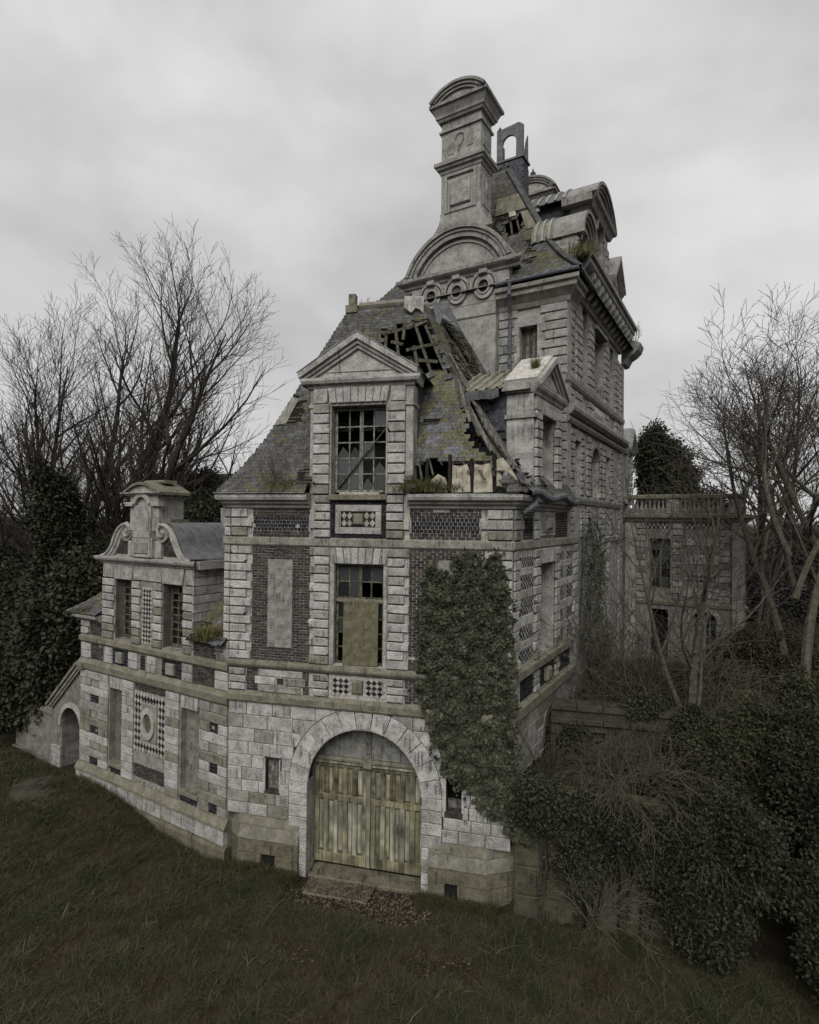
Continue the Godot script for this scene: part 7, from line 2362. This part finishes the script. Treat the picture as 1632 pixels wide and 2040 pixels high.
	var lb := [
		["big dark ivy clad mass of evergreen at the far left", [[Vector3(-19.0, 4.0, -26.5), Vector3(2.8, 4.4, 2.2)], [Vector3(-21.5, 6.6, -28.0), Vector3(1.8, 3.0, 1.8)]]],
		["dark upright ivy column between the bare trunks on the left", [[Vector3(-16.2, 7.0, -26.0), Vector3(1.1, 4.4, 1.0)], [Vector3(-16.5, 11.2, -26.0), Vector3(0.9, 1.8, 0.8)]]],
		["dark evergreen bush crowding the left end of the wing", [[Vector3(-14.8, 4.6, -24.2), Vector3(2.0, 3.6, 1.7)], [Vector3(-13.6, 6.6, -25.2), Vector3(1.8, 3.0, 1.6)], [Vector3(-16.2, 3.6, -23.8), Vector3(1.6, 2.4, 1.3)]]],
		["dark holly like bush behind the curved gable of the wing", [[Vector3(-10.4, 9.0, -29.0), Vector3(2.2, 3.2, 1.8)], [Vector3(-12.5, 7.0, -29.5), Vector3(2.2, 2.6, 1.8)]]],
		["rounded ivy bush left of the pavilion roof", [[Vector3(-12.2, 11.0, -33.5), Vector3(1.5, 2.6, 1.3)], [Vector3(-10.8, 9.5, -33.5), Vector3(2.0, 2.6, 1.5)]]],
	]
	for s in lb:
		bush("evergreen_bush", s[0], "bush", s[1], 150.0, dk, big, "dark evergreens on the left")
	bush("conifer", "dark loose evergreen tree behind the rear wing", "tree", [[Vector3(17.0, 10.0, -38.0), Vector3(2.2, 5.5, 2.0)], [Vector3(16.6, 14.0, -38.0), Vector3(1.3, 3.6, 1.2)], [Vector3(19.5, 9.5, -39.0), Vector3(2.6, 4.6, 2.2)]], 95.0, dk, big)
	bush("far_wood", "far dark wood closing the view on both sides", "wood", [[Vector3(-34, 4.5, -48), Vector3(9, 5.0, 3)], [Vector3(-16, 4.0, -46), Vector3(9, 4.5, 3)], [Vector3(26, 6.0, -40), Vector3(8, 5.0, 3)], [Vector3(38, 6.0, -42), Vector3(9, 6.0, 3)]], 26.0, [Color(0.03, 0.028, 0.024), Color(0.05, 0.047, 0.04)], leaf_cluster(46, 0.2, 1.0, 0.3, 12)).set_meta("kind", "stuff")
	trees()
	roof_plants()

func trees() -> void:
	var up := {"wig": 0.15, "up": 0.075, "thin": 0.008, "clear": 0.24, "kids": [19, 11, 7], "angle": 0.6, "levels": 3, "ratio": [0.5, 0.5, 0.42]}
	rng.seed = 2203
	var vase := bare_tree("bare_tree", "largest bare tree, many stems fanning up behind the curved gable", Vector3(-17.9, 0.8, -31), [
		[Vector3(0, 0, 0), Vector3(0.04, 1, 0), 22.3, 0.44], [Vector3(-0.5, 0, 0.2), Vector3(-0.13, 1, 0.1), 20.3, 0.37], [Vector3(0.5, 0, 0), Vector3(0.17, 1, 0), 20.6, 0.37],
		[Vector3(-0.9, 0, -0.2), Vector3(-0.3, 1, -0.15), 17.0, 0.3], [Vector3(0.9, 0, 0.3), Vector3(0.36, 1, 0.2), 17.5, 0.3], [Vector3(-1.8, 0, 0.0), Vector3(-0.1, 1, -0.1), 18.6, 0.31]], up, "bare trees left of the chateau", M.bark, M.twig)
	rng.seed = 91
	var slim := bare_tree("bare_tree", "slim bare tree left of the largest one", Vector3(-19.5, 0.8, -33), [[Vector3(0, 0, 0), Vector3(0.05, 1, 0), 16.5, 0.26], [Vector3(0.3, 0, 0), Vector3(-0.2, 1, 0.1), 14.0, 0.18], [Vector3(-0.3, 0, 0), Vector3(0.2, 1, 0.1), 13.0, 0.16]], {"wig": 0.15, "up": 0.05, "thin": 0.008, "clear": 0.3, "kids": [12, 7, 4], "angle": 0.6, "levels": 3, "ratio": [0.45, 0.5, 0.45]}, "bare trees left of the chateau", M.bark, M.twig)
	var spots := [["bare tree at the left edge, its crown cut by the frame", Vector3(-21.5, 0.8, -28.5), 1.0, 0.92], ["slender bare tree rising from the dark ivy mass", Vector3(-17.2, 0.8, -35), 2.2, 1.0], ["thin bare tree between the ivy column and the largest tree", Vector3(-17.8, 0.8, -29.5), 3.7, 0.84], ["low bare tree close beside the pavilion roof", Vector3(-11.2, 0.8, -38), 4.4, 0.72], ["bare tree half hidden behind the curved gable", Vector3(-12.4, 0.8, -34.5), 5.5, 0.9], ["small bare tree at the far left behind the ivy", Vector3(-26, 0.8, -34), 0.4, 0.9], ["low twiggy tree touching the slope of the pavilion roof", Vector3(-9.3, 0.8, -40), 3.0, 0.66]]
	for s in spots:
		copy_tree(slim, s[0], s[1], s[2], s[3])
	# right side
	rng.seed = 514
	var pale := bare_tree("pale_tree", "tall leaning tree with a pale mossy trunk at the right", Vector3(12.7, 3.3, -18.0), [[Vector3(0, 0, 0), Vector3(-0.1, 1, 0.0), 12.8, 0.18], [Vector3(-0.35, 4.6, 0), Vector3(0.3, 1, -0.1), 8.4, 0.11], [Vector3(-0.55, 6.0, 0), Vector3(-0.5, 1, -0.1), 6.4, 0.1]], {"wig": 0.2, "up": 0.06, "thin": 0.007, "clear": 0.38, "kids": [11, 7, 5], "angle": 0.72, "levels": 3, "ratio": [0.5, 0.5, 0.42]}, "bare trees right of the chateau", M.bark_pale, M.twig)
	var rs := [["bare tree behind the pale leaning trunk", Vector3(14.6, 3.3, -21.5), 1.2, 1.0], ["bare tree at the right edge, crown cut by the frame", Vector3(16.2, 3.3, -20.0), 2.6, 1.05], ["bare tree standing right of the rear wing", Vector3(16.8, 3.3, -27.0), 4.0, 1.1], ["farther bare tree behind the rear wing parapet", Vector3(20.5, 3.3, -33.0), 5.2, 1.1], ["thin bare tree behind the conifer", Vector3(23.5, 3.3, -37.0), 0.6, 1.0]]
	for s in rs:
		copy_tree(pale, s[0], s[1], s[2], s[3])
	bare_tree("young_tree", "young bare tree with spreading stems before the rear wing", Vector3(8.7, 3.3, -17.4), [[Vector3(0, 0, 0), Vector3(-0.02, 1, 0), 8.2, 0.16], [Vector3(-0.1, 0.8, 0), Vector3(-0.5, 1, 0.1), 6.8, 0.1], [Vector3(-0.1, 0.4, 0), Vector3(-0.95, 0.8, 0.1), 5.0, 0.05], [Vector3(0.1, 0.6, 0), Vector3(0.4, 1, -0.2), 5.6, 0.07]], {"wig": 0.13, "up": 0.08, "thin": 0.008, "clear": 0.25, "kids": [9, 6, 4], "angle": 0.7, "levels": 3, "ratio": [0.55, 0.5, 0.5]}, "", M.bark_pale, M.twig)
	# arching bare shrubs and brambles on the terrace
	var arch := {"wig": 0.16, "up": 0.0, "droop": 0.035, "thin": 0.007, "clear": 0.12, "kids": [8, 5], "angle": 0.65, "levels": 2, "ratio": [0.5, 0.5]}
	rng.seed = 77
	var stems := []
	for k in 13:
		var az := TAU * k / 13.0 + rng.randf_range(-0.3, 0.3)
		var lean := rng.randf_range(0.15, 1.0)
		stems.append([Vector3(cos(az), 0, sin(az)) * rng.randf_range(0.05, 0.75), Vector3(cos(az) * lean, 1, sin(az) * lean), rng.randf_range(1.7, 3.0), rng.randf_range(0.016, 0.03)])
	var br := bare_tree("bare_shrub", "arching bare shrub against the ivy of the tower side", Vector3(6.6, 3.3, -19.6), stems, arch, "bare shrubs on the terrace", M.twig_dark, M.twig_dark)
	br.set_meta("category", "shrub")
	var bs := [["bare shrub low beside the pavilion side wall", Vector3(5.7, 3.3, -17.6), 0.9, 0.75], ["tall bare shrub before the rear wing window", Vector3(9.8, 3.3, -20.5), 4.2, 1.25], ["slight bare shrub close before the pilasters of the rear wing", Vector3(11.4, 3.3, -19.6), 5.1, 1.2], ["bare shrub in the corner of tower and rear wing", Vector3(8.0, 3.3, -21.4), 0.2, 1.3], ["low bare shrub right of the young tree", Vector3(9.6, 3.3, -17.9), 2.4, 0.9], ["bare twigs sprouting from the broad dark evergreen shrub", Vector3(7.6, 2.0, -13.8), 1.1, 0.6], ["bare twigs above the low olive bramble mound", Vector3(9.2, 3.3, -15.6), 4.6, 0.9], ["bare twigs rising behind the ivy bank", Vector3(5.9, 3.2, -14.6), 3.1, 0.75], ["bare shrub before the terrace parapet opening", Vector3(6.7, 3.3, -16.0), 2.2, 0.7], ["bare shrub over the middle of the terrace parapet", Vector3(7.9, 3.3, -16.7), 0.5, 0.85], ["bare shrub under the pale leaning tree", Vector3(11.0, 3.3, -17.2), 0.3, 0.9], ["bare shrub by the left end of the rear wing", Vector3(8.6, 3.3, -23.0), 1.6, 1.35], ["bare shrub thicket at the right edge behind the pale tree", Vector3(14.5, 3.3, -19.2), 2.7, 1.3], ["tangled pale shrub hanging over the lawn below the ivy bank", Vector3(4.6, 0.7, -13.7), 3.9, 0.6], ["bare bramble on the terrace edge above the ivy bank", Vector3(5.2, 3.3, -15.0), 5.7, 0.6]]
	for s in bs:
		copy_tree(br, s[0], s[1], s[2], s[3])

func roof_plants() -> void:
	var dry := [Color(0.07, 0.07, 0.028), Color(0.14, 0.125, 0.06)]
	var gr := [Color(0.045, 0.05, 0.018), Color(0.095, 0.09, 0.035)]
	tuft_thing("roof_grass", "long dry grass tuft on the left cornice of the pavilion", PF * Vector3(1.75, 11.05, 0.15), 46, 0.4, Vector3(0.28, 0.05, 0.1), dry)
	tuft_thing("roof_grass", "mossy grass bank in the roof hole above the ivy", PF * Vector3(6.1, 11.05, 0.05), 90, 0.3, Vector3(0.5, 0.1, 0.12), gr)
	tuft_thing("roof_grass", "round grass tuft on the broken eaves of the wing", LW * Vector3(-0.75, 6.55, 0.2), 40, 0.42, Vector3(0.18, 0.08, 0.15), dry)
	tuft_thing("roof_grass", "brown grass tuft on the tower attic cornice", TR * Vector3(0.7, 19.6, 0.3), 36, 0.6, Vector3(0.25, 0.1, 0.3), dry)
	tuft_thing("roof_grass", "mossy tuft on the left eaves corner of the wing", LW * Vector3(-7.5, 6.75, 0.1), 40, 0.2, Vector3(0.4, 0.05, 0.12), gr)
	tuft_thing("roof_grass", "thin moss tuft on the white capping of the side dormer", PR * Vector3(1.9, 14.85, -0.1), 12, 0.3, Vector3(0.06, 0.04, 0.06), gr)
	var sap := {"wig": 0.16, "up": 0.1, "thin": 0.005, "clear": 0.2, "kids": [6, 4], "angle": 0.55, "levels": 2, "ratio": [0.5, 0.5], "twig": 0.08}
	var s1 := bare_tree("roof_sapling", "leafless sapling growing from the left cornice before the slates", PF * Vector3(1.4, 11.0, 0.2), [[Vector3.ZERO, Vector3(-0.2, 1, 0), 0.95, 0.02], [Vector3.ZERO, Vector3(0.25, 1, 0.1), 1.1, 0.02], [Vector3.ZERO, Vector3(-0.6, 0.9, 0), 0.8, 0.014], [Vector3.ZERO, Vector3(0.5, 0.9, 0), 0.9, 0.014]], sap, "", M.twig_pale, M.twig_pale)
	s1.set_meta("category", "sapling")
	var s2 := bare_tree("roof_sapling", "small bush on the broken cornice at the far tower corner", TR * Vector3(10.6, 19.3, 0.5), [[Vector3.ZERO, Vector3(0.2, 1, 0), 0.9, 0.025], [Vector3.ZERO, Vector3(-0.3, 1, 0.2), 0.8, 0.02], [Vector3.ZERO, Vector3(0.5, 0.8, 0.2), 0.7, 0.02]], sap, "", M.twig, M.twig)
	s2.set_meta("category", "sapling")
	var s3 := bare_tree("roof_sapling", "leafless twigs on the far left dormer of the tower", TF * Vector3(-8.9, 18.9, -0.3), [[Vector3.ZERO, Vector3(-0.2, 1, 0), 0.8, 0.018], [Vector3.ZERO, Vector3(-0.5, 0.9, 0), 0.8, 0.016], [Vector3.ZERO, Vector3(0.2, 1, 0), 0.7, 0.016]], sap, "", M.twig, M.twig)
	s3.set_meta("category", "sapling")
